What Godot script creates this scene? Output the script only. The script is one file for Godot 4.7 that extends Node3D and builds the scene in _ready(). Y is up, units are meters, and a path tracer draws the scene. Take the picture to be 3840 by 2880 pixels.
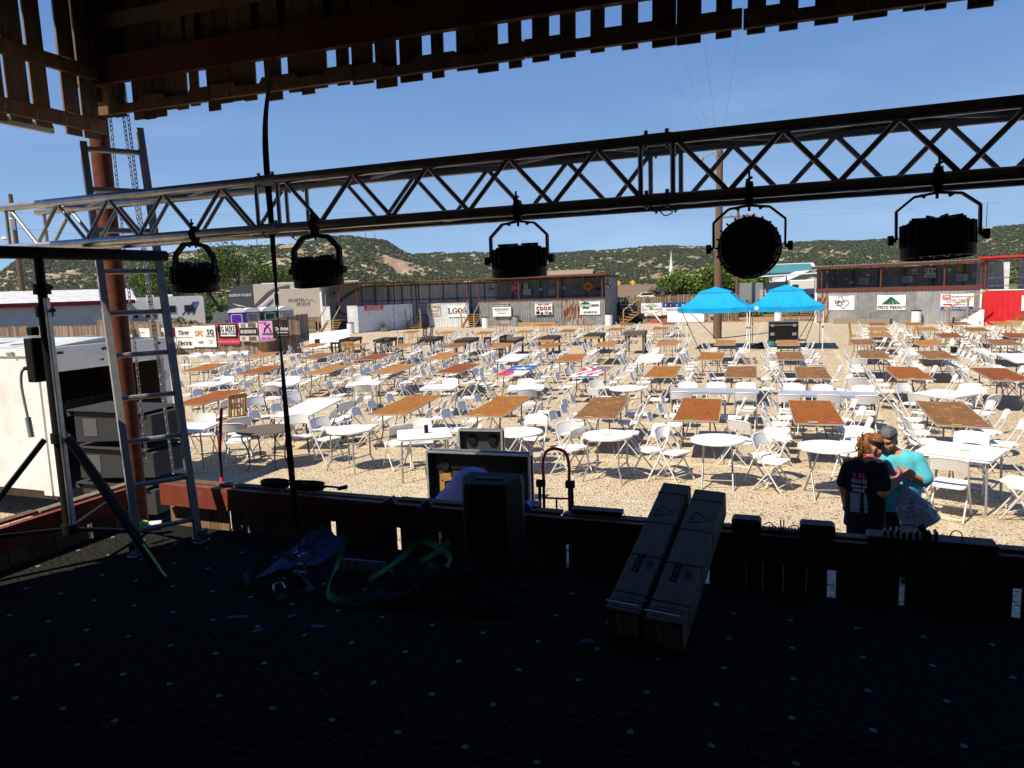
extends Node3D

# ---------- helpers ----------
var M := {}
var used := {}
var rng := RandomNumberGenerator.new()

func P(s: float, y: float, t: float) -> Vector3:      # stage frame: s along the stage front, t out towards the audience
	return Vector3(s, y, -t)

func numbered(called: String) -> String:
	var k: int = used.get(called, 0)
	used[called] = k + 1
	return called if k == 0 else "%s_%03d" % [called, k]

func thing(called: String, label: String, category: String, at := Vector3.ZERO, turn := 0.0, group := "") -> Node3D:
	var o := Node3D.new()
	o.name = numbered(called)
	add_child(o)
	o.position = at
	o.rotation.y = turn
	tag(o, label, category, group)
	return o

func tag(o: Node, label: String, category: String, group := "") -> Node:
	o.set_meta("label", label)
	o.set_meta("category", category)
	if group:
		o.set_meta("group", group)
	return o

func obj(called: String, st: SurfaceTool, m: Material, parent: Node = null) -> MeshInstance3D:
	var o := MeshInstance3D.new()
	o.mesh = st.commit()
	o.material_override = m
	if parent == null:
		o.name = numbered(called)
		add_child(o)
	else:
		o.name = called
		parent.add_child(o, true)
	return o

func piece(called: String, mesh: Mesh, m: Material, parent: Node, at := Transform3D()) -> MeshInstance3D:
	var o := MeshInstance3D.new()
	o.mesh = mesh
	o.material_override = m
	o.transform = at
	o.name = called
	parent.add_child(o, true)
	return o

func struct(o: Node) -> Node:
	o.set_meta("kind", "structure")
	return o

func stuff(o: Node) -> Node:
	o.set_meta("kind", "stuff")
	return o

func copy(o: Node3D, at: Vector3, turn: float, label: String) -> Node3D:
	var c := o.duplicate()
	c.name = numbered(String(o.name))
	add_child(c)
	c.position = at
	c.rotation.y = turn
	c.set_meta("label", label)
	return c

func mb() -> SurfaceTool:
	var st := SurfaceTool.new()
	st.begin(Mesh.PRIMITIVE_TRIANGLES)
	return st

func tri(st: SurfaceTool, a: Vector3, b: Vector3, c: Vector3, na: Vector3, nb: Vector3, nc: Vector3, ua := Vector2.ZERO, ub := Vector2.ZERO, uc := Vector2.ZERO) -> void:
	if (b - a).cross(c - a).dot(na + nb + nc) > 0.0:
		var x := b; b = c; c = x
		var y := nb; nb = nc; nc = y
		var z := ub; ub = uc; uc = z
	st.set_normal(na); st.set_uv(ua); st.add_vertex(a)
	st.set_normal(nb); st.set_uv(ub); st.add_vertex(b)
	st.set_normal(nc); st.set_uv(uc); st.add_vertex(c)

func quad(st: SurfaceTool, a: Vector3, b: Vector3, c: Vector3, d: Vector3, n: Vector3, ua := Vector2(0, 0), ub := Vector2(1, 0), uc := Vector2(1, 1), ud := Vector2(0, 1)) -> void:
	tri(st, a, b, c, n, n, n, ua, ub, uc)
	tri(st, a, c, d, n, n, n, ua, uc, ud)

func face(st: SurfaceTool, a: Vector3, b: Vector3, c: Vector3, d: Vector3, out: Vector3) -> void:   # quad whose normal points along out
	var n := (c - a).cross(d - b).normalized()
	if n.dot(out) < 0.0:
		n = -n
	quad(st, a, b, c, d, n)

func box(st: SurfaceTool, c: Vector3, size: Vector3, xf := Transform3D(), ch := 0.0) -> void:   # ch: chamfer
	var h := size * 0.5
	var ax: Array[Vector3] = [Vector3.RIGHT, Vector3.UP, Vector3.BACK]
	for i in 3:
		var j := (i + 1) % 3
		var k := (i + 2) % 3
		for s: float in [-1.0, 1.0]:
			var n := ax[i] * s
			var o := c + n * h[i]
			var u := ax[j] * (h[j] - ch)
			var v := ax[k] * (h[k] - ch)
			quad(st, xf * (o - u - v), xf * (o + u - v), xf * (o + u + v), xf * (o - u + v), (xf.basis * n).normalized())
	if ch > 0.0:
		for i in 3:
			var j := (i + 1) % 3
			var k := (i + 2) % 3
			for a: float in [-1.0, 1.0]:
				for b: float in [-1.0, 1.0]:
					var u := ax[i] * (h[i] - ch)
					var p := c + ax[j] * a * h[j] + ax[k] * b * (h[k] - ch)
					var q := c + ax[j] * a * (h[j] - ch) + ax[k] * b * h[k]
					quad(st, xf * (p - u), xf * (p + u), xf * (q + u), xf * (q - u), (xf.basis * (ax[j] * a + ax[k] * b)).normalized())
		for a: float in [-1.0, 1.0]:
			for b: float in [-1.0, 1.0]:
				for d: float in [-1.0, 1.0]:
					var sg := Vector3(a, b, d)
					var n := (xf.basis * sg).normalized()
					var e := h - Vector3.ONE * ch
					tri(st, xf * (c + sg * Vector3(h.x, e.y, e.z)), xf * (c + sg * Vector3(e.x, h.y, e.z)), xf * (c + sg * Vector3(e.x, e.y, h.z)), n, n, n)

func frame_of(d: Vector3, up := Vector3.UP) -> Basis:       # y along d
	var y := d.normalized()
	var x := up.cross(y)
	if x.length() < 0.01:
		x = Vector3.RIGHT.cross(y)
		if x.length() < 0.01:
			x = Vector3.BACK.cross(y)
	x = x.normalized()
	return Basis(x, y, x.cross(y))

func bar(st: SurfaceTool, a: Vector3, b: Vector3, w: float, h: float, up := Vector3.UP, ch := 0.0) -> void:   # w across (x), h along (z)
	var bs := frame_of(b - a, up)
	box(st, Vector3.ZERO, Vector3(w, (b - a).length(), h), Transform3D(bs, (a + b) * 0.5), ch)

func tube(st: SurfaceTool, a: Vector3, b: Vector3, r: float, n := 8, r2 := -1.0, caps := true) -> void:
	if r2 < 0.0:
		r2 = r
	var bs := frame_of(b - a)
	for i in n:
		var t0 := TAU * i / n
		var t1 := TAU * (i + 1) / n
		var d0 := bs.x * cos(t0) + bs.z * sin(t0)
		var d1 := bs.x * cos(t1) + bs.z * sin(t1)
		tri(st, a + d0 * r, a + d1 * r, b + d1 * r2, d0, d1, d1, Vector2(float(i) / n, 0), Vector2(float(i + 1) / n, 0), Vector2(float(i + 1) / n, 1))
		tri(st, a + d0 * r, b + d1 * r2, b + d0 * r2, d0, d1, d0, Vector2(float(i) / n, 0), Vector2(float(i + 1) / n, 1), Vector2(float(i) / n, 1))
		if caps:
			tri(st, a, a + d0 * r, a + d1 * r, -bs.y, -bs.y, -bs.y)
			tri(st, b, b + d0 * r2, b + d1 * r2, bs.y, bs.y, bs.y)

func path(st: SurfaceTool, pts: PackedVector3Array, r: float, n := 6, closed := false) -> void:
	var rings: Array[PackedVector3Array] = []
	var nor: Array[PackedVector3Array] = []
	var m := pts.size()
	var x := Vector3.ZERO
	for i in m:
		var d: Vector3
		if closed:
			d = pts[(i + 1) % m] - pts[(i + m - 1) % m]
		else:
			d = pts[mini(i + 1, m - 1)] - pts[maxi(i - 1, 0)]
		d = d.normalized()
		if x == Vector3.ZERO:
			x = frame_of(d).x
		x = (x - d * x.dot(d)).normalized()
		var z := x.cross(d)
		var ring := PackedVector3Array()
		var rn := PackedVector3Array()
		for k in n:
			var t := TAU * k / n
			var v := x * cos(t) + z * sin(t)
			ring.append(pts[i] + v * r)
			rn.append(v)
		rings.append(ring); nor.append(rn)
	for i in (m if closed else m - 1):
		var j := (i + 1) % m
		for k in n:
			var l := (k + 1) % n
			tri(st, rings[i][k], rings[i][l], rings[j][l], nor[i][k], nor[i][l], nor[j][l])
			tri(st, rings[i][k], rings[j][l], rings[j][k], nor[i][k], nor[j][l], nor[j][k])

func smooth_pts(pts: Array, per := 6) -> PackedVector3Array:      # Catmull-Rom through the points
	var out := PackedVector3Array()
	for i in pts.size() - 1:
		var a: Vector3 = pts[maxi(i - 1, 0)]
		var b: Vector3 = pts[i]
		var c: Vector3 = pts[i + 1]
		var d: Vector3 = pts[mini(i + 2, pts.size() - 1)]
		for k in per:
			out.append(b.cubic_interpolate(c, a, d, float(k) / per))
	out.append(pts[-1])
	return out

func ribbon(st: SurfaceTool, pts: PackedVector3Array, sides: PackedVector3Array, w: float, th := 0.002) -> void:   # flat strap of some thickness
	for i in pts.size() - 1:
		var a := pts[i]
		var b := pts[i + 1]
		var sa := sides[i] * w * 0.5
		var sb := sides[i + 1] * w * 0.5
		var n := (b - a).cross(sides[i]).normalized() * th * 0.5
		face(st, a - sa + n, a + sa + n, b + sb + n, b - sb + n, n)
		face(st, a - sa - n, a + sa - n, b + sb - n, b - sb - n, -n)
		face(st, a - sa + n, a - sa - n, b - sb - n, b - sb + n, -sa)
		face(st, a + sa + n, a + sa - n, b + sb - n, b + sb + n, sa)

func lathe(st: SurfaceTool, prof: Array, n := 16, xf := Transform3D(), flat := false) -> void:     # prof: Vector2(radius, height)
	for i in prof.size() - 1:
		var p: Vector2 = prof[i]
		var q: Vector2 = prof[i + 1]
		var e := q - p
		var nn := Vector2(e.y, -e.x).normalized()
		for k in n:
			var t0 := TAU * k / n
			var t1 := TAU * (k + 1) / n
			var c0 := Vector3(cos(t0), 0, sin(t0))
			var c1 := Vector3(cos(t1), 0, sin(t1))
			var n0 := (xf.basis * (c0 * nn.x + Vector3.UP * nn.y)).normalized()
			var n1 := (xf.basis * (c1 * nn.x + Vector3.UP * nn.y)).normalized()
			if flat:
				n0 = (n0 + n1).normalized(); n1 = n0
			var a := xf * (c0 * p.x + Vector3.UP * p.y)
			var b := xf * (c1 * p.x + Vector3.UP * p.y)
			var c := xf * (c1 * q.x + Vector3.UP * q.y)
			var d := xf * (c0 * q.x + Vector3.UP * q.y)
			if p.x > 1e-5:
				tri(st, a, b, c, n0, n1, n1)
			if q.x > 1e-5:
				tri(st, a, c, d, n0, n1, n0)

func slab(st: SurfaceTool, poly: PackedVector2Array, th: float, xf := Transform3D(), ch := 0.0, uvs := 1.0) -> void:   # polygon in local xz, top at y = 0, down to -th
	var idx := Geometry2D.triangulate_polygon(poly)
	var up := (xf.basis * Vector3.UP).normalized()
	for i in range(0, idx.size(), 3):
		var v: Array[Vector3] = []
		var w: Array[Vector3] = []
		var u: Array[Vector2] = []
		for k in 3:
			var p := poly[idx[i + k]]
			v.append(xf * Vector3(p.x, 0, p.y)); w.append(xf * Vector3(p.x, -th, p.y)); u.append(p * uvs)
		tri(st, v[0], v[1], v[2], up, up, up, u[0], u[1], u[2])
		tri(st, w[0], w[1], w[2], -up, -up, -up, u[0], u[1], u[2])
	var cen := Vector2.ZERO
	for p in poly:
		cen += p / poly.size()
	var ccw := 0.0
	for i in poly.size():
		ccw += poly[i].cross(poly[(i + 1) % poly.size()])
	for i in poly.size():
		var a := poly[i]
		var b := poly[(i + 1) % poly.size()]
		var e := b - a
		var nn := Vector2(e.y, -e.x).normalized() * signf(ccw)
		var n := (xf.basis * Vector3(nn.x, 0, nn.y)).normalized()
		quad(st, xf * Vector3(a.x, 0, a.y), xf * Vector3(b.x, 0, b.y), xf * Vector3(b.x, -th, b.y), xf * Vector3(a.x, -th, a.y), n)

func rounded(w: float, d: float, r: float, seg := 4) -> PackedVector2Array:
	var out := PackedVector2Array()
	for q in 4:
		var cx := (w * 0.5 - r) * (1 if q == 0 or q == 3 else -1)
		var cy := (d * 0.5 - r) * (1 if q < 2 else -1)
		for k in seg + 1:
			var t := PI * 0.5 * (q + float(k) / seg)
			out.append(Vector2(cx + r * cos(t), cy + r * sin(t)))
	return out

func words(text: String, size: float, m: Material, parent: Node, at: Transform3D, called := "lettering", font := "Droid Sans", bold := true, squeeze := 1.0) -> MeshInstance3D:   # size: height of a capital in metres
	var tm := TextMesh.new()
	var f := SystemFont.new()
	f.font_names = PackedStringArray([font])
	if bold:
		f.font_weight = 700
	tm.font = f
	tm.text = text
	tm.font_size = 24
	tm.pixel_size = size / 17.0
	tm.depth = 0.004
	tm.curve_step = 2.0
	var o := piece(called, tm, m, parent, at)
	o.scale = Vector3(squeeze, 1, 1)
	return o

func vnoise(sd: int, freq: float, oct := 3, kind := FastNoiseLite.TYPE_SIMPLEX_SMOOTH) -> FastNoiseLite:
	var n := FastNoiseLite.new()
	n.seed = sd
	n.frequency = freq
	n.noise_type = kind
	n.fractal_octaves = oct
	return n

func ramp(stops: Array) -> Gradient:     # [offset, linear colour] ...
	var g := Gradient.new()
	var o := PackedFloat32Array()
	var c := PackedColorArray()
	for s in stops:
		o.append(s[0]); c.append((s[1] as Color).linear_to_srgb())
	g.offsets = o
	g.colors = c
	return g

func ntex(sd: int, freq: float, stops: Array, size := 512, oct := 4, kind := FastNoiseLite.TYPE_SIMPLEX_SMOOTH) -> NoiseTexture2D:
	var t := NoiseTexture2D.new()
	t.noise = vnoise(sd, freq, oct, kind)
	t.width = size; t.height = size
	t.seamless = true
	t.color_ramp = ramp(stops)
	return t

func nbump(sd: int, freq: float, strength := 4.0, size := 512, oct := 4, kind := FastNoiseLite.TYPE_SIMPLEX_SMOOTH) -> NoiseTexture2D:
	var t := NoiseTexture2D.new()
	t.noise = vnoise(sd, freq, oct, kind)
	t.width = size; t.height = size
	t.seamless = true
	t.as_normal_map = true
	t.bump_strength = strength
	return t

func mat(c: Color, rough := 0.8, metal := 0.0) -> StandardMaterial3D:      # c is a linear base colour
	var m := StandardMaterial3D.new()
	m.albedo_color = c.linear_to_srgb()
	m.roughness = rough
	m.metallic = metal
	m.metallic_specular = 0.5 if rough < 0.5 or metal > 0.3 else 0.22
	return m

func tri_tex(m: StandardMaterial3D, t: Texture2D, scale: float, world := false) -> StandardMaterial3D:
	m.albedo_texture = t
	m.albedo_color = Color.WHITE
	m.uv1_triplanar = true
	m.uv1_world_triplanar = world
	m.uv1_scale = Vector3.ONE * scale
	return m

func bumped(m: StandardMaterial3D, t: Texture2D, k := 1.0) -> StandardMaterial3D:
	m.normal_enabled = true
	m.normal_texture = t
	m.normal_scale = k
	return m

func grain(sd: int, a: Color, b: Color, w := 128, h := 512, blot := 0.35, wear := 0.0, pale := Color(0.5, 0.42, 0.33)) -> ImageTexture:   # long grain along v
	var im := Image.create(w, h, false, Image.FORMAT_RGB8)
	var n1 := vnoise(sd, 0.09, 3)
	var n2 := vnoise(sd + 7, 0.012, 3)
	var n3 := vnoise(sd + 13, 0.05, 4)
	for y in h:
		for x in w:
			var g := n1.get_noise_2d(x * 2.6, y * 0.09) * 0.5 + 0.5
			var q := n2.get_noise_2d(x, y) * 0.5 + 0.5
			var k := clampf(g * (1.0 - blot) + q * blot + (g - 0.5) * 0.4, 0, 1)
			var c := a.lerp(b, k)
			if wear > 0.0:
				var u := n3.get_noise_2d(x * 0.8, y * 0.35)
				if u > 0.62 - wear:
					c = c.lerp(pale, clampf((u - 0.62 + wear) * 4.0, 0, 0.75))
			im.set_pixel(x, y, c.linear_to_srgb())
	return ImageTexture.create_from_image(im)

# ---------- camera, sky, sun ----------
func camera_and_light() -> void:
	var cam := Camera3D.new()
	cam.name = "camera"
	cam.fov = 56.15
	cam.near = 0.05
	cam.far = 4000.0
	cam.position = Vector3(0, 3.09, 0)
	cam.rotation_degrees = Vector3(-7.5, 21.0, -1.92)
	add_child(cam)
	cam.current = true
	var sky_mat := ProceduralSkyMaterial.new()
	sky_mat.sky_top_color = Color(0.05, 0.17, 0.52).linear_to_srgb()
	sky_mat.sky_horizon_color = Color(0.42, 0.66, 0.95).linear_to_srgb()
	sky_mat.sky_curve = 0.16
	sky_mat.ground_bottom_color = Color(0.22, 0.18, 0.13).linear_to_srgb()
	sky_mat.ground_horizon_color = Color(0.36, 0.40, 0.42).linear_to_srgb()
	sky_mat.sky_cover = cloud_cover()
	sky_mat.sky_cover_modulate = Color(1, 1, 1, 1)
	var sky := Sky.new()
	sky.sky_material = sky_mat
	var env := Environment.new()
	env.background_mode = Environment.BG_SKY
	env.sky = sky
	env.tonemap_mode = Environment.TONE_MAPPER_LINEAR
	env.tonemap_exposure = 1.62
	env.background_energy_multiplier = 0.60
	env.sdfgi_enabled = true
	env.ssao_enabled = true
	env.ssil_enabled = true
	env.fog_enabled = true
	env.fog_density = 0.00008
	env.fog_light_color = Color(0.70, 0.80, 0.90)
	var we := WorldEnvironment.new()
	we.name = "world_environment"
	we.environment = env
	add_child(we)
	var sun := DirectionalLight3D.new()
	sun.name = "sun"
	sun.light_color = Color(1.0, 0.95, 0.87)
	sun.light_energy = 1.4
	sun.light_angular_distance = 0.5
	sun.shadow_enabled = true
	add_child(sun)
	sun.look_at_from_position(Vector3(0, 50, 0), Vector3(0, 50, 0) + Vector3(0.295, -0.809, -0.510), Vector3.UP)

func cloud_cover() -> ImageTexture:      # thin cirrus low over the horizon, all the way round
	var w := 1024
	var h := 512
	var im := Image.create(w, h, false, Image.FORMAT_RGBA8)
	var n := vnoise(5, 1.0, 5)
	var n2 := vnoise(9, 1.0, 3)
	for y in h / 2:
		var el := (0.5 - (y + 0.5) / h) * PI
		for x in w:
			var a := TAU * x / w
			var d := Vector3(cos(a) * cos(el), sin(el), sin(a) * cos(el))
			var k := n.get_noise_3d(d.x * 3.0, d.y * 16.0, d.z * 3.0) * 0.5 + 0.5
			var q := n2.get_noise_3d(d.x * 1.3 + 4.0, d.y * 4.0, d.z * 1.3) * 0.5 + 0.5
			var low := smoothstep(0.36, 0.08, el)
			var v := clampf((k - 0.38) * 1.9, 0, 1) * clampf((q - 0.30) * 2.4, 0, 1) * low * 0.42
			im.set_pixel(x, y, Color(0.93, 0.95, 0.98, v * 0.6))
	return ImageTexture.create_from_image(im)

# ---------- materials ----------
func materials() -> void:
	M.gravel = tri_tex(mat(Color.WHITE, 0.95), gravel_texture(), 0.28, true)
	bumped(M.gravel, nbump(4, 0.13, 9.0, 1024, 1, FastNoiseLite.TYPE_CELLULAR), 1.0)
	M.gravel.vertex_color_use_as_albedo = true
	M.soil = tri_tex(mat(Color.WHITE, 0.95), ntex(31, 0.03, [[0.0, Color(0.55, 0.5, 0.45)], [0.5, Color(0.85, 0.82, 0.8)], [1.0, Color(1, 1, 1)]], 512, 5), 0.12, true)
	M.soil.vertex_color_use_as_albedo = true
	M.hill = tri_tex(mat(Color.WHITE, 0.95), ntex(33, 0.02, [[0.0, Color(0.55, 0.5, 0.45)], [0.5, Color(0.85, 0.82, 0.8)], [1.0, Color(1, 1, 1)]], 512, 5), 0.02, true)
	M.hill.vertex_color_use_as_albedo = true
	M.shrub = mat(Color.WHITE, 0.9)
	M.shrub.vertex_color_use_as_albedo = true
	M.leaf = mat(Color.WHITE, 0.75)
	M.leaf.vertex_color_use_as_albedo = true
	M.leaf.backlight_enabled = true
	M.leaf.backlight = Color(0.10, 0.13, 0.03)
	M.bark = tri_tex(mat(Color.WHITE, 0.95), ntex(12, 0.03, [[0.0, Color(0.05, 0.035, 0.025)], [1.0, Color(0.16, 0.12, 0.09)]], 256), 2.0)
	# wood
	M.plank = []
	for i in 4:
		var a: Color = [Color(0.17, 0.105, 0.065), Color(0.24, 0.155, 0.095), Color(0.13, 0.085, 0.06), Color(0.20, 0.15, 0.11)][i]
		var m := mat(Color.WHITE, 0.85)
		m.albedo_texture = grain(40 + i, a * 0.55, a * 1.35, 64, 256, 0.3, 0.1)
		m.uv1_triplanar = true
		m.uv1_scale = Vector3(5, 1.2, 5)
		M.plank.append(m)
	M.fence = []
	for i in 3:
		var a: Color = [Color(0.22, 0.16, 0.115), Color(0.28, 0.215, 0.16), Color(0.17, 0.125, 0.095)][i]
		var m := mat(Color.WHITE, 0.9)
		m.albedo_texture = grain(50 + i, a * 0.6, a * 1.3, 64, 256, 0.35, 0.15)
		m.uv1_triplanar = true
		m.uv1_scale = Vector3(4, 0.9, 4)
		M.fence.append(m)
	M.newwood = mat(Color.WHITE, 0.75)
	M.newwood.albedo_texture = grain(61, Color(0.28, 0.17, 0.07), Color(0.48, 0.32, 0.16), 64, 256)
	M.newwood.uv1_triplanar = true
	M.newwood.uv1_scale = Vector3(4, 1, 4)
	M.ply = []
	var pa := [Color(0.25, 0.082, 0.016), Color(0.29, 0.118, 0.024), Color(0.20, 0.10, 0.036), Color(0.33, 0.155, 0.045), Color(0.21, 0.066, 0.018)]
	for i in 5:
		var a: Color = pa[i]
		var m := mat(Color.WHITE, 0.75)
		m.albedo_texture = grain(70 + i * 3, a * 0.62, a * 1.3, 128, 384, 0.45, [0.1, 0.2, 0.24, 0.16, 0.05][i], a * 1.9 + Color(0.06, 0.05, 0.04))
		M.ply.append(m)
	M.oldwood = mat(Color.WHITE, 0.85)
	M.oldwood.albedo_texture = grain(91, Color(0.07, 0.055, 0.045), Color(0.17, 0.135, 0.105), 128, 384, 0.3, 0.15)
	M.darkwood = mat(Color.WHITE, 0.6)
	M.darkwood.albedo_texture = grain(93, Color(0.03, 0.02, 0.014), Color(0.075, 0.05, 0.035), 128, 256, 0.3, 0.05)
	M.darkwood.uv1_triplanar = true
	M.redchair = mat(Color(0.11, 0.022, 0.012), 0.45)
	M.oak = mat(Color.WHITE, 0.55)
	M.oak.albedo_texture = grain(95, Color(0.28, 0.14, 0.04), Color(0.45, 0.25, 0.08), 64, 256)
	M.oak.uv1_triplanar = true
	# metals
	M.alu = tri_tex(mat(Color.WHITE, 0.34, 0.9), ntex(101, 0.02, [[0.0, Color(0.36, 0.36, 0.37)], [1.0, Color(0.62, 0.62, 0.64)]], 256), 2.0)
	M.alu_dull = tri_tex(mat(Color.WHITE, 0.5, 0.75), ntex(102, 0.02, [[0.0, Color(0.33, 0.34, 0.35)], [1.0, Color(0.52, 0.53, 0.54)]], 256), 2.0)
	M.galv = tri_tex(mat(Color.WHITE, 0.55, 0.2), ntex(103, 0.008, [[0.0, Color(0.20, 0.205, 0.20)], [0.5, Color(0.27, 0.275, 0.27)], [1.0, Color(0.36, 0.36, 0.35)]], 512), 0.4)
	M.rust = tri_tex(mat(Color.WHITE, 0.85, 0.1), ntex(104, 0.018, [[0.0, Color(0.10, 0.032, 0.012)], [0.45, Color(0.19, 0.065, 0.025)], [0.62, Color(0.22, 0.10, 0.055)], [1.0, Color(0.30, 0.24, 0.20)]], 512), 0.6)
	M.whitesteel = tri_tex(mat(Color.WHITE, 0.5), ntex(105, 0.012, [[0.0, Color(0.52, 0.55, 0.58)], [0.6, Color(0.66, 0.68, 0.70)], [1.0, Color(0.74, 0.75, 0.76)]], 512), 0.4)
	M.white = tri_tex(mat(Color.WHITE, 0.45), ntex(106, 0.012, [[0.0, Color(0.66, 0.67, 0.66)], [0.55, Color(0.76, 0.77, 0.77)], [1.0, Color(0.80, 0.81, 0.81)]], 256), 1.1)
	M.chair = mat(Color(0.74, 0.73, 0.70), 0.5)
	M.chair_frame = mat(Color(0.62, 0.61, 0.58), 0.42)
	M.chair_dark = mat(Color(0.035, 0.036, 0.04), 0.5)
	M.table_leg = mat(Color(0.20, 0.18, 0.16), 0.5, 0.4)
	M.leg_grey = mat(Color(0.34, 0.34, 0.34), 0.45, 0.4)
	M.edge = mat(Color(0.36, 0.31, 0.26), 0.7)
	M.greytop = tri_tex(mat(Color.WHITE, 0.5), ntex(107, 0.015, [[0.0, Color(0.27, 0.31, 0.36)], [1.0, Color(0.36, 0.40, 0.46)]], 256), 1.0)
	M.redsteel = tri_tex(mat(Color.WHITE, 0.5), ntex(108, 0.012, [[0.0, Color(0.24, 0.055, 0.03)], [0.6, Color(0.17, 0.045, 0.03)], [1.0, Color(0.27, 0.09, 0.06)]], 512), 0.9)
	M.column = tri_tex(mat(Color.WHITE, 0.7), ntex(109, 0.02, [[0.0, Color(0.09, 0.028, 0.014)], [0.6, Color(0.14, 0.048, 0.027)], [1.0, Color(0.19, 0.085, 0.05)]], 512), 1.2)
	M.oxide = mat(Color(0.12, 0.04, 0.03), 0.6)
	M.redpaint = tri_tex(mat(Color.WHITE, 0.4), ntex(110, 0.012, [[0.0, Color(0.48, 0.012, 0.015)], [1.0, Color(0.60, 0.02, 0.025)]], 256), 0.6)
	M.black = mat(Color(0.012, 0.012, 0.013), 0.5)
	M.blackmatt = mat(Color(0.010, 0.010, 0.011), 0.85)
	M.rubber = tri_tex(mat(Color.WHITE, 0.8), ntex(111, 0.03, [[0.0, Color(0.012, 0.012, 0.011)], [0.6, Color(0.021, 0.021, 0.019)], [1.0, Color(0.034, 0.033, 0.029)]], 512), 1.6, true)
	M.rubber.metallic_specular = 0.06
	bumped(M.rubber, nbump(17, 0.09, 6.0, 256, 1, FastNoiseLite.TYPE_CELLULAR), 0.7)
	M.webbing = mat(Color(0.016, 0.016, 0.017), 0.85)
	M.webgrey = mat(Color(0.10, 0.105, 0.11), 0.85)
	M.webgreen = mat(Color(0.05, 0.30, 0.10), 0.8)
	M.lime = mat(Color(0.28, 0.62, 0.05), 0.4)
	M.cable = mat(Color(0.012, 0.012, 0.013), 0.6)
	M.chain = mat(Color(0.30, 0.30, 0.31), 0.4, 0.8)
	M.card = tri_tex(mat(Color.WHITE, 0.9), ntex(112, 0.02, [[0.0, Color(0.15, 0.115, 0.085)], [1.0, Color(0.25, 0.195, 0.145)]], 256), 2.0)
	M.ink = mat(Color(0.012, 0.013, 0.02), 0.8)
	M.paper = mat(Color(0.62, 0.63, 0.64), 0.7)
	M.tarp = mat(Color(0.05, 0.07, 0.13), 0.7)
	M.speaker = tri_tex(mat(Color.WHITE, 0.75), ntex(113, 0.05, [[0.0, Color(0.016, 0.017, 0.018)], [1.0, Color(0.034, 0.036, 0.038)]], 256), 3.0)
	M.carpet = tri_tex(mat(Color.WHITE, 0.95), ntex(114, 0.08, [[0.0, Color(0.028, 0.029, 0.031)], [1.0, Color(0.06, 0.062, 0.065)]], 256), 3.0)
	M.trailer = tri_tex(mat(Color.WHITE, 0.4), ntex(115, 0.008, [[0.0, Color(0.60, 0.59, 0.54)], [0.4, Color(0.72, 0.72, 0.69)], [1.0, Color(0.77, 0.78, 0.77)]], 512), 0.35)
	M.trailer_roof = tri_tex(mat(Color.WHITE, 0.5), ntex(116, 0.01, [[0.0, Color(0.42, 0.43, 0.43)], [1.0, Color(0.62, 0.64, 0.65)]], 256), 0.4)
	M.canopy = tri_tex(mat(Color.WHITE, 0.6), ntex(117, 0.01, [[0.0, Color(0.010, 0.27, 0.55)], [1.0, Color(0.014, 0.34, 0.64)]], 256), 0.6)
	M.canopy.backlight_enabled = true
	M.canopy.backlight = Color(0.0, 0.12, 0.22)
	M.banner = mat(Color(0.72, 0.72, 0.70), 0.6)
	M.blackbanner = mat(Color(0.02, 0.02, 0.022), 0.6)
	M.red = mat(Color(0.52, 0.02, 0.025), 0.45)
	M.blue = mat(Color(0.015, 0.06, 0.24), 0.5)
	M.green = mat(Color(0.01, 0.10, 0.06), 0.5)
	M.limegreen = mat(Color(0.10, 0.42, 0.03), 0.5)
	M.yellow = mat(Color(0.75, 0.42, 0.02), 0.5)
	M.pink = mat(Color(0.62, 0.30, 0.55), 0.6)
	M.hotpink = mat(Color(0.75, 0.08, 0.22), 0.6)
	M.purple = mat(Color(0.10, 0.03, 0.42), 0.5)
	M.maroon = mat(Color(0.15, 0.008, 0.02), 0.5)
	M.orange = mat(Color(0.50, 0.20, 0.05), 0.5)
	M.grey = mat(Color(0.22, 0.22, 0.23), 0.6)
	M.midgrey = mat(Color(0.10, 0.10, 0.105), 0.6)
	M.signwhite = mat(Color(0.74, 0.74, 0.72), 0.5)
	M.glass = mat(Color(0.012, 0.014, 0.017), 0.08)
	M.beige = mat(Color(0.56, 0.50, 0.41), 0.4)
	M.rvgrey = mat(Color(0.075, 0.075, 0.08), 0.35)
	M.rvwhite = mat(Color(0.70, 0.69, 0.66), 0.4)
	M.shed = tri_tex(mat(Color.WHITE, 0.55), ntex(118, 0.01, [[0.0, Color(0.34, 0.36, 0.38)], [1.0, Color(0.44, 0.46, 0.48)]], 256), 0.3)
	M.pole = tri_tex(mat(Color.WHITE, 0.9), ntex(119, 0.03, [[0.0, Color(0.10, 0.062, 0.04)], [1.0, Color(0.20, 0.135, 0.09)]], 256), 1.0)
	M.skin = tri_tex(mat(Color.WHITE, 0.55), ntex(120, 0.04, [[0.0, Color(0.44, 0.20, 0.12)], [1.0, Color(0.55, 0.28, 0.18)]], 128), 8.0)
	M.skin.subsurf_scatter_enabled = true
	M.skin.subsurf_scatter_strength = 0.05
	M.denim = mat(Color(0.013, 0.014, 0.017), 0.9)

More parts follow.
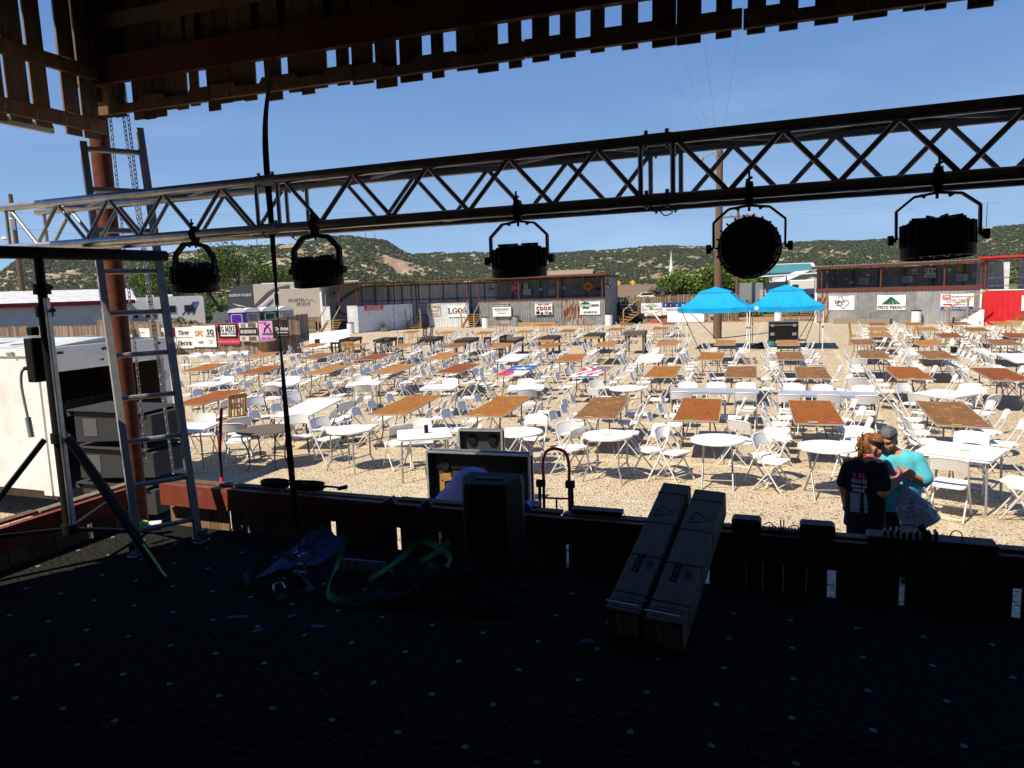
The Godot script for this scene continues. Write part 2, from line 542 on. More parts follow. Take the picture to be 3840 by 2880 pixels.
func gravel_texture() -> ImageTexture:        # crushed pale limestone: stone by stone, with darker gaps and a few odd stones
	var s := 1024
	var im := Image.create(s, s, false, Image.FORMAT_RGB8)
	var cell := vnoise(3, 0.13, 1, FastNoiseLite.TYPE_CELLULAR)
	cell.cellular_return_type = FastNoiseLite.RETURN_CELL_VALUE
	cell.fractal_type = FastNoiseLite.FRACTAL_NONE
	var edge := vnoise(3, 0.13, 1, FastNoiseLite.TYPE_CELLULAR)
	edge.cellular_return_type = FastNoiseLite.RETURN_DISTANCE2_SUB
	edge.fractal_type = FastNoiseLite.FRACTAL_NONE
	var a := cell.get_seamless_image(s, s, false, false, 0.08, false)
	var b := edge.get_seamless_image(s, s, false, false, 0.08, true)
	var big := vnoise(8, 0.006, 3).get_seamless_image(s, s, false, false, 0.1, true)
	var c0 := Color(0.56, 0.465, 0.31)
	var c1 := Color(0.76, 0.665, 0.50)
	for y in s:
		for x in s:
			var v := a.get_pixel(x, y).r
			var c := c0.lerp(c1, v)
			if v < 0.07:
				c = Color(0.30, 0.17, 0.08)
			elif v > 0.95:
				c = Color(0.80, 0.74, 0.62)
			c = c * (0.92 + 0.14 * big.get_pixel(x, y).r)
			if b.get_pixel(x, y).r < 0.10:
				c = c * 0.62
			im.set_pixel(x, y, c.linear_to_srgb())
	return ImageTexture.create_from_image(im)

# ---------- ground, hills, brush ----------
func sheet(st: SurfaceTool, x0: float, x1: float, z0: float, z1: float, nx: int, nz: int, h: Callable, col: Callable) -> void:
	for j in nz + 1:
		for i in nx + 1:
			var x := lerpf(x0, x1, float(i) / nx)
			var z := lerpf(z0, z1, float(j) / nz)
			st.set_color(col.call(x, z))
			st.set_uv(Vector2(x, z))
			st.add_vertex(Vector3(x, h.call(x, z), z))
	for j in nz:
		for i in nx:
			var a := j * (nx + 1) + i
			for k in [a, a + 1, a + nx + 2, a, a + nx + 2, a + nx + 1]:
				st.add_index(k)
	st.generate_normals()

func ground() -> void:
	var big := vnoise(21, 0.02, 4)
	var st := mb()
	sheet(st, -1500, 1500, -1500, 1500, 60, 60, func(_x, _z): return -0.012, func(x, z):
		var k := big.get_noise_2d(x, z) * 0.5 + 0.5
		return Color(0.20, 0.135, 0.075).lerp(Color(0.16, 0.15, 0.06), k))
	struct(obj("ground", st, M.soil))
	# the reddish yard soil round the gravel and the grassy field behind it
	st = mb()
	sheet(st, -90, 60, -75, -52, 60, 12, func(_x, _z): return -0.006, func(x, z):
		return Color(0.38, 0.20, 0.10).lerp(Color(0.46, 0.29, 0.17), big.get_noise_2d(x * 6.0, z * 6.0) * 0.5 + 0.5))
	struct(obj("dirt_ground", st, M.soil))
	st = mb()
	sheet(st, -140, 90, -330, -66, 60, 60, func(x, z): return 0.01 + 0.0 * x * z, func(x, z):
		return Color(0.25, 0.19, 0.085).lerp(Color(0.13, 0.155, 0.045), clampf(big.get_noise_2d(x * 3.0, z * 3.0) * 1.3 + 0.5, 0, 1)))
	struct(obj("field_ground", st, M.soil))
	var hum := vnoise(22, 0.35, 3)
	var tint := vnoise(23, 0.09, 3)
	st = mb()
	sheet(st, -48, 34, -57.6, 3, 246, 182, func(x, z): return 0.012 * hum.get_noise_2d(x, z) + 0.012, func(x, z):
		var k := tint.get_noise_2d(x, z) * 0.5 + 0.5
		var q := hum.get_noise_2d(x * 2.0 + 40.0, z * 2.0) * 0.5 + 0.5
		return Color(0.90, 0.85, 0.77).lerp(Color(1, 1, 1), clampf(k * 0.7 + q * 0.4, 0, 1)))
	struct(obj("gravel_ground", st, M.gravel))

const RIDGE := [[-75.0, 1.4], [-62.0, 1.6], [-58.0, 1.5], [-55.8, 2.18], [-54.9, 2.79], [-54.2, 2.99], [-51.9, 3.1], [-47.4, 3.16], [-44.0, 3.28], [-43.2, 3.51], [-41.6, 3.62], [-39.9, 3.73], [-37.5, 3.8], [-35.95, 3.8], [-35.3, 4.04], [-34.5, 4.17], [-33.4, 4.18], [-32.6, 4.2], [-31.5, 4.11], [-30.4, 3.95], [-29.7, 3.48], [-28.5, 2.81], [-27.1, 2.81], [-23.0, 2.73], [-20.7, 2.58], [-17.0, 2.63], [-13.6, 2.68], [-9.4, 2.68], [-5.3, 2.57], [-0.2, 2.65], [4.8, 2.5], [6.6, 2.5], [8.8, 2.7], [11.6, 2.79], [14.2, 2.89], [20.0, 3.1], [34.0, 2.6]]
var hill_noise: FastNoiseLite

func ridge_at(az: float) -> float:
	for i in RIDGE.size() - 1:
		if az <= RIDGE[i + 1][0]:
			var k: float = clampf((az - RIDGE[i][0]) / (RIDGE[i + 1][0] - RIDGE[i][0]), 0, 1)
			return lerpf(RIDGE[i][1], RIDGE[i + 1][1], k)
	return 2.6

func hill_height(az: float, r: float) -> float:
	var near := 60.0 * exp(-pow((az + 34.0) / 4.0, 2.0))      # the mesa stands forward of the long ridge
	var r0 := 420.0 - near
	var r1 := 900.0 - near * 2.0
	var top := 3.09 + tan(deg_to_rad(ridge_at(az))) * r1
	var x := deg_to_rad(az) * 700.0
	var k := clampf((r - r0) / (r1 - r0), 0.0, 1.0)
	var gully := hill_noise.get_noise_2d(x, r * 0.35)
	var s := smoothstep(0.0, 1.0, k)
	var prof := lerpf(s, pow(k, 0.8), 0.35)
	if k > 0.7:
		prof = maxf(prof, lerpf(prof, 0.97, smoothstep(0.78, 0.86, k) * 0.5))     # a rimrock step under the crest
	var bumps := gully * 9.0 * sin(PI * clampf(k, 0.0, 1.0))
	if r > r1:
		return top - (r - r1) * 0.05
	return top * prof + bumps

func hill_point(az: float, r: float) -> Vector3:
	var a := deg_to_rad(az)
	return Vector3(sin(a) * r, hill_height(az, r), -cos(a) * r)

func hills() -> void:
	hill_noise = vnoise(77, 0.011, 4)
	var rock := vnoise(78, 0.03, 3)
	var st := mb()
	var na := 330
	var nr := 60
	for j in nr + 1:
		for i in na + 1:
			var az := lerpf(-75.0, 34.0, float(i) / na)
			var r := lerpf(360.0, 1000.0, float(j) / nr)
			var p := hill_point(az, r)
			var x := deg_to_rad(az) * 700.0
			var k := clampf((r - 420.0) / 480.0, 0, 1)
			var n := rock.get_noise_2d(x, p.y * 3.5)
			var c := Color(0.23, 0.19, 0.115).lerp(Color(0.34, 0.28, 0.18), rock.get_noise_2d(x * 0.5, r) * 0.5 + 0.5)
			if n > 0.16 - 0.22 * smoothstep(0.55, 0.85, k):
				c = c.lerp(Color(0.52, 0.45, 0.34), 0.8)
			var cliff := exp(-pow((az + 29.9) / 1.6, 2.0) - pow((k - 0.42) / 0.10, 2.0)) + exp(-pow((az + 37.0) / 1.2, 2.0) - pow((k - 0.72) / 0.18, 2.0))
			c = c.lerp(Color(0.47, 0.31, 0.20), clampf(cliff * 1.4 * (0.6 + n), 0, 0.9))
			st.set_color(c)
			st.set_uv(Vector2(x, r))
			st.add_vertex(p)
	for j in nr:
		for i in na:
			var a := j * (na + 1) + i
			for k in [a, a + na + 2, a + 1, a, a + na + 1, a + na + 2]:
				st.add_index(k)
	st.generate_normals()
	struct(obj("hills", st, M.hill))
	# juniper and brush on the slopes
	var bush := blob_bush(5, 34)
	var mm := MultiMesh.new()
	mm.transform_format = MultiMesh.TRANSFORM_3D
	mm.use_colors = true
	mm.mesh = bush
	var xs: Array[Transform3D] = []
	var cs: Array[Color] = []
	rng.seed = 11
	while xs.size() < 46000:
		var az := rng.randf_range(-62.0, 20.0)
		var r := sqrt(rng.randf_range(350.0 * 350.0, 960.0 * 960.0))
		var x := deg_to_rad(az) * 700.0
		var k := clampf((r - 420.0) / 480.0, 0, 1)
		var dens := 0.50 + 0.75 * hill_noise.get_noise_2d(x * 2.0, r * 1.2)
		dens -= 0.35 * smoothstep(0.72, 0.9, k)
		dens -= 0.8 * exp(-pow((az + 29.9) / 1.3, 2.0) - pow((k - 0.42) / 0.08, 2.0)) + 0.8 * exp(-pow((az + 37.0) / 1.0, 2.0) - pow((k - 0.72) / 0.15, 2.0))
		if r < 420.0:
			dens += 0.4
		if rng.randf() > dens:
			continue
		var p := hill_point(az, r)
		var sc := rng.randf_range(0.9, 2.3) * (1.25 if r < 470.0 else 1.0)
		var b := Basis(Vector3.UP, rng.randf() * TAU).scaled(Vector3(sc * rng.randf_range(0.9, 1.5), sc * rng.randf_range(0.6, 0.95), sc))
		xs.append(Transform3D(b, p))
		var g := rng.randf()
		var c := Color(0.040, 0.058, 0.022).lerp(Color(0.085, 0.092, 0.040), g)
		if r < 450.0 and rng.randf() < 0.6:
			c = Color(0.09, 0.13, 0.03).lerp(Color(0.13, 0.17, 0.045), g)
		cs.append(c)
	mm.instance_count = xs.size()
	for i in xs.size():
		mm.set_instance_transform(i, xs[i])
		mm.set_instance_color(i, cs[i])
	var o := MultiMeshInstance3D.new()
	o.multimesh = mm
	o.material_override = M.shrub
	o.name = "hill_shrubs"
	add_child(o)
	stuff(o)
	tag(o, "dark juniper and brush dotted all over the far hillsides", "shrubs")

func blob_bush(sd: int, tris: int) -> ArrayMesh:      # an uneven low crown of small facets, about one metre in radius
	var r := RandomNumberGenerator.new()
	r.seed = sd
	var st := mb()
	for i in tris:
		var d := Vector3(r.randfn(), absf(r.randfn()) * 0.8, r.randfn()).normalized()
		var c := d * r.randf_range(0.45, 0.95)
		c.y = c.y * 0.9 + 0.12
		var u := Vector3(r.randfn(), r.randfn(), r.randfn()).normalized() * r.randf_range(0.3, 0.55)
		var v := d.cross(u).normalized() * r.randf_range(0.3, 0.5)
		st.set_color(Color.WHITE)
		tri(st, c - u, c + u, c + v, d, d, d)
	return st.commit()

func leaf_clump(sd: int, n: int, size: float) -> ArrayMesh:    # loose leaves spread through a flattened ball of radius one
	var r := RandomNumberGenerator.new()
	r.seed = sd
	var st := mb()
	var hubs: Array[Vector3] = []
	for i in 9:
		hubs.append(Vector3(r.randf_range(-0.7, 0.7), r.randf_range(0.05, 0.85), r.randf_range(-0.7, 0.7)))
	for i in n:
		var c := hubs[r.randi() % hubs.size()] + Vector3(r.randfn(), r.randfn() * 0.8, r.randfn()) * 0.21
		c.y = absf(c.y)
		leaf(st, r, c, size, Color.WHITE * r.randf_range(0.7, 1.25))
	return st.commit()

func leaf(st: SurfaceTool, r: RandomNumberGenerator, c: Vector3, size: float, col: Color) -> void:
	var n := Vector3(r.randfn(), r.randfn() + 0.7, r.randfn()).normalized()
	var u := n.cross(Vector3(r.randfn(), r.randfn(), r.randfn())).normalized() * size * r.randf_range(0.6, 1.3)
	var v := n.cross(u).normalized() * size * 0.5
	st.set_color(col)
	tri(st, c - u, c + v, c + u, n, n, n)
	tri(st, c - u, c - v, c + u, n, n, n)

func tree(called: String, label: String, at: Vector3, h: float, w: float, sd: int, col: Color, leaves := 5200, group := "", size := 0.16) -> void:
	var r := RandomNumberGenerator.new()
	r.seed = sd
	var t := thing(called, label, "tree", at, 0.0, group)
	var tk := mb()
	var cr := mb()
	var tips: Array[Vector3] = []
	var stems := 2 + r.randi() % 2
	for i in stems:
		var a := TAU * (i + r.randf() * 0.6) / stems
		var lean := Vector3(cos(a), 0, sin(a)) * w * r.randf_range(0.14, 0.24)
		var fork := Vector3.UP * h * r.randf_range(0.28, 0.4) + lean
		tube(tk, Vector3(lean.x * 0.1, -0.1, lean.z * 0.1), fork, h * 0.026, 7, h * 0.017)
		for j in 4:
			var b := a + r.randf_range(-1.3, 1.3)
			var out := Vector3(cos(b), 0, sin(b)) * w * r.randf_range(0.12, 0.34)
			var tip := fork + out + Vector3.UP * h * r.randf_range(0.12, 0.42)
			tube(tk, fork, tip, h * 0.014, 5, h * 0.005)
			tips.append(tip)
			for k in 2:
				var c := b + r.randf_range(-1.0, 1.0)
				var tip2 := tip + Vector3(cos(c) * w * 0.13, h * r.randf_range(-0.04, 0.16), sin(c) * w * 0.13)
				tube(tk, tip, tip2, h * 0.005, 4, h * 0.002)
				tips.append(tip2)
	for i in leaves:
		var hub := tips[r.randi() % tips.size()]
		var c := hub + Vector3(r.randfn() * w * 0.075, r.randfn() * h * 0.065, r.randfn() * w * 0.075)
		if c.y > 0.12 * h:
			leaf(cr, r, c, size, col * r.randf_range(0.6, 1.35))
	obj("trunk", tk, M.bark, t)
	obj("crown", cr, M.leaf, t)

func scatter(called: String, label: String, mesh: Mesh, spots: Array, sd: int, ca: Color, cb: Color) -> void:   # spots: Vector4(x, z, size, height factor)
	var r := RandomNumberGenerator.new()
	r.seed = sd
	var mm := MultiMesh.new()
	mm.transform_format = MultiMesh.TRANSFORM_3D
	mm.use_colors = true
	mm.mesh = mesh
	mm.instance_count = spots.size()
	for i in spots.size():
		var q: Vector4 = spots[i]
		mm.set_instance_transform(i, Transform3D(Basis(Vector3.UP, r.randf() * TAU).scaled(Vector3(q.z, q.z * q.w, q.z)), Vector3(q.x, 0, q.y)))
		mm.set_instance_color(i, ca.lerp(cb, r.randf()))
	var o := MultiMeshInstance3D.new()
	o.multimesh = mm
	o.material_override = M.leaf
	o.name = called
	add_child(o)
	stuff(o)
	tag(o, label, "brush")

func brush() -> void:
	rng.seed = 5
	var spots := []
	for i in 900:
		var az := deg_to_rad(rng.randf_range(-58, 16))
		var r := rng.randf_range(170.0, 420.0)
		spots.append(Vector4(sin(az) * r, -cos(az) * r, rng.randf_range(1.6, 3.6), rng.randf_range(0.7, 1.1)))
	scatter("mesquite_brush", "bright green mesquite brush on the flat below the hills", leaf_clump(3, 420, 0.16), spots, 6, Color(0.075, 0.115, 0.028), Color(0.13, 0.17, 0.05))
	spots = []
	for i in 1500:
		var x := rng.randf_range(-20.0, 10.0)
		var z := -rng.randf_range(66.0, 135.0)
		spots.append(Vector4(x, z, rng.randf_range(0.5, 1.25), rng.randf_range(0.7, 1.25)))
	scatter("field_weeds", "green weeds and low scrub filling the field behind the back fence", leaf_clump(4, 260, 0.14), spots, 7, Color(0.10, 0.13, 0.04), Color(0.19, 0.19, 0.08))
	spots = []
	for i in 420:
		spots.append(Vector4(rng.randf_range(-95.0, -44.0), -rng.randf_range(40.0, 120.0), rng.randf_range(0.5, 1.5), rng.randf_range(0.6, 1.0)))
	scatter("camp_brush", "patchy brush round the parked campers beyond the picket fence", leaf_clump(8, 300, 0.13), spots, 8, Color(0.08, 0.12, 0.03), Color(0.15, 0.17, 0.06))

func trees() -> void:
	var g := Color(0.075, 0.125, 0.022)
	tree("mesquite_tree", "tall bright green mesquite tree behind the beige camper", P(-63, 0, 70), 9.4, 11.0, 1, g, 8000)
	tree("mesquite_tree", "wide mesquite tree left of the beige camper, reaching down behind the toilets", P(-62, 0, 63), 8.0, 9.5, 2, g * 1.1, 8000)
	tree("mesquite_tree", "smaller mesquite tree between the beige camper and the corrugated booth", P(-57, 0, 77), 7.4, 8.0, 3, g * 0.9, 6000)
	var y := Color(0.105, 0.16, 0.025)
	tree("mesquite_tree", "broad yellow green mesquite left of the thick utility pole", P(-9.2, 0, 84), 4.9, 7.0, 4, y, 7000)
	tree("mesquite_tree", "yellow green mesquite directly behind the thick utility pole", P(-6.4, 0, 88), 4.7, 6.0, 5, y * 0.9, 6000)
	tree("mesquite_tree", "low mesquite right of the thin utility pole behind the blue canopies", P(-3.6, 0, 83), 3.9, 5.0, 6, y * 0.95, 5000)
	tree("bare_tree", "grey nearly leafless shrub tree left of the broad mesquite", P(-13.4, 0, 88), 3.2, 4.5, 7, Color(0.11, 0.10, 0.08), 1400)
	tree("dark_tree", "small dark tree behind the roof of the right corrugated booth", P(5.6, 0, 92), 5.4, 3.6, 8, Color(0.03, 0.055, 0.015), 4000)

# ---------- the stage ----------
func stage_shell() -> void:
	# deck with interlocking rubber tiles, each held by four screws with washers
	var st := mb()
	box(st, P(0.6, 0.735, -1.0), V(10.6, 1.47, 9.7))
	var deck := struct(obj("stage_floor", st, M.blackmatt))
	var wave := PackedVector2Array()
	var teeth := 8
	var w := 0.54
	var d := 0.014
	var edge := PackedVector2Array()          # offsets along one edge
	for i in teeth:
		var a := (float(i) / teeth - 0.5) * w
		var b := (float(i + 1) / teeth - 0.5) * w
		var o := d if i % 2 == 0 else -d
		if i == 0 or i == teeth - 1:
			o = 0.0
		edge.append(Vector2(a + 0.002, o)); edge.append(Vector2(b - 0.002, o))
	for e in edge:
		wave.append(Vector2(e.x, -w * 0.5 + e.y))
	for e in edge:
		wave.append(Vector2(w * 0.5 + e.y, e.x))
	for i in edge.size():
		var e := edge[edge.size() - 1 - i]
		wave.append(Vector2(e.x, w * 0.5 + e.y))
	for i in edge.size():
		var e := edge[edge.size() - 1 - i]
		wave.append(Vector2(-w * 0.5 + e.y, e.x))
	for i in wave.size():
		wave[i] = wave[i] * 0.992
	var tm := mb()
	slab(tm, wave, 0.022)
	var tile := tm.commit()
	var wm := mb()
	lathe(wm, [Vector2(0.0125, 0.0), Vector2(0.012, 0.0022), Vector2(0.0075, 0.0026), Vector2(0.0065, 0.0008), Vector2(0.0, 0.0016)], 12)
	var washer := wm.commit()
	rng.seed = 3
	var s0 := -4.14
	for i in 17:
		for j in 10:
			var s := s0 + i * w
			var t := -1.0 + j * w
			if t > 3.62 or s > 4.6:
				continue
			var b := Basis(Vector3.UP, rng.randf_range(-0.003, 0.003))
			b = b.rotated(Vector3.RIGHT, rng.randf_range(-0.004, 0.004))
			piece("floor_tile", tile, M.rubber, deck, Transform3D(b, P(s, 1.5 + rng.randf_range(-0.002, 0.001), t)))
			if t > 0.4:
				for k in 4:
					if rng.randf() < 0.94:
						piece("washer", washer, M.grey, deck, Transform3D(Basis(Vector3.RIGHT, rng.randf_range(-0.05, 0.05)), P(s + (-0.135 if k % 2 else 0.135) + rng.randf_range(-0.008, 0.008), 1.5012, t + (-0.135 if k < 2 else 0.135) + rng.randf_range(-0.008, 0.008))))
	# roof, back and sides: what makes the stage dark
	st = mb()
	box(st, P(0.7, 6.35, -0.9), V(11.4, 0.12, 10.6))
	struct(obj("stage_roof", st, M.plank[0]))
	st = mb()
	box(st, P(0.7, 3.9, -6.0), V(11.2, 4.8, 0.1))
	struct(obj("stage_back_wall", st, M.plank[0]))
	st = mb()
	box(st, P(6.2, 3.9, -1.0), V(0.1, 4.8, 9.8))
	struct(obj("stage_right_wall", st, M.plank[0]))
	st = mb()
	box(st, P(-4.62, 3.9, -2.08), V(0.1, 4.8, 7.8))
	struct(obj("stage_left_wall", st, M.plank[0]))
	var c := mb()
	tube(c, P(-4.63, 0, 3.97), P(-4.63, 6.3, 3.97), 0.066, 20)
	tag(obj("steel_column", c, M.column), "rusty brown round steel column at the left front corner of the stage", "column")
	c = mb()
	box(c, P(-4.58, 5.45, 3.90), V(0.24, 1.7, 0.14))
	tag(obj("corner_post", c, M.plank[2]), "dark timber post at the top left corner where the two pallet walls meet", "post")

func front_rail() -> void:
	# brown steel channel along the front edge, on pallet boards
	var r := thing("front_rail", "brown steel channel on pallet boards running along the front edge of the stage", "railing", P(0, 1.5, 3.9))
	var st := mb()
	var x0 := -4.28
	var x1 := 5.4
	var cx := (x0 + x1) * 0.5
	box(st, V(cx, 0.185, 0.030), V(x1 - x0, 0.155, 0.006))
	box(st, V(cx, 0.2595, 0.006), V(x1 - x0, 0.006, 0.042))
	box(st, V(cx, 0.1105, 0.006), V(x1 - x0, 0.006, 0.042))
	obj("steel_channel", st, M.redsteel, r)
	rng.seed = 8
	var x := x0 + 0.02
	while x < x1 - 0.1:
		var l := rng.randf_range(0.85, 1.25)
		l = minf(l, x1 - x)
		st = mb()
		box(st, V(x + l * 0.5, 0.258 + rng.randf_range(0.0, 0.008), -0.058), V(l - 0.012, 0.02, 0.07), Transform3D(Basis(Vector3.UP, rng.randf_range(-0.008, 0.008)), Vector3.ZERO), 0.002)
		obj("top_board", st, M.plank[rng.randi() % 4], r)
		x += l
	x = x0
	while x < x1:
		var wd := rng.randf_range(0.07, 0.12)
		st = mb()
		box(st, V(x + wd * 0.5, -0.42, -0.055), V(wd, 1.33, 0.018), Transform3D(), 0.002)
		obj("board", st, M.plank[rng.randi() % 4], r)
		x += wd + (rng.randf_range(0.015, 0.05) if rng.randf() < 0.07 else 0.001)
	var l := thing("side_rail", "brown steel channel on pallet boards along the left edge of the stage", "railing", P(-4.42, 1.5, 0))
	st = mb()
	box(st, V(-0.028, 0.185, -1.35), V(0.006, 0.155, 5.0))
	box(st, V(-0.006, 0.2595, -1.35), V(0.05, 0.006, 5.0))
	box(st, V(-0.006, 0.1105, -1.35), V(0.05, 0.006, 5.0))
	obj("steel_channel", st, M.redsteel, l)
	var z := 1.0
	while z > -3.75:
		var q := minf(rng.randf_range(0.4, 0.9), z + 3.8)
		st = mb()
		box(st, V(-0.085, 0.262 + rng.randf_range(0, 0.012), z - q * 0.5), V(0.075, 0.02, q - 0.012), Transform3D(), 0.002)
		obj("top_board", st, M.plank[rng.randi() % 4], l)
		z -= q
	z = 1.0
	while z > -3.8:
		var wd := rng.randf_range(0.07, 0.13)
		st = mb()
		box(st, V(-0.075, -0.42, z - wd * 0.5), V(0.018, 1.33, wd), Transform3D(), 0.002)
		obj("board", st, M.plank[rng.randi() % 4], l)
		z -= wd + (rng.randf_range(0.015, 0.05) if rng.randf() < 0.16 else 0.002)
	st = mb()
	quad(st, V(-0.0625, 0.0, -2.88), V(-0.0625, 0.0, -3.0), V(-0.0625, 0.10, -3.0), V(-0.0625, 0.10, -2.89), Vector3.RIGHT)
	obj("paper_scrap", st, M.card, l)

const GAPS := [[-4.35, -4.28], [-3.79, -3.77], [-3.69, -3.62], [-3.22, -3.15], [-3.02, -2.97], [-2.68, -2.61], [-2.52, -2.50], [-2.352, -2.335], [-2.19, -2.17], [-2.02, -1.96], [-1.88, -1.80], [-1.54, -1.48], [-1.40, -1.34], [-1.24, -1.18], [-1.09, -1.01], [-0.93, -0.84], [-0.75, -0.68], [-0.43, -0.36], [-0.28, -0.21], [-0.12, -0.06], [0.03, 0.10], [0.21, 0.27], [0.42, 0.48], [0.66, 0.74], [0.95, 1.0], [1.2, 1.28], [1.6, 1.68], [2.0, 2.1], [2.6, 2.68], [3.1, 3.2], [3.7, 3.8], [4.4, 4.5]]

func headers() -> void:
	rng.seed = 21
	var f := thing("front_header", "dark pallet wood header hanging across the top of the stage front", "pallet wall", P(0, 4.312, 3.95))
	f.rotation.z = -0.016
	var x := -4.56
	var gi := 0
	var spans := []
	for g in GAPS:
		spans.append([x, g[0]])
		x = g[1]
	spans.append([x, 5.5])
	for s in spans:
		var a: float = s[0]
		var b: float = s[1]
		var n := maxi(1, roundi((b - a) / 0.105))
		for k in n:
			var wd := (b - a) / n
			var st := mb()
			var low := rng.randf_range(-0.022, 0.006)
			box(st, V(a + wd * (k + 0.5), (1.72 + low) * 0.5, -0.022), V(wd - 0.003, 1.72 - low, 0.016), Transform3D(Basis(Vector3.BACK, rng.randf_range(-0.008, 0.008)), Vector3.ZERO), 0.002)
			obj("board", st, M.plank[rng.randi() % 4], f)
	# notched stringers inside the boards
	for row in 3:
		var y: float = [0.06, 0.62, 1.22][row]
		x = -4.56
		while x < 5.4:
			var l := minf(rng.randf_range(0.95, 1.2), 5.5 - x)
			var poly := PackedVector2Array([Vector2(x + 0.004, -0.045), Vector2(x + l - 0.004, -0.045), Vector2(x + l - 0.004, 0.045)])
			if row == 0:
				for q: float in [0.72, 0.28]:
					var c := x + l * q
					poly.append_array([Vector2(c + 0.115, 0.045), Vector2(c + 0.095, 0.012), Vector2(c - 0.095, 0.012), Vector2(c - 0.115, 0.045)])
			poly.append(Vector2(x + 0.004, 0.045))
			var st := mb()
			slab(st, poly, 0.036, Transform3D(Basis(Vector3.RIGHT, Vector3.BACK, Vector3.UP), V(0, y + rng.randf_range(-0.006, 0.006), 0.030)))
			obj("stringer", st, M.plank[[1, 3, 1, 0][rng.randi() % 4]], f)
			x += l
	var st := mb()
	box(st, V(0.47, 0.98, -0.056), V(10.3, 1.45, 0.01))
	obj("backing_sheet", st, M.galv, f)
	var b := mb()
	var bx := Transform3D(Basis(Vector3.BACK, -0.016), P(0, 4.6, 3.865))
	box(b, V(0.45, 0, 0), V(10.2, 0.17, 0.008), bx)
	for e: float in [-0.082, 0.082]:
		box(b, V(0.45, e, -0.02), V(10.2, 0.007, 0.05), bx)
	tag(obj("header_beam", b, M.oxide), "dark steel beam crossing the pallet header above the stage front", "beam")
	# left header, with wide gaps where the sky shows
	var l := thing("side_header", "pallet wood wall hanging over the open left side of the stage", "pallet wall", P(-4.47, 4.25, 0))
	var lg := [[1.86, 1.9], [2.2, 2.24], [2.62, 2.65], [2.9, 2.93], [3.21, 3.228], [3.37, 3.39], [3.505, 3.60], [3.72, 3.735]]
	var t := 1.75
	for g in lg + [[3.86, 3.9]]:
		var n := maxi(1, roundi((g[0] - t) / 0.12))
		for k in n:
			var wd: float = (g[0] - t) / n
			st = mb()
			box(st, V(-0.022, 0.85 + rng.randf_range(-0.01, 0.01), -(t + wd * (k + 0.5))), V(0.018, 1.8, wd - 0.003), Transform3D(Basis(Vector3.RIGHT, rng.randf_range(-0.012, 0.012)), Vector3.ZERO), 0.002)
			obj("board", st, M.plank[1 if rng.randf() < 0.6 else 3], l)
		t = g[1]
	for y: float in [0.05, 0.4, 0.95, 1.5]:
		st = mb()
		box(st, V(0.006, y, -2.82), V(0.036, 0.09, 2.12), Transform3D(), 0.002)
		obj("stringer", st, M.plank[1], l)
	st = mb()
	box(st, V(-0.05, -0.025, -2.6), V(0.035, 0.05, 1.85))
	obj("metal_strip", st, M.whitesteel, l)
	# dark roof overhang edge above the headers lies out of sight; chains hang from the header beam
	for c in [[-4.52, 3.98, 1.9, 0.02, "chain hanging close against the brown column, nearest to it"], [-4.47, 4.04, 1.78, 0.16, "chain hanging right of the brown column, middle one of three"], [-4.40, 4.02, 1.95, 0.10, "chain hanging behind the ladder, farthest right of three"]]:
		st = mb()
		var y := 4.6
		var k := 0
		var span: float = 4.6 - c[2]
		while y > c[2]:
			var u: float = (4.6 - y) / span
			var ctr := P(c[0] + c[3] * u, y, c[1])
			var ax := Vector3.RIGHT if k % 2 == 0 else Vector3.BACK
			var pts := PackedVector3Array()
			for q in 10:
				var a := TAU * q / 10
				pts.append(ctr + ax * cos(a) * 0.010 + Vector3.UP * (sin(a) * 0.011 + signf(sin(a)) * 0.008))
			path(st, pts, 0.0032, 5, true)
			y -= 0.031
			k += 1
		tag(obj("hoist_chain", st, M.chain), "thin steel hoist " + c[4], "chain", "hoist chains at the stage corner")
	# sun sail: the strap from the header down through the truss to a ratchet on the deck
	var s := thing("ratchet_strap", "long black twisted ratchet strap hanging from the header down to the deck", "strap", P(-2.6, 1.5, 3.27))
	st = mb()
	var pts := PackedVector3Array()
	var sides := PackedVector3Array()
	var keys := [V(-0.24, 3.2, -0.5), V(-0.20, 2.6, -0.24), V(-0.07, 1.92, -0.06), V(-0.045, 1.2, -0.03), V(-0.01, 0.5, 0.0), V(0.03, 0.13, 0.03)]
	var sm := smooth_pts(keys, 12)
	for i in sm.size():
		var a := 2.2 * PI * float(i) / sm.size() + 0.4
		pts.append(sm[i])
		sides.append(V(cos(a) * 0.95, 0, sin(a)).normalized())
	ribbon(st, pts, sides, 0.034, 0.003)
	obj("webbing", st, M.webbing, s)
	st = mb()
	for e: float in [-1.0, 1.0]:
		box(st, V(0.03 + e * 0.026, 0.085, 0.035), V(0.005, 0.12, 0.035), Transform3D(), 0.001)
	tube(st, V(0.0, 0.12, 0.035), V(0.06, 0.12, 0.035), 0.010, 8)
	tube(st, V(0.0, 0.075, 0.04), V(0.06, 0.075, 0.04), 0.010, 8)
	tube(st, V(-0.01, 0.03, 0.045), V(0.07, 0.03, 0.045), 0.008, 8)
	obj("ratchet", st, M.alu, s)
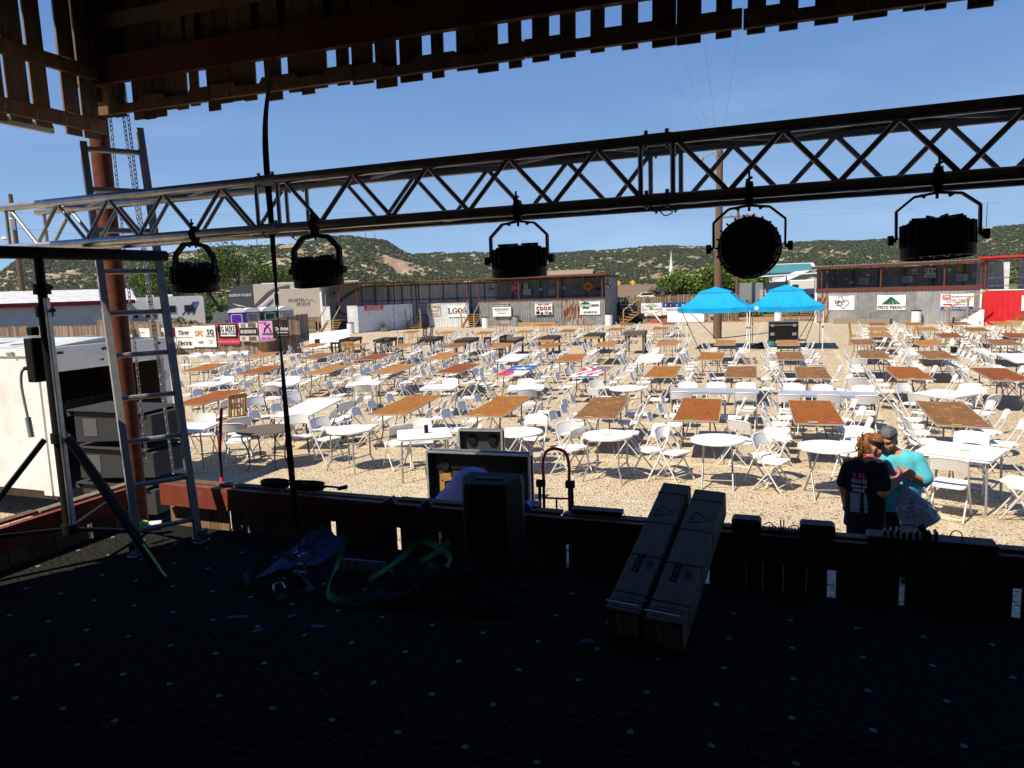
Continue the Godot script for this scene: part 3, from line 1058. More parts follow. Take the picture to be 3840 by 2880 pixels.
	for q in [[V(0.03, 0.03, 0.05), V(0.12, 0.02, 0.12), V(0.22, 0.03, 0.2), V(0.17, 0.02, 0.3), V(0.08, 0.015, 0.33), V(0.05, 0.03, 0.30)], [V(-0.02, 0.10, 0.03), V(-0.14, 0.13, 0.06), V(-0.24, 0.04, 0.16), V(-0.14, 0.02, 0.26), V(-0.04, 0.05, 0.15)]]:
		st = mb()
		sm = smooth_pts(q, 8)
		pts = sm
		sides = PackedVector3Array()
		for i in sm.size():
			var dd := sm[mini(i + 1, sm.size() - 1)] - sm[maxi(i - 1, 0)]
			sides.append((Vector3.UP * 0.7 + dd.cross(Vector3.UP).normalized() * (0.4 + 0.5 * sin(i * 0.5))).normalized())
		ribbon(st, pts, sides, 0.035, 0.003)
		obj("loose_end", st, M.webgrey, s)
	st = mb()
	path(st, smooth_pts([V(0.05, 0.02, 0.29), V(0.02, 0.04, 0.26), V(0.05, 0.045, 0.23), V(0.09, 0.03, 0.25)], 6), 0.006, 6)
	obj("hook", st, M.alu, s)

func truss() -> void:
	var t := thing("lighting_truss", "long aluminium box truss hung level across the stage opening", "truss", P(0, 3.711, 3.25))
	var w := 0.254
	var xa := -4.72
	var xb := 3.6
	for y: float in [0.0, -w]:
		for z: float in [0.0, -w]:
			var st := mb()
			tube(st, V(xa, y, z), V(xb, y, z), 0.0254, 16)
			obj("chord", st, M.alu, t)
	var joints := [-2.62, -0.54, 1.54]
	for j: float in joints:
		for y: float in [0.0, -w]:
			for z: float in [0.0, -w]:
				var st := mb()
				var o := V(j, y, z)
				tube(st, o - Vector3.RIGHT * 0.062, o + Vector3.RIGHT * 0.062, 0.0275, 16)
				for e: float in [-0.045, 0.045]:
					tube(st, o + V(e, -0.036, 0), o + V(e, 0.040, 0), 0.0065, 6)
					tube(st, o + V(e, 0.026, 0), o + V(e, 0.042, 0), 0.0095, 6)
				for e: float in [-0.02, -0.007, 0.007, 0.02]:
					tube(st, o + V(e, 0, 0) - Vector3.RIGHT * 0.002, o + V(e, 0, 0) + Vector3.RIGHT * 0.002, 0.0287, 12)
				obj("coupler", st, M.alu_dull, t)
				if y < -0.1:
					st = mb()
					path(st, smooth_pts([o + V(-0.03, -0.02, 0.02), o + V(0.0, -0.05, 0.03), o + V(0.03, -0.035, 0.0), o + V(0.015, -0.02, -0.02)], 5), 0.003, 5)
					obj("cable_tie", st, M.cable, t)
	var segs := [[-4.66, -2.69, -4.62], [-2.55, -0.61, -2.50], [-0.47, 1.47, -0.45], [1.61, 3.55, 1.63]]
	for s in segs:
		for z: float in [0.0, -w]:
			for e in 2:
				var st := mb()
				tube(st, V(s[e], 0, z), V(s[e], -w, z), 0.0115, 8)
				obj("post", st, M.alu_dull, t)
			# zigzag of the face: the back one runs opposite to the front one
			var x: float = s[2]
			var top := z == 0.0
			while x < s[1] - 0.10:
				var nx := minf(x + 0.212, s[1])
				var st := mb()
				var a := V(x, -0.012 if top else -w + 0.012, z)
				var b := V(nx, -w + 0.012 if top else -0.012, z)
				tube(st, a, b, 0.0115, 8)
				obj("brace", st, M.alu_dull, t)
				x = nx
				top = not top
		for y: float in [0.0, -w]:
			var x: float = s[0]
			var near := y == 0.0
			while x < s[1] - 0.10:
				var nx := minf(x + 0.424, s[1])
				var st := mb()
				tube(st, V(x, y, -0.012 if near else -w + 0.012), V(nx, y, -w + 0.012 if near else -0.012), 0.0095, 8)
				obj("brace", st, M.alu_dull, t)
				x = nx
				near = not near

func par_light(label: String, s: float, tilt: float, roll: float, r: float, drop: float, yw := 0.009) -> void:
	var t := thing("stage_light", label, "stage light", P(s, 3.457, 3.25), 0.0, "round stage lights hanging from the truss")
	# clamp round the front lower chord
	var st := mb()
	for e: float in [-1.0, 1.0]:
		var pts := PackedVector3Array()
		for k in 9:
			var a := PI * (0.5 + 1.0 * k / 8.0) if e < 0 else PI * (0.5 - 1.0 * k / 8.0)
			pts.append(V(0, sin(a) * 0.031, cos(a) * 0.031))
		for x: float in [-0.011, 0.0, 0.011]:
			var q := PackedVector3Array()
			for p in pts:
				q.append(p + V(x, 0, 0))
			path(st, q, 0.0062, 5)
	box(st, V(0, 0.036, 0.0), V(0.03, 0.018, 0.035), Transform3D(), 0.002)
	tube(st, V(0, 0.03, 0.018), V(0, 0.085, 0.018), 0.005, 6)
	box(st, V(0, 0.062, 0.018), V(0.03, 0.01, 0.012), Transform3D(Basis(Vector3.BACK, 0.5), V(0.03, 0.0, 0)), 0.002)
	box(st, V(0, -0.038, 0), V(0.034, 0.018, 0.034), Transform3D(), 0.002)
	obj("clamp", st, M.black, t)
	st = mb()
	tube(st, V(0, -0.04, 0), V(0, -0.075, 0), 0.006, 6)
	for e: float in [-1.0, 1.0]:
		box(st, V(e * 0.012, -0.078, 0), V(0.02, 0.012, 0.005), Transform3D(Basis(Vector3.BACK, e * 0.5), V(0, 0, 0)))
	obj("wing_bolt", st, M.black, t)
	# yoke
	var turn := Basis(Vector3.BACK, roll)
	st = mb()
	var yk := [V(-r - 0.012, -drop, 0), V(-r - 0.012, -drop + 0.11, 0), V(-r * 0.62, -0.062, 0), V(0, -0.052, 0), V(r * 0.62, -0.062, 0), V(r + 0.012, -drop + 0.11, 0), V(r + 0.012, -drop, 0)]
	for i in yk.size() - 1:
		bar(st, turn * yk[i], turn * yk[i + 1], yw, 0.026, Vector3.BACK)
	obj("yoke", st, M.black, t)
	for e: float in [-1.0, 1.0]:
		st = mb()
		var o := turn * V(e * (r + 0.012), -drop, 0)
		tube(st, o, o + turn.x * e * 0.012, 0.008, 8)
		tube(st, o + turn.x * e * 0.010, o + turn.x * e * 0.030, 0.020, 10)
		obj("knob", st, M.black, t)
	# body: a finned drum with a rim and a lens on its open side
	var bs := turn * Basis(Vector3.RIGHT, tilt)
	var xf := Transform3D(bs, turn * V(0, -drop, 0))
	st = mb()
	lathe(st, [Vector2(0.0, 0.068), Vector2(r * 0.55, 0.068), Vector2(r * 0.82, 0.060), Vector2(r * 0.93, 0.036), Vector2(r * 0.94, -0.03), Vector2(r * 1.0, -0.036), Vector2(r * 1.0, -0.078), Vector2(r * 0.93, -0.080), Vector2(r * 0.93, -0.066), Vector2(0.0, -0.066)], 28, xf)
	for k in 22:
		var a := TAU * k / 22.0
		box(st, V(r * 0.92, 0.010, 0), V(0.024, 0.085, 0.007), xf * Transform3D(Basis(Vector3.UP, a), Vector3.ZERO))
	for k in 9:
		var a := TAU * k / 9.0
		box(st, V(r * 0.5, 0.070, 0), V(r * 0.5, 0.012, 0.008), xf * Transform3D(Basis(Vector3.UP, a), Vector3.ZERO))
	obj("housing", st, M.black, t)
	st = mb()
	for k in 18:
		var ring := 0.35 if k < 6 else 0.72
		var a := TAU * k / (6.0 if k < 6 else 12.0)
		lathe(st, [Vector2(0.0, -0.004), Vector2(0.011, -0.001), Vector2(0.012, 0.003)], 8, xf * Transform3D(Basis(), V(cos(a) * r * ring, -0.068, sin(a) * r * ring)))
	obj("lens", st, M.glass, t)

func crank_stand() -> void:
	var o := V(-4.05, 1.5, -2.98)
	var t := thing("crank_stand", "black tripod crank stand with a crossbar holding up the left end of the truss", "stand", o)
	var st := mb()
	tube(st, V(-0.14, 1.888, 0.80), V(0.13, 1.888, -0.80), 0.036, 16)
	obj("crossbar", st, M.black, t)
	st = mb()
	tube(st, V(0, 1.30, 0), V(0, 1.86, 0), 0.026, 12)
	obj("upper_tube", st, M.black, t)
	st = mb()
	tube(st, V(0, 0.22, 0), V(0, 1.60, 0), 0.034, 14)
	obj("mast", st, M.black, t)
	st = mb()
	box(st, V(0.045, 0.95, 0.012), V(0.022, 1.36, 0.03), Transform3D(), 0.003)
	obj("rail", st, M.alu_dull, t)
	st = mb()
	for y: float in [0.24, 0.80, 1.55, 1.68]:
		tube(st, V(0, y - 0.03, 0), V(0, y + 0.03, 0), 0.046, 12)
	for y: float in [1.55, 1.68]:
		tube(st, V(0.04, y, 0.0), V(0.085, y + 0.005, 0.02), 0.007, 6)
		box(st, V(0.10, y + 0.007, 0.025), V(0.04, 0.022, 0.012), Transform3D(), 0.003)
	obj("collar", st, M.black, t)
	st = mb()
	box(st, V(-0.085, 1.27, 0.03), V(0.07, 0.26, 0.07), Transform3D(), 0.006)
	box(st, V(-0.075, 1.44, 0.03), V(0.05, 0.05, 0.05), Transform3D(), 0.006)
	tube(st, V(-0.12, 1.22, 0.03), V(-0.17, 1.22, 0.04), 0.012, 8)
	obj("winch", st, M.black, t)
	st = mb()
	path(st, smooth_pts([V(-0.17, 1.22, 0.04), V(-0.195, 1.19, 0.045), V(-0.20, 1.10, 0.05), V(-0.165, 0.93, 0.06)], 5), 0.008, 6)
	tube(st, V(-0.165, 0.93, 0.06), V(-0.145, 0.81, 0.065), 0.017, 8)
	obj("crank_handle", st, M.alu_dull, t)
	for a: float in [-0.05, 4.1, 1.95]:
		var dir := V(cos(a), 0, -sin(a))
		var far := 0.78 if a < 1.0 else 0.72
		st = mb()
		bar(st, dir * 0.075 + V(0, 0.80, 0), dir * far + V(0, 0.012, 0), 0.042, 0.03, Vector3.UP, 0.003)
		obj("leg", st, M.black, t)
		st = mb()
		var mid := (dir * 0.075 + V(0, 0.80, 0)).lerp(dir * far + V(0, 0.012, 0), 0.66)
		bar(st, dir * 0.04 + V(0, 0.24, 0), mid, 0.022, 0.022)
		obj("brace", st, M.black, t)
	st = mb()
	var d0 := V(cos(-0.05), 0, -sin(-0.05))
	var a0 := (d0 * 0.075 + V(0, 0.80, 0)).lerp(d0 * 0.78 + V(0, 0.012, 0), 0.76) + V(0.012, 0.012, 0.006)
	var a1 := (d0 * 0.075 + V(0, 0.80, 0)).lerp(d0 * 0.78 + V(0, 0.012, 0), 0.985) + V(0.012, 0.012, 0.006)
	bar(st, a0, a1, 0.014, 0.014)
	obj("lime_tape", st, M.lime, t)

func ladder() -> void:
	var fl := V(-3.805, 1.5, -3.215)
	var fr := V(-3.586, 1.5, -3.535)
	var th := deg_to_rad(74.4)
	var up := V(-0.825 * cos(th), sin(th), -0.565 * cos(th))
	var t := thing("extension_ladder", "grey aluminium ladder leaning against the left stage corner", "ladder", (fl + fr) * 0.5)
	var o := (fl + fr) * 0.5
	var across := (fr - fl).normalized()
	var nrm := across.cross(up).normalized()
	var k := 0
	for f: Vector3 in [fl, fr]:
		var st := mb()
		var a := f - o
		var l := 2.72 if k == 0 else 2.85
		var bs := Basis(across, up, nrm)
		var xf := Transform3D(bs, a + up * (l * 0.5 + 0.03))
		box(st, V(0, 0, 0), V(0.006, l, 0.075), xf)
		for z: float in [-0.035, 0.035]:
			box(st, V(0.016 * (-1 if k else 1), 0, z), V(0.042, l, 0.006), xf, 0.001)
		obj("rail", st, M.alu_dull, t)
		st = mb()
		box(st, a + V(0, 0.008, 0), V(0.055, 0.016, 0.10), Transform3D(), 0.002)
		for x: float in [-0.024, 0.024]:
			box(st, a + V(x, 0.05, 0), V(0.005, 0.09, 0.06), Transform3D(), 0.002)
		obj("foot", st, M.alu, t)
		k += 1
	for i in 10:
		var l := 0.16 + 0.2835 * i
		var st := mb()
		bar(st, fl - o + up * l, fr - o + up * l, 0.030, 0.040, nrm, 0.008)
		obj("rung", st, M.alu_dull, t)

func cable_coil(label: String, at: Vector3, r: float, seed_: int) -> void:
	var rr := RandomNumberGenerator.new()
	rr.seed = seed_
	var st := mb()
	var pts := []
	for i in 54:
		var a := TAU * i / 10.0
		var q := r * (0.82 + 0.05 * sin(i * 1.7)) + rr.randf_range(-0.008, 0.008)
		pts.append(V(cos(a) * q, 0.012 + 0.0075 * (i / 10.0) + rr.randf_range(-0.002, 0.003), sin(a) * q * 0.42))
	pts.append(V(r * 1.3, 0.03, -0.02))
	pts.append(V(r * 1.7, 0.03, 0.01))
	path(st, smooth_pts(pts, 3), 0.0075, 6)
	var t := thing("cable_coil", label, "cable coil", at, 0.0, "cable coils on the front rail")
	obj("cable", st, M.cable, t)
	st = mb()
	tube(st, V(r * 1.68, 0.03, 0.01), V(r * 2.1, 0.045, 0.0), 0.014, 8)
	obj("plug", st, M.black, t)

func rail_clutter() -> void:
	var y := 1.78
	cable_coil("coil of black cable, left of the two on the front rail", P(-3.30, y, 3.95), 0.13, 2)
	cable_coil("coil of black cable, right of the two on the front rail", P(-3.03, y, 3.95), 0.15, 5)
	# hanging cable end
	var st := mb()
	path(st, smooth_pts([P(-2.93, 1.80, 3.92), P(-2.93, 1.77, 3.845), P(-2.965, 1.67, 3.84), P(-2.98, 1.58, 3.84)], 6), 0.006, 6)
	tube(st, P(-2.98, 1.58, 3.84), P(-2.98, 1.545, 3.84), 0.009, 8)
	tag(obj("hanging_cable", st, M.cable), "black cable end with a plug hanging over the rail below the right coil", "cable")
	# small junction boxes clamped on the rail
	for q in [[-2.34, 0.5, "small slotted metal junction box tipped on the rail near the strap"], [-2.08, 0.7, "small grey terminal block tipped on the rail left of the loudspeaker"]]:
		var t := thing("junction_box", q[2], "junction box", P(q[0], 1.755, 3.85))
		st = mb()
		var xf := Transform3D(Basis(Vector3.BACK, q[1]), V(0, 0.02, 0))
		box(st, Vector3.ZERO, V(0.10, 0.045, 0.05), xf, 0.004)
		obj("body", st, M.midgrey, t)
		for i in 5:
			st = mb()
			box(st, V(-0.036 + 0.018 * i, 0.024, 0.0), V(0.008, 0.006, 0.04), xf)
			obj("terminal", st, M.paper, t)
	# sheet of paper and a purple cup beside the loudspeaker
	st = mb()
	box(st, Vector3.ZERO, V(0.085, 0.012, 0.05), Transform3D(Basis(Vector3.RIGHT, 0.5), P(-1.42, 1.795, 3.99)), 0.001)
	var lb := thing("label_box", "small box with a white paper label standing on the rail right of the loudspeaker", "box")
	obj("box", st, M.midgrey, lb)
	st = mb()
	box(st, V(0, 0.0075, 0), V(0.08, 0.002, 0.045), Transform3D(Basis(Vector3.RIGHT, 0.5), P(-1.42, 1.795, 3.99)))
	obj("paper_label", st, M.paper, lb)
	for i in 4:
		st = mb()
		box(st, V(0.01, 0.0088, -0.015 + 0.009 * i), V(0.045 - 0.006 * (i % 2), 0.0006, 0.0035), Transform3D(Basis(Vector3.RIGHT, 0.5), P(-1.42, 1.795, 3.99)))
		obj("print", st, M.ink, lb)
	st = mb()
	lathe(st, [Vector2(0.0, 0.0), Vector2(0.022, 0.0), Vector2(0.024, 0.05), Vector2(0.017, 0.058), Vector2(0.0, 0.058)], 14, Transform3D(Basis(Vector3.BACK, 0.9), P(-1.40, 1.79, 3.88)))
	tag(obj("purple_cap", st, M.purple), "dark purple cap lying on the rail right of the loudspeaker", "cap")
	# flat slab and the black boxes along the right of the rail
	st = mb()
	box(st, P(-1.02, 1.785, 3.98), V(0.30, 0.028, 0.08), Transform3D(), 0.003)
	tag(obj("flat_case", st, M.black), "flat black case lying on the rail left of the cardboard cartons", "case")
	for q in [[-0.185, 0.15, 1.80, "black power box on the rail right against the cardboard cartons"], [0.165, 0.17, 1.805, "black power box on the rail in front of the woman in black"]]:
		var t := thing("power_box", q[3], "power box", P(q[0], 1.765, 3.93))
		st = mb()
		box(st, V(0, 0.035, 0), V(q[1], 0.07, 0.11), Transform3D(), 0.012)
		obj("body", st, M.black, t)
		st = mb()
		box(st, V(0, 0.03, 0.057), V(q[1] * 0.8, 0.035, 0.004))
		obj("panel", st, M.midgrey, t)
	var tr := thing("cable_tray", "black tray of wireless gear and cables on the rail near the plastic bag", "tray", P(0.68, 1.76, 3.93))
	st = mb()
	box(st, V(0, 0.022, 0), V(0.56, 0.044, 0.12), Transform3D(), 0.006)
	obj("body", st, M.black, tr)
	rng.seed = 44
	for i in 9:
		st = mb()
		box(st, V(-0.2 + 0.028 * i, 0.055, 0.0), V(0.012, 0.026 + 0.012 * (i % 3), 0.06), Transform3D(), 0.003)
		obj("plug", st, M.black, tr)
	st = mb()
	box(st, V(0.01, 0.075, 0.0), V(0.03, 0.085, 0.03), Transform3D(Basis(Vector3.BACK, 0.5), V(0, 0, 0)), 0.004)
	path(st, smooth_pts([V(-0.03, 0.08, 0), V(-0.1, 0.10, 0), V(-0.16, 0.085, 0), V(-0.17, 0.05, 0)], 6), 0.003, 5)
	path(st, smooth_pts([V(0.08, 0.05, 0), V(0.1, 0.085, 0), V(0.13, 0.08, 0), V(0.14, 0.045, 0)], 6), 0.003, 5)
	obj("cable", st, M.black, tr)
	st = mb()
	for i in 2:
		tube(st, P(-0.012 + 0.014 * i, 1.775, 3.93), P(-0.014 + 0.016 * i, 1.835, 3.93), 0.004, 6)
	for i in 10:
		box(st, P(-0.07 + 0.016 * i, 1.785, 3.92), V(0.007, 0.02, 0.05))
	path(st, smooth_pts([P(-0.10, 1.80, 3.93), P(-0.07, 1.815, 3.93), P(-0.05, 1.80, 3.93), P(-0.03, 1.785, 3.93)], 5), 0.003, 5)
	path(st, smooth_pts([P(0.03, 1.80, 3.93), P(0.06, 1.81, 3.93), P(0.08, 1.795, 3.93)], 5), 0.003, 5)
	tag(obj("adapter_row", st, M.black), "row of black adapters and stub aerials between the two power boxes", "adapters")

func loudspeaker() -> void:
	var t := thing("loudspeaker", "upright black plastic loudspeaker at the middle of the front rail", "loudspeaker", P(-1.54, 1.5, 3.62), 0.12)
	var st := mb()
	var poly := PackedVector2Array([Vector2(-0.165, -0.13), Vector2(0.165, -0.13), Vector2(0.175, -0.02), Vector2(0.12, 0.12), Vector2(0.08, 0.14), Vector2(-0.08, 0.14), Vector2(-0.12, 0.12), Vector2(-0.175, -0.02)])
	slab(st, poly, 0.50, Transform3D(Basis(), V(0, 0.515, 0)))
	obj("cabinet", st, M.speaker, t)
	st = mb()
	var top := PackedVector2Array()
	for p in poly:
		top.append(p * 0.93)
	for i in poly.size():
		var j := (i + 1) % poly.size()
		face(st, V(poly[i].x, 0.515, poly[i].y), V(poly[j].x, 0.515, poly[j].y), V(top[j].x, 0.545, top[j].y), V(top[i].x, 0.545, top[i].y), V(poly[i].x + poly[j].x, 0.15, poly[i].y + poly[j].y))
	slab(st, top, 0.004, Transform3D(Basis(), V(0, 0.545, 0)))
	obj("top_cap", st, M.speaker, t)
	st = mb()
	box(st, V(0, 0.549, 0.02), V(0.16, 0.006, 0.03), Transform3D(), 0.002)
	obj("handle", st, M.black, t)
	st = mb()
	box(st, V(0, 0.25, 0.142), V(0.12, 0.24, 0.006), Transform3D(), 0.002)
	obj("rear_panel", st, M.black, t)
	for e: float in [-1.0, 1.0]:
		st = mb()
		box(st, V(e * 0.10, 0.008, 0.0), V(0.04, 0.016, 0.18))
		obj("foot", st, M.black, t)

func cartons() -> void:
	var i := 0
	for q in [[-0.665, 0.155, 0.97, "long taped cardboard carton leaning over the rail, left of the pair"], [-0.475, 0.165, 0.95, "long taped cardboard carton leaning over the rail, right of the pair"]]:
		# local frame: y runs up the carton's length
		var foot := P(q[0], 1.505, 3.05 - 0.05 * i)
		var dir := P(0.10, 0.31, 0.95).normalized()
		var side := V(1, 0, 0)
		side = (side - dir * side.dot(dir)).normalized()
		var up := side.cross(dir).normalized()
		if up.y < 0:
			up = -up
		var t := thing("carton", q[3], "carton", foot)
		var w: float = q[1]
		var l: float = q[2] + 0.08
		var xf := Transform3D(Basis(side, dir, up), dir * (l * 0.5 - 0.005) + up * 0.085)
		var st := mb()
		box(st, Vector3.ZERO, V(w, l, 0.15), xf, 0.006)
		obj("box", st, M.card, t)
		rng.seed = 60 + i
		for k in 4:
			st = mb()
			var y := (-0.38 + 0.26 * k) * l
			box(st, V(0, y, 0), V(w + 0.004, 0.006, 0.154), xf, 0.001)
			obj("band", st, M.ink, t)
		for k in 5:
			st = mb()
			box(st, V(0.02 * sin(k * 2.0), -0.5 * l + 0.012 + 0.02 * k, 0.0762), V(w * 0.94, 0.008, 0.002), xf)
			obj("tape_crease", st, M.paper if k == 2 else M.card, t)
		# printed marks: a triangle, a column of symbols, small print
		st = mb()
		var tp: Array[Vector3] = [V(-0.05, 0.20, 0.0765), V(0.05, 0.24, 0.0765), V(-0.03, 0.30, 0.0765)]
		for k in 3:
			bar(st, xf * tp[k], xf * tp[(k + 1) % 3], 0.004, 0.001, up)
		obj("printed_triangle", st, M.ink, t)
		for k in 4:
			st = mb()
			box(st, V(-0.02, -0.24 + 0.036 * k, 0.0762), V(0.034, 0.030, 0.0014), xf)
			obj("printed_square", st, M.ink, t)
			st = mb()
			lathe(st, [Vector2(0.0, 0.0014), Vector2(0.006, 0.0014), Vector2(0.006, 0.0)], 8, xf * Transform3D(Basis(Vector3.RIGHT, PI * 0.5), V(-0.02, -0.24 + 0.036 * k, 0.0765)))
			obj("symbol", st, M.card, t)
		for k in 4:
			st = mb()
			box(st, V(0.025 + 0.009 * k, -0.19, 0.0761), V(0.003, 0.07 - 0.008 * k, 0.001), xf)
			obj("small_print", st, M.ink, t)
		st = mb()
		box(st, V(0.02, -0.5 * l - 0.001, -0.005), V(w * 0.62, 0.002, 0.115), xf)
		obj("shipping_label", st, M.paper, t)
		for k in 6:
			st = mb()
			box(st, V(0.02, -0.5 * l - 0.0025, -0.045 + 0.017 * k), V(w * 0.5 - 0.008 * (k % 3), 0.001, 0.005), xf)
			obj("print", st, M.ink, t)
		i += 1

func deck_clutter() -> void:
	rng.seed = 71
	# blue tarp, draped
	var st := mb()
	var n := vnoise(14, 3.2, 3)
	var g := 18
	var pt := func(i: int, j: int) -> Vector3:
		var u := float(i) / g
		var v := float(j) / g
		var a := P(-2.80, 1.5, 3.12).lerp(P(-2.58, 1.5, 3.40), v)
		var b := P(-2.95, 1.5, 3.74).lerp(P(-2.60, 1.5, 3.80), v)
		var p := a.lerp(b, u)
		var hgt := sin(PI * clampf(v, 0, 1)) * (0.03 + 0.09 * u) * (0.7 + 0.6 * n.get_noise_2d(u * 1.3, v * 1.3))
		return p + V(0, 0.006 + maxf(hgt, 0.0), 0)
	for i in g:
		for j in g:
			var a: Vector3 = pt.call(i, j)
			var b: Vector3 = pt.call(i + 1, j)
			var c: Vector3 = pt.call(i + 1, j + 1)
			var d: Vector3 = pt.call(i, j + 1)
			face(st, a, b, c, d, Vector3.UP)
			face(st, a - Vector3.UP * 0.004, b - Vector3.UP * 0.004, c - Vector3.UP * 0.004, d - Vector3.UP * 0.004, Vector3.DOWN)
	tag(obj("blue_tarp", st, M.tarp), "crumpled dark blue tarp on the deck behind the ratchet strap", "tarp")
	st = mb()
	for q in [[V(-2.86, 1.56, -3.6), V(-2.78, 1.63, -3.66), V(-2.72, 1.60, -3.58), V(-2.70, 1.55, -3.48)], [V(-2.80, 1.60, -3.7), V(-2.70, 1.65, -3.62), V(-2.66, 1.6, -3.5), V(-2.62, 1.56, -3.42)], [V(-2.84, 1.57, -3.52), V(-2.80, 1.60, -3.45), V(-2.76, 1.56, -3.38)]]:
		path(st, smooth_pts(q, 6), 0.005, 5)
	tag(obj("loose_cords", st, M.cable), "thin black cords lying across the blue tarp", "cord")
	# outlet strip on its side
	var t := thing("outlet_strip", "dark metal outlet strip with five round sockets on the deck beside the green strap", "outlet strip", P(-2.25, 1.5, 3.37))
	var xf := Transform3D(Basis(Vector3.UP, 0.05) * Basis(Vector3.RIGHT, -0.35), V(0, 0.045, 0))
	st = mb()
	box(st, Vector3.ZERO, V(0.27, 0.075, 0.05), xf, 0.004)
	obj("housing", st, M.grey, t)
	for k in 5:
		st = mb()
		lathe(st, [Vector2(0.017, 0.0), Vector2(0.017, 0.004), Vector2(0.012, 0.004), Vector2(0.011, 0.001), Vector2(0.0, 0.001)], 12, xf * Transform3D(Basis(Vector3.RIGHT, PI * 0.5), V(-0.10 + 0.05 * k, 0, 0.0252)))
		obj("socket", st, M.alu, t)
	# green webbing
	var s := thing("green_strap", "bright green webbing strap looping round the black blanket on the deck", "strap", P(-2.1, 1.5, 3.3))
	var loops := [[P(-0.33, 0.16, 0.19), P(-0.33, 0.03, 0.10), P(-0.24, 0.02, -0.12), P(-0.13, 0.02, -0.28), P(-0.01, 0.02, -0.31), P(0.08, 0.04, -0.29)], [P(0.0, 0.05, -0.10), P(0.08, 0.10, 0.08), P(0.13, 0.16, 0.22), P(0.24, 0.16, 0.22), P(0.36, 0.12, 0.17), P(0.38, 0.10, 0.05), P(0.28, 0.11, 0.06)], [P(0.22, 0.11, 0.08), P(0.27, 0.13, 0.18), P(0.30, 0.16, 0.31)]]
	for l in loops:
		st = mb()
		var sm := smooth_pts(l, 8)
		var sides := PackedVector3Array()
		for i in sm.size():
			var dd := (sm[mini(i + 1, sm.size() - 1)] - sm[maxi(i - 1, 0)]).normalized()
			var sd := dd.cross(V(0.2, 0.35, 1.0).normalized()).normalized()
			sides.append((sd + Vector3.UP * 0.6 * sin(i * 0.3)).normalized())
		ribbon(st, sm, sides, 0.034, 0.003)
		obj("webbing", st, M.webgreen, s)
	# black moving blanket
	st = mb()
	g = 26
	var nb := vnoise(15, 2.4, 3)
	var pb := func(i: int, j: int) -> Vector3:
		var u := float(i) / g
		var v := float(j) / g
		var p := P(lerpf(-2.06, -1.16, u), 1.5, lerpf(3.02, 3.46, v) + 0.12 * (u - 0.4) * (1.0 - v))
		var h := pow(sin(PI * u), 0.6) * pow(sin(PI * clampf(v, 0.0, 1.0)), 0.6) * (0.11 + 0.09 * nb.get_noise_2d(u * 1.5, v * 1.5))
		return p + V(0, 0.004 + maxf(h, 0.0), 0)
	for i in g:
		for j in g:
			face(st, pb.call(i, j), pb.call(i + 1, j), pb.call(i + 1, j + 1), pb.call(i, j + 1), Vector3.UP)
	st.index()
	tag(obj("black_blanket", st, M.blackmatt), "black blanket heaped on the deck in front of the loudspeaker", "blanket")
	# strips of old tape
	for q in [[-2.56, 2.71, 0.10, 0.4, "longest of all, left of the blanket"], [-2.10, 2.74, 0.075, 0.15, "right of the longest one"], [-2.36, 2.62, 0.05, 1.2, "nearest the camera"], [-2.30, 2.80, 0.045, 1.1, "just below the loose strap end"], [-0.82, 2.98, 0.055, 0.1, "beside the cardboard cartons"]]:
		st = mb()
		box(st, Vector3.ZERO, V(q[2], 0.001, 0.028), Transform3D(Basis(Vector3.UP, q[3]), P(q[0], 1.5022, q[1])))
		tag(obj("tape_strip", st, M.tarp), "worn blue grey tape strip on the deck, " + q[4], "tape", "worn tape strips on the deck")
	# drinks bottle by the ladder
	t = thing("water_bottle", "clear water bottle with a lime green wrapper lying by the ladder's foot", "bottle", P(-4.14, 1.5, 3.62), 0.6)
	st = mb()
	lathe(st, [Vector2(0.0, 0.0), Vector2(0.032, 0.004), Vector2(0.034, 0.02), Vector2(0.034, 0.12), Vector2(0.014, 0.165), Vector2(0.014, 0.18), Vector2(0.0, 0.18)], 14, Transform3D(Basis(Vector3.BACK, PI * 0.5), V(0.09, 0.035, 0)))
	obj("bottle", st, M.paper, t)
	st = mb()
	lathe(st, [Vector2(0.038, 0.0), Vector2(0.046, 0.03), Vector2(0.036, 0.07)], 12, Transform3D(Basis(Vector3.BACK, PI * 0.5), V(0.0, 0.04, 0.01)))
	obj("wrapper", st, M.lime, t)
	# long handled squeegee standing outside the rail
	t = thing("red_pole", "thin red and black pole standing just outside the front rail near the ladder", "pole", P(-4.06, 0, 4.22))
	st = mb()
	tube(st, V(0, 0.0, 0), V(0.03, 1.95, -0.01), 0.011, 8)
	obj("shaft", st, M.black, t)
	st = mb()
	tube(st, V(0.03, 1.95, -0.01), V(0.078, 2.27, -0.012), 0.012, 8)
	obj("grip", st, M.maroon, t)
	st = mb()
	lathe(st, [Vector2(0.03, 1.66), Vector2(0.022, 1.70), Vector2(0.012, 1.74)], 10, Transform3D(Basis(), V(0.024, 0, -0.01)))
	obj("flange", st, M.red, t)

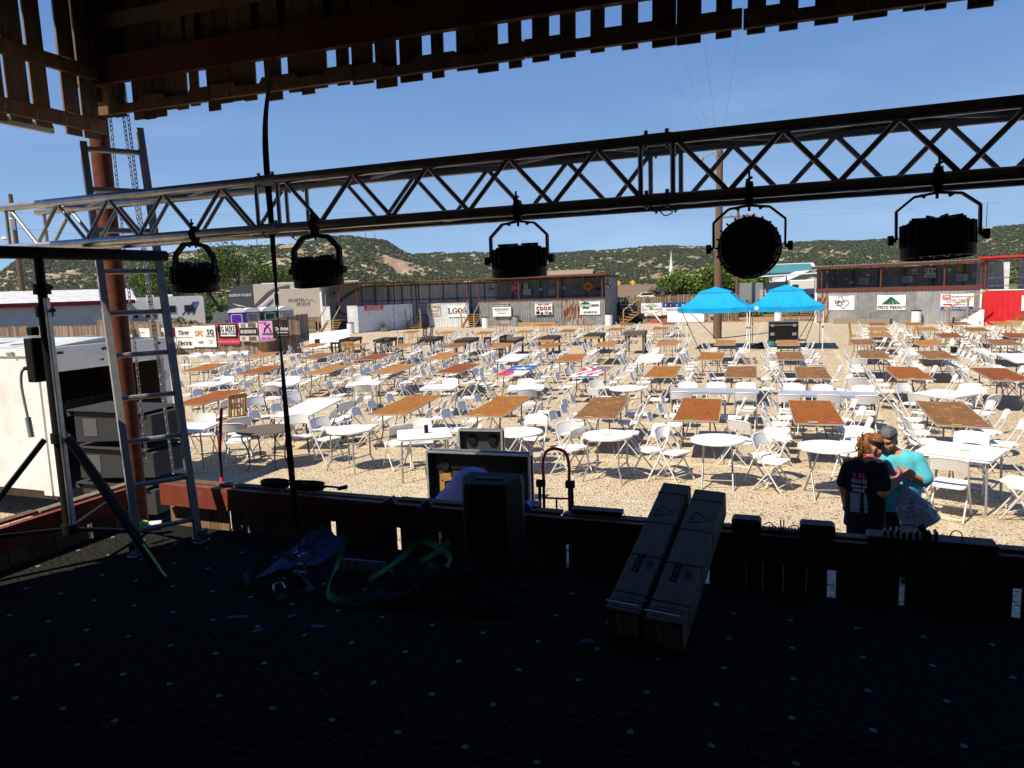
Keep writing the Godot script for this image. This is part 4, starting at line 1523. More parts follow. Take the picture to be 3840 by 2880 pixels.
# ---------- beside the stage ----------
func trailer() -> void:
	# rear opening faces +s; the long side runs along -s at t = 6.8
	var s1 := -9.42
	var s0 := -15.2
	var t0 := 6.8
	var t1 := 8.9
	var h := 2.5
	var f := 0.45
	var t := thing("cargo_trailer", "white enclosed cargo trailer parked left of the stage with its rear open", "trailer", P(s1, 0, (t0 + t1) * 0.5))
	var o := t.position
	var L := func(s: float, y: float, tt: float) -> Vector3: return P(s, y, tt) - o
	var st := mb()
	for k in 5:
		var a := s0 + (s1 - 0.24 - s0) * k / 5.0
		var b := s0 + (s1 - 0.24 - s0) * (k + 1) / 5.0
		box(st, L.call((a + b) * 0.5, (f + h) * 0.5, t0 + 0.02), V(b - a - 0.004, h - f - 0.12, 0.03), Transform3D(), 0.003)
	obj("side_panel", st, M.trailer, t)
	st = mb()
	for k in 5:
		for e in 2:
			var a := s0 + (s1 - 0.24 - s0) * (k + e) / 5.0 + (0.06 if e == 0 else -0.06)
			for j in 11:
				lathe(st, [Vector2(0.009, 0.0), Vector2(0.006, 0.004), Vector2(0.0, 0.005)], 6, Transform3D(Basis(Vector3.RIGHT, PI * 0.5), L.call(a, f + 0.1 + 0.18 * j, t0 + 0.004)))
	obj("rivets", st, M.alu_dull, t)
	st = mb()
	box(st, L.call((s0 + s1) * 0.5, h - 0.05, t0 + 0.005), V(s1 - s0, 0.10, 0.05), Transform3D(), 0.004)
	box(st, L.call((s0 + s1) * 0.5, h - 0.05, t1 - 0.005), V(s1 - s0, 0.10, 0.05), Transform3D(), 0.004)
	obj("roof_trim", st, M.trailer, t)
	st = mb()
	box(st, L.call((s0 + s1) * 0.5, (f + h) * 0.5, t1 - 0.02), V(s1 - s0 - 0.02, h - f - 0.12, 0.03))
	box(st, L.call(s0 + 0.02, (f + h) * 0.5, (t0 + t1) * 0.5), V(0.03, h - f - 0.1, t1 - t0 - 0.1))
	obj("far_wall", st, M.trailer, t)
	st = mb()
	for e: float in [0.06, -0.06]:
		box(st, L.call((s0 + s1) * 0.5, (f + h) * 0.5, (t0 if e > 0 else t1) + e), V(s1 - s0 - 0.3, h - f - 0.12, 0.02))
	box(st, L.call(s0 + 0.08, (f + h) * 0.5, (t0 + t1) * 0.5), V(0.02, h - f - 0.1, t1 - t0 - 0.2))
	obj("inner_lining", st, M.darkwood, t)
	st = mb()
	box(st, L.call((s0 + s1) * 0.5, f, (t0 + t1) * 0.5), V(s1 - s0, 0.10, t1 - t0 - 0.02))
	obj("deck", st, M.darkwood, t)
	st = mb()
	for k in 8:
		var a := s0 + (s1 - s0) * k / 8.0
		var b := s0 + (s1 - s0) * (k + 1) / 8.0
		var m: float = (t0 + t1) * 0.5
		for e: float in [-1.0, 1.0]:
			face(st, L.call(a, h + 0.09, m), L.call(b, h + 0.09, m), L.call(b, h + 0.004, m + e * (t1 - t0) * 0.49), L.call(a, h + 0.004, m + e * (t1 - t0) * 0.49), Vector3.UP)
		box(st, L.call(a, h + 0.05, m), V(0.04, 0.02, (t1 - t0) * 0.9))
	box(st, L.call((s0 + s1) * 0.5, h - 0.07, (t0 + t1) * 0.5), V(s1 - s0 - 0.1, 0.02, t1 - t0 - 0.08))
	tri(st, L.call(s1 - 0.02, h, t0), L.call(s1 - 0.02, h, t1), L.call(s1 - 0.02, h + 0.095, (t0 + t1) * 0.5), Vector3.RIGHT, Vector3.RIGHT, Vector3.RIGHT)
	obj("roof", st, M.trailer_roof, t)
	# rear frame
	st = mb()
	box(st, L.call(s1 + 0.01, h - 0.10, (t0 + t1) * 0.5), V(0.07, 0.22, t1 - t0 + 0.02), Transform3D(), 0.004)
	box(st, L.call(s1 - 0.01, h - 0.27, (t0 + t1) * 0.5), V(0.05, 0.13, t1 - t0 - 0.02), Transform3D(), 0.004)
	obj("rear_header", st, M.trailer, t)
	for e in 2:
		st = mb()
		var tt := t0 + 0.055 if e == 0 else t1 - 0.055
		box(st, L.call(s1, (f + h) * 0.5 - 0.1, tt), V(0.11, h - f - 0.2, 0.11), Transform3D(), 0.006)
		box(st, L.call(s1 - 0.16, (f + h) * 0.5 - 0.1, t0 + 0.012 if e == 0 else t1 - 0.012), V(0.16, h - f - 0.2, 0.04), Transform3D(), 0.004)
		obj("corner_post", st, M.trailer, t)
		for y: float in [0.75, 1.3, 1.9]:
			st = mb()
			box(st, L.call(s1 + 0.058, y, tt + (0.02 if e == 0 else -0.02)), V(0.012, 0.05, 0.12), Transform3D(), 0.002)
			for q: float in [-0.055, 0.055]:
				box(st, L.call(s1 + 0.060, y + q, tt - 0.03), V(0.014, 0.04, 0.03), Transform3D(), 0.002)
			obj("hinge", st, M.alu_dull, t)
	for q: float in [7.05, 7.75, 8.72]:
		st = mb()
		box(st, L.call(s1 + 0.05, h - 0.075, q), V(0.02, 0.035, 0.09), Transform3D(), 0.004)
		obj("marker_light", st, M.maroon, t)
	for q: float in [7.70, 8.30]:
		st = mb()
		path(st, smooth_pts([L.call(s1 + 0.03, h - 0.22, q - 0.02), L.call(s1 + 0.06, h - 0.24, q), L.call(s1 + 0.03, h - 0.22, q + 0.03)], 5), 0.008, 6)
		obj("door_hook", st, M.black, t)
	st = mb()
	lathe(st, [Vector2(0.0, 0.012), Vector2(0.05, 0.010), Vector2(0.055, 0.0)], 16, Transform3D(Basis(Vector3.BACK, -PI * 0.5), L.call(s1 + 0.056, 1.08, t0 + 0.06)))
	obj("tail_light", st, M.maroon, t)
	st = mb()
	box(st, L.call(s1 - 0.55, h - 0.055, t0 - 0.03), V(0.16, 0.03, 0.015), Transform3D(), 0.003)
	box(st, L.call(s1 - 0.50, h - 0.055, t0 - 0.04), V(0.03, 0.05, 0.02), Transform3D(), 0.003)
	obj("latch", st, M.alu_dull, t)
	# gear racked inside
	var k2 := thing("truss_rack", "short aluminium truss piece stored under the trailer roof", "truss", P(-10.2, 2.1, 7.6))
	st = mb()
	for y: float in [0.0, 0.14]:
		tube(st, V(0, y, -0.5), V(0, y, 0.45), 0.018, 8)
	for i in 6:
		tube(st, V(0, 0, -0.4 + 0.16 * i), V(0, 0.14, -0.32 + 0.16 * i), 0.008, 6)
	obj("frame", st, M.alu_dull, k2)
	k2 = thing("light_strip", "dark row of stage lamp housings on a shelf inside the trailer", "lamps", P(-10.4, 1.52, 7.9))
	st = mb()
	box(st, V(0, 0, 0), V(0.14, 0.16, 1.5), Transform3D(), 0.01)
	obj("housing", st, M.black, k2)
	for i in 14:
		st = mb()
		lathe(st, [Vector2(0.03, 0.0), Vector2(0.024, 0.012), Vector2(0.0, 0.004)], 8, Transform3D(Basis(), V(0.02, 0.08, -0.68 + 0.105 * i)))
		obj("lamp", st, M.grey, k2)
	st = mb()
	for q in 2:
		box(st, P(-14.2 + 3.0 * q, 0.32, 6.95), V(0.7, 0.64, 0.22), Transform3D(), 0.08)
	obj("wheel", st, M.black, t)

func speaker_stack() -> void:
	var base := P(-7.02, 0, 6.05)
	var turn := 0.10
	var d := thing("equipment_dolly", "low black wheeled dolly under the loudspeaker stack", "dolly", base, turn)
	var st := mb()
	box(st, V(0, 0.20, 0), V(1.0, 0.16, 0.62), Transform3D(), 0.01)
	obj("platform", st, M.black, d)
	for a: float in [-0.4, 0.4]:
		for b: float in [-0.22, 0.22]:
			st = mb()
			tube(st, V(a, 0.06, b - 0.02), V(a, 0.06, b + 0.02), 0.06, 10)
			obj("wheel", st, M.blackmatt, d)
	var names := ["grey black line array cabinet at the bottom of the stack by the trailer", "grey black line array cabinet second from the bottom of the stack", "grey black line array cabinet third from the bottom of the stack", "grey black line array cabinet on top of the stack by the trailer"]
	for i in 4:
		var t := thing("line_array_cabinet", names[i], "loudspeaker", base + V(0, 0.28 + 0.42 * i, 0), turn - 0.05 + 0.03 * i, "stacked line array cabinets")
		st = mb()
		var poly := PackedVector2Array([Vector2(-0.5, -0.02), Vector2(0.5, -0.05), Vector2(0.5, -0.33), Vector2(-0.5, -0.38)])
		slab(st, PackedVector2Array([Vector2(-0.5, 0.0), Vector2(0.5, 0.04), Vector2(0.5, 0.31), Vector2(-0.5, 0.345)]), 0.56, Transform3D(Basis(Vector3.RIGHT, Vector3.FORWARD, Vector3.UP), V(0, 0, -0.28)))
		obj("cabinet", st, M.carpet, t)
		st = mb()
		box(st, V(-0.08, 0.352, 0), V(0.98, 0.016, 0.64), Transform3D(Basis(Vector3.BACK, -0.03), Vector3.ZERO), 0.004)
		box(st, V(-0.585, 0.33, 0.0), V(0.05, 0.05, 0.60), Transform3D(Basis(Vector3.BACK, 0.3), V(0.1, 0.18, 0)), 0.004)
		obj("lid", st, M.carpet, t)
		st = mb()
		for e: float in [-0.2, 0.2]:
			box(st, V(-0.504, 0.165, e), V(0.012, 0.22, 0.13), Transform3D(), 0.004)
			box(st, V(-0.3, 0.17, e * 1.41), V(0.18, 0.2, 0.006), Transform3D(), 0.002)
		obj("fly_plate", st, M.midgrey, t)
		st = mb()
		box(st, V(-0.506, 0.16, 0), V(0.014, 0.20, 0.16), Transform3D(), 0.003)
		obj("connector_panel", st, M.black, t)
		st = mb()
		box(st, V(-0.515, 0.115, 0.01), V(0.012, 0.03, 0.08), Transform3D(), 0.003)
		obj("amplifier_plate", st, M.paper, t)
		st = mb()
		slab(st, rounded(0.18, 0.065, 0.032), 0.01, Transform3D(Basis(Vector3.RIGHT, Vector3.BACK, Vector3.DOWN), V(0.28, 0.19, 0.283)))
		obj("handle_slot", st, M.blackmatt, t)
	var c := thing("speaker_cables", "loops of black cable hanging down the back of the loudspeaker stack", "cables", base, turn)
	rng.seed = 81
	for i in 9:
		st = mb()
		var y := 0.5 + 0.42 * (i % 3) + 0.35
		var z := rng.randf_range(-0.14, 0.14)
		path(st, smooth_pts([V(-0.52, y + 0.1, z), V(-0.60, y + 0.06, z - 0.03), V(-0.64 + rng.randf_range(-0.04, 0.04), y - 0.14, z + rng.randf_range(-0.12, 0.12)), V(-0.60, y - 0.36, z + rng.randf_range(-0.05, 0.05)), V(-0.53, y - 0.34, z)], 6), 0.010, 6)
		obj("cable", st, M.cable, c)
	st = mb()
	tube(st, V(-0.58, 1.78, 0.06), V(-0.62, 1.70, 0.10), 0.014, 6)
	obj("orange_plug", st, M.orange, c)

func flight_case(called: String, label: String, at: Vector3, w: float, h: float, d: float, turn := 0.0, lid := 0.0) -> Node3D:
	var t := thing(called, label, "flight case", at, turn)
	var st := mb()
	if lid > 0.0:          # an upright open lid: a shallow tray seen from inside
		box(st, V(0, h * 0.5, -lid + 0.006), V(w - 0.03, h - 0.03, 0.012))
		for e: float in [-1.0, 1.0]:
			box(st, V(e * (w * 0.5 - 0.008), h * 0.5, -lid * 0.5), V(0.012, h - 0.03, lid))
		box(st, V(0, h - 0.008, -lid * 0.5), V(w - 0.03, 0.012, lid))
		box(st, V(0, 0.008, -lid * 0.5), V(w - 0.03, 0.012, lid))
		obj("panels", st, M.carpet, t)
	else:
		box(st, V(0, h * 0.5, 0), V(w - 0.01, h - 0.01, d - 0.01))
		obj("panels", st, M.black, t)
	st = mb()
	var zz: Array[float] = [-lid, 0.0]
	if lid <= 0.0:
		zz = [-d * 0.5, d * 0.5]
	for z: float in zz:
		for e: float in [-1.0, 1.0]:
			bar(st, V(e * w * 0.5, 0, z), V(e * w * 0.5, h, z), 0.022, 0.022)
		for y: float in [0.0, h]:
			bar(st, V(-w * 0.5, y, z), V(w * 0.5, y, z), 0.022, 0.022)
	for e: float in [-1.0, 1.0]:
		for y: float in [0.0, h]:
			bar(st, V(e * w * 0.5, y, zz[0]), V(e * w * 0.5, y, zz[1]), 0.022, 0.022)
	obj("edge_trim", st, M.alu_dull, t)
	return t

func front_gear() -> void:
	var a := flight_case("open_flight_case", "large black flight case lid standing open behind the bending person", P(-3.17, 0, 7.1), 1.2, 1.31, 0.7, 0.05, 0.12)
	var st := mb()
	for i in 7:
		lathe(st, [Vector2(0.011, 0.0), Vector2(0.006, 0.006), Vector2(0.0, 0.007)], 8, Transform3D(Basis(Vector3.RIGHT, PI * 0.5), V(-0.5 + 0.166 * i, 1.27, -0.1)))
	obj("rivets", st, M.alu_dull, a)
	st = mb()
	box(st, V(0, 1.18, -0.10), V(1.14, 0.16, 0.02))
	obj("upper_band", st, M.black, a)
	for x: float in [-0.42, 0.42]:
		st = mb()
		lathe(st, [Vector2(0.07, 0.0), Vector2(0.055, 0.02), Vector2(0.0, 0.012)], 14, Transform3D(Basis(Vector3.RIGHT, PI * 0.5), V(x, 1.14, -0.088)))
		obj("caster_dish", st, M.black, a)
	st = mb()
	box(st, V(-0.43, 1.02, -0.10), V(0.14, 0.09, 0.012), Transform3D(Basis(Vector3.BACK, 0.2), V(0.2, 0.08, 0)), 0.003)
	box(st, V(-0.47, 0.90, -0.10), V(0.06, 0.14, 0.012), Transform3D(), 0.003)
	obj("torn_padding", st, M.oak, a)
	st = mb()
	box(st, V(0, 0.29, 0.38), V(1.16, 0.56, 0.66), Transform3D(), 0.01)
	obj("case_body", st, M.black, a)
	var b := flight_case("case_lid", "small black case lid with two round dishes standing beyond the large flight case", P(-4.02, 0, 9.15), 0.63, 1.13, 0.5, 0.10, 0.10)
	for x: float in [-0.15, 0.15]:
		st = mb()
		lathe(st, [Vector2(0.075, 0.0), Vector2(0.07, 0.035), Vector2(0.0, 0.04)], 16, Transform3D(Basis(Vector3.RIGHT, PI * 0.5), V(x, 0.98, -0.09)))
		obj("caster_dish", st, M.blackmatt, b)
	# hand truck
	var t := thing("hand_truck", "black hand truck with a red looped handle standing in front of the stage", "hand truck", P(-2.30, 0, 7.2), 0.12)
	st = mb()
	for e: float in [-1.0, 1.0]:
		tube(st, V(e * 0.14, 0.06, 0), V(e * 0.14, 1.06, -0.05), 0.016, 8)
		tube(st, V(e * 0.185, 0.10, 0.03), V(e * 0.175, 0.98, 0.0), 0.019, 8)
	for y: float in [0.25, 0.55, 0.83]:
		tube(st, V(-0.15, y, -0.02), V(0.15, y, -0.02), 0.011, 6)
	tube(st, V(0, 0.2, -0.01), V(0, 0.83, -0.03), 0.010, 6)
	obj("frame", st, M.black, t)
	st = mb()
	path(st, smooth_pts([V(-0.14, 1.04, -0.05), V(-0.145, 1.18, -0.055), V(-0.12, 1.31, -0.06), V(-0.05, 1.365, -0.06), V(0.05, 1.36, -0.06), V(0.115, 1.31, -0.06), V(0.142, 1.18, -0.055), V(0.14, 1.04, -0.05)], 6), 0.0175, 10)
	obj("handle", st, M.red, t)
	for e: float in [-1.0, 1.0]:
		st = mb()
		box(st, V(e * 0.16, 1.0, 0.01), V(0.10, 0.08, 0.05), Transform3D(), 0.006)
		obj("bracket", st, M.black, t)
		st = mb()
		tube(st, V(e * 0.2, 0.12, 0.08), V(e * 0.26, 0.12, 0.08), 0.12, 16)
		obj("wheel", st, M.blackmatt, t)
	st = mb()
	box(st, V(0, 0.02, -0.12), V(0.38, 0.012, 0.22))
	obj("toe_plate", st, M.black, t)

# ---------- tables and chairs ----------
var chair_proto: Node3D
var chair_meshes := {}
var chair_spots := []        # [distance, transform, label, group]

func chair_parts() -> void:
	var st := mb()
	var seat := PackedVector2Array()
	for p in rounded(0.40, 0.39, 0.07, 4):
		seat.append(Vector2(p.x * (1.0 - 0.10 * (p.y / 0.39 + 0.5)), p.y))
	slab(st, seat, 0.022, Transform3D(Basis(Vector3.RIGHT, 0.05), V(0, 0.445, 0)))
	chair_meshes.seat = st.commit()
	# curved backrest with the lower scallop of its rim
	st = mb()
	var n := 10
	for face_ in 2:
		for i in n:
			for j in 4:
				var f := func(a: float, b: float) -> Vector3:
					var x := lerpf(-0.205, 0.205, a)
					var q := 2.0 * a - 1.0
					var top := 0.815 - 0.035 * pow(absf(q), 5.0)
					var bot := 0.640 + 0.020 * (1.0 - q * q) - 0.01 * pow(absf(q), 4.0)
					var y := lerpf(bot, top, b)
					return V(x, y, 0.185 + (y - 0.64) * 0.30 + 0.035 * (1.0 - q * q) + (0.0 if face_ == 0 else 0.014))
				var a: Vector3 = f.call(float(i) / n, j / 4.0)
				var b: Vector3 = f.call(float(i + 1) / n, j / 4.0)
				var c: Vector3 = f.call(float(i + 1) / n, (j + 1) / 4.0)
				var d: Vector3 = f.call(float(i) / n, (j + 1) / 4.0)
				face(st, a, b, c, d, V(0, 0, 1.0 if face_ == 1 else -1.0))
	var rim := PackedVector3Array()
	for i in 33:
		var u := float(i) / 32.0
		var q := lerpf(-1.0, 1.0, u)
		var y := 0.815 - 0.035 * pow(absf(q), 5.0)
		rim.append(V(q * 0.205, y, 0.192 + (y - 0.64) * 0.30 + 0.035 * (1.0 - q * q)))
	path(st, rim, 0.011, 6)
	rim = PackedVector3Array()
	for i in 13:
		var q := lerpf(-1.0, 1.0, i / 12.0)
		var y := 0.640 + 0.020 * (1.0 - q * q) - 0.01 * pow(absf(q), 4.0)
		rim.append(V(q * 0.205, y, 0.192 + (y - 0.64) * 0.30 + 0.035 * (1.0 - q * q)))
	path(st, rim, 0.008, 5)
	chair_meshes.backrest = st.commit()
	st = mb()
	path(st, PackedVector3Array([V(0, 0.795, 0.240), V(0, 0.62, 0.185), V(0, 0.44, 0.08), V(0, 0.0, -0.215)]), 0.0125, 6)
	chair_meshes.leg = st.commit()
	st = mb()
	path(st, PackedVector3Array([V(0, 0.43, -0.13), V(0, 0.36, -0.06), V(0, 0.0, 0.245)]), 0.0115, 6)
	chair_meshes.rear_leg = st.commit()
	st = mb()
	tube(st, V(-0.205, 0.09, -0.155), V(0.205, 0.09, -0.155), 0.009, 5)
	tube(st, V(-0.185, 0.035, 0.215), V(0.185, 0.035, 0.215), 0.010, 5)
	chair_meshes.stretcher = st.commit()

func make_chair(called: String, label: String, body: Material, frame: Material) -> Node3D:
	var t := thing(called, label, "chair")
	piece("seat", chair_meshes.seat, body, t)
	piece("backrest", chair_meshes.backrest, body, t)
	for e: float in [-1.0, 1.0]:
		piece("leg", chair_meshes.leg, frame, t, Transform3D(Basis(), V(e * 0.212, 0, 0)))
		piece("rear_leg", chair_meshes.rear_leg, frame, t, Transform3D(Basis(), V(e * 0.188, 0, 0)))
	piece("stretcher", chair_meshes.stretcher, frame, t)
	return t

func spot_chair(p: Vector3, turn: float, label: String, group: String) -> void:
	chair_spots.append([Vector2(p.x, p.z).length(), p, turn, label, group])

func place_chairs() -> void:
	chair_spots.sort_custom(func(a, b): return a[0] < b[0])
	var first := make_chair("folding_chair", "", M.chair, M.chair_frame)
	var n := mini(300, chair_spots.size())
	for i in n:
		var c: Array = chair_spots[i]
		var o: Node3D = first if i == 0 else copy(first, c[1], c[2], c[3])
		if i == 0:
			o.position = c[1]; o.rotation.y = c[2]
		o.set_meta("label", c[3])
		o.set_meta("group", "white folding chairs set out round the tables")
	# the farthest ones, only a few pixels each, as one mass
	if chair_spots.size() > n:
		var st := mb()
		for q in [["seat", 0.0], ["backrest", 0.0], ["leg", -0.212], ["leg", 0.212], ["rear_leg", -0.188], ["rear_leg", 0.188], ["stretcher", 0.0]]:
			st.append_from(chair_meshes[q[0]], 0, Transform3D(Basis(), V(q[1], 0, 0)))
		var mm := MultiMesh.new()
		mm.transform_format = MultiMesh.TRANSFORM_3D
		mm.mesh = st.commit()
		mm.instance_count = chair_spots.size() - n
		for i in mm.instance_count:
			var c: Array = chair_spots[n + i]
			mm.set_instance_transform(i, Transform3D(Basis(Vector3.UP, c[2]), c[1]))
		var o := MultiMeshInstance3D.new()
		o.multimesh = mm
		o.material_override = M.chair
		o.name = "far_folding_chairs"
		add_child(o)
		stuff(o)
		tag(o, "white folding chairs round the farthest tables in front of the booths", "chairs")

func top_mesh(w: float, l: float, th: float, wavy: float, sd: int) -> ArrayMesh:      # plywood sheet, a little bowed, grain along its length
	var st := mb()
	var nz := vnoise(sd, 0.5, 2)
	var nx := 4
	var ny := 12
	var f := func(i: int, j: int, b: bool) -> Vector3:
		var u := float(i) / nx - 0.5
		var v := float(j) / ny - 0.5
		var y := wavy * (2.2 * v * v + 0.9 * nz.get_noise_2d(u * 2.0, v * 5.0))
		return V(u * w, y - (th if b else 0.0), v * l)
	for i in nx:
		for j in ny:
			var u0 := Vector2(float(i) / nx, float(j) / ny)
			var u1 := Vector2(float(i + 1) / nx, float(j + 1) / ny)
			quad(st, f.call(i, j, false), f.call(i + 1, j, false), f.call(i + 1, j + 1, false), f.call(i, j + 1, false), Vector3.UP, u0, Vector2(u1.x, u0.y), u1, Vector2(u0.x, u1.y))
			quad(st, f.call(i, j, true), f.call(i + 1, j, true), f.call(i + 1, j + 1, true), f.call(i, j + 1, true), Vector3.DOWN, u0, Vector2(u1.x, u0.y), u1, Vector2(u0.x, u1.y))
	return st.commit()

func edge_mesh(w: float, l: float, th: float, wavy: float, sd: int) -> ArrayMesh:
	var st := mb()
	var nz := vnoise(sd, 0.5, 2)
	var f := func(u: float, v: float) -> float: return wavy * (2.2 * v * v + 0.9 * nz.get_noise_2d(u * 2.0, v * 5.0))
	for e: float in [-0.5, 0.5]:
		for j in 12:
			var a := j / 12.0 - 0.5
			var b := (j + 1) / 12.0 - 0.5
			bar(st, V(e * w, f.call(e, a) - th * 0.5, a * l), V(e * w, f.call(e, b) - th * 0.5, b * l), 0.012, th + 0.006)
		for i in 4:
			var a := i / 4.0 - 0.5
			var b := (i + 1) / 4.0 - 0.5
			bar(st, V(a * w, f.call(a, e) - th * 0.5, e * l), V(b * w, f.call(b, e) - th * 0.5, e * l), 0.012, th + 0.006)
	return st.commit()

func trestle(w: float, h: float) -> ArrayMesh:      # one end's folding steel leg frame, feet splayed
	var st := mb()
	for e: float in [-1.0, 1.0]:
		var pts := smooth_pts([V(e * w * 0.30, h, 0), V(e * w * 0.30, h * 0.55, 0), V(e * w * 0.33, h * 0.40, 0.01), V(e * w * 0.40, h * 0.12, 0.02), V(e * w * 0.41, 0, 0.02)], 3)
		path(st, pts, 0.0145, 6)
	tube(st, V(-w * 0.31, h * 0.5, 0), V(w * 0.31, h * 0.5, 0), 0.010, 5)
	tube(st, V(0, h * 0.5, 0), V(0, h * 0.96, 0.32), 0.008, 5)
	return st.commit()

var ply_mesh := []
var ply_edge := []
var trestle_mesh: ArrayMesh
var sticker_mesh: ArrayMesh
const ROWS := ["front long row", "second long row", "third long row", "fourth long row", "fifth row", "back rows"]
const ORD := ["first", "second", "third", "fourth", "fifth", "sixth", "seventh", "eighth", "ninth", "tenth", "eleventh", "twelfth", "thirteenth", "fourteenth", "fifteenth", "sixteenth", "seventeenth", "eighteenth", "nineteenth", "twentieth"]

func table_at(called: String, label: String, s: float, t: float, head: float, group := "") -> Node3D:   # head: degrees the table's length is turned to the right of straight out
	return thing(called, label, "table", P(s, 0, t), -deg_to_rad(head), group)

func seat_side(o: Node3D, where: String, side: float, n: int, l: float, gap: float, seed_: int) -> void:
	var r := RandomNumberGenerator.new()
	r.seed = seed_
	for k in n:
		var z := (l * 0.5 - 0.26) - (l - 0.52) * (float(k) / maxi(1, n - 1) if n > 1 else 0.5)
		var p := o.transform * V(side * (gap + r.randf_range(-0.05, 0.09)), 0, z + r.randf_range(-0.06, 0.06))
		p.y = 0.015
		var turn := o.rotation.y + side * PI * 0.5 + r.randf_range(-0.10, 0.10)
		var lab := "white folding chair, %s on %s of %s" % [ORD[k], "left" if side < 0 else "right", where]
		spot_chair(p, turn, lab, "")

func wood_table(row: int, col: int, s: float, t: float, head: float, kind: int, nl: int, nr: int, stickers: int) -> Node3D:
	var where := "%s table in %s" % [ORD[col], ROWS[row]]
	var look: String = ["reddish brown", "golden brown", "worn grey brown", "pale tan brown", "dark reddish brown"][kind]
	var o := table_at("plywood_table", "%s plywood table, %s from the left in the %s" % [look, ORD[col], ROWS[row]], s, t, head, "eight foot plywood folding tables")
	var v := (row * 3 + col) % 4
	piece("tabletop", ply_mesh[v], M.ply[kind], o, Transform3D(Basis(), V(0, 0.75, 0)))
	piece("edge", ply_edge[v], M.edge, o, Transform3D(Basis(), V(0, 0.75, 0)))
	for e: float in [-1.0, 1.0]:
		piece("leg", trestle_mesh, M.table_leg, o, Transform3D(Basis(Vector3.UP, 0.0 if e < 0 else PI), V(0, 0, e * 0.86)))
	if stickers > 0:
		var ms: Array = [M.yellow, M.limegreen, M.paper]
		piece("sticker", sticker_mesh, ms[stickers % 3], o, Transform3D(Basis(), V(-0.10, 0.775, 1.175)))
		piece("sticker", sticker_mesh, M.hotpink, o, Transform3D(Basis().scaled(V(0.7, 1, 1)), V(0.20, 0.775, 1.175)))
	seat_side(o, where, -1.0, nl, 2.44, 0.53, row * 100 + col * 7 + 1)
	seat_side(o, where, 1.0, nr, 2.44, 0.53, row * 100 + col * 7 + 2)
	return o

func round_table(label: String, where: String, s: float, t: float, turn: float, cross: bool, chairs: Array, sticker: Material) -> void:
	var o := table_at("round_table", label, s, t, rad_to_deg(turn), "white round folding tables")
	var st := mb()
	lathe(st, [Vector2(0.0, 0.0), Vector2(0.385, 0.0), Vector2(0.400, -0.008), Vector2(0.402, -0.034), Vector2(0.388, -0.040), Vector2(0.37, -0.022), Vector2(0.0, -0.022)], 40, Transform3D(Basis(), V(0, 0.745, 0)))
	obj("tabletop", st, M.white, o)
	for e: float in [-1.0, 1.0]:
		st = mb()
		if cross:
			for q: float in [-1.0, 1.0]:
				tube(st, V(e * 0.30, 0.715, q * 0.20), V(-e * 0.30, 0, q * 0.23), 0.014, 6)
			tube(st, V(-e * 0.17, 0.14, -0.22), V(-e * 0.17, 0.14, 0.22), 0.010, 5)
		else:
			for q: float in [-1.0, 1.0]:
				path(st, PackedVector3Array([V(e * 0.26, 0.715, q * 0.22), V(e * 0.25, 0.24, q * 0.22), V(e * 0.29, 0.15, q * 0.25), V(e * 0.33, 0.0, q * 0.30)]), 0.0145, 6)
			tube(st, V(e * 0.25, 0.26, -0.22), V(e * 0.25, 0.26, 0.22), 0.010, 5)
			tube(st, V(e * 0.26, 0.5, -0.22), V(e * 0.26, 0.5, 0.22), 0.008, 5)
		obj("leg", st, M.leg_grey, o)
	if sticker:
		piece("sticker", sticker_mesh, sticker, o, Transform3D(Basis(Vector3.UP, 0.2), V(0.0, 0.7465, 0.02)))
	var k := 0
	for c in chairs:
		spot_chair(P(c[0], 0.015, c[1]), c[2], "white folding chair %s %s" % [c[3], where], "")
		k += 1

func square_table(label: String, where: String, s: float, t: float, head: float, w: float, l: float, m: Material, leg: Material, sticker: Material) -> Node3D:
	var o := table_at("folding_table", label, s, t, head, "")
	var st := mb()
	slab(st, rounded(w, l, 0.06, 4), 0.006, Transform3D(Basis(), V(0, 0.748, 0)))
	slab(st, rounded(w - 0.012, l - 0.012, 0.06, 4), 0.034, Transform3D(Basis(), V(0, 0.742, 0)))
	obj("tabletop", st, m, o)
	for a: float in [-1.0, 1.0]:
		for b: float in [-1.0, 1.0]:
			st = mb()
			tube(st, V(a * (w * 0.5 - 0.07), 0.72, b * (l * 0.5 - 0.08)), V(a * (w * 0.5 - 0.05), 0, b * (l * 0.5 - 0.06)), 0.016, 8)
			tube(st, V(a * (w * 0.5 - 0.065), 0.5, b * (l * 0.5 - 0.075)), V(a * (w * 0.5 - 0.25), 0.715, b * (l * 0.5 - 0.10)), 0.008, 5)
			obj("leg", st, leg, o)
	if sticker:
		piece("sticker", sticker_mesh, sticker, o, Transform3D(Basis(Vector3.UP, 0.7), V(0.03, 0.7495, 0.0)))
	return o

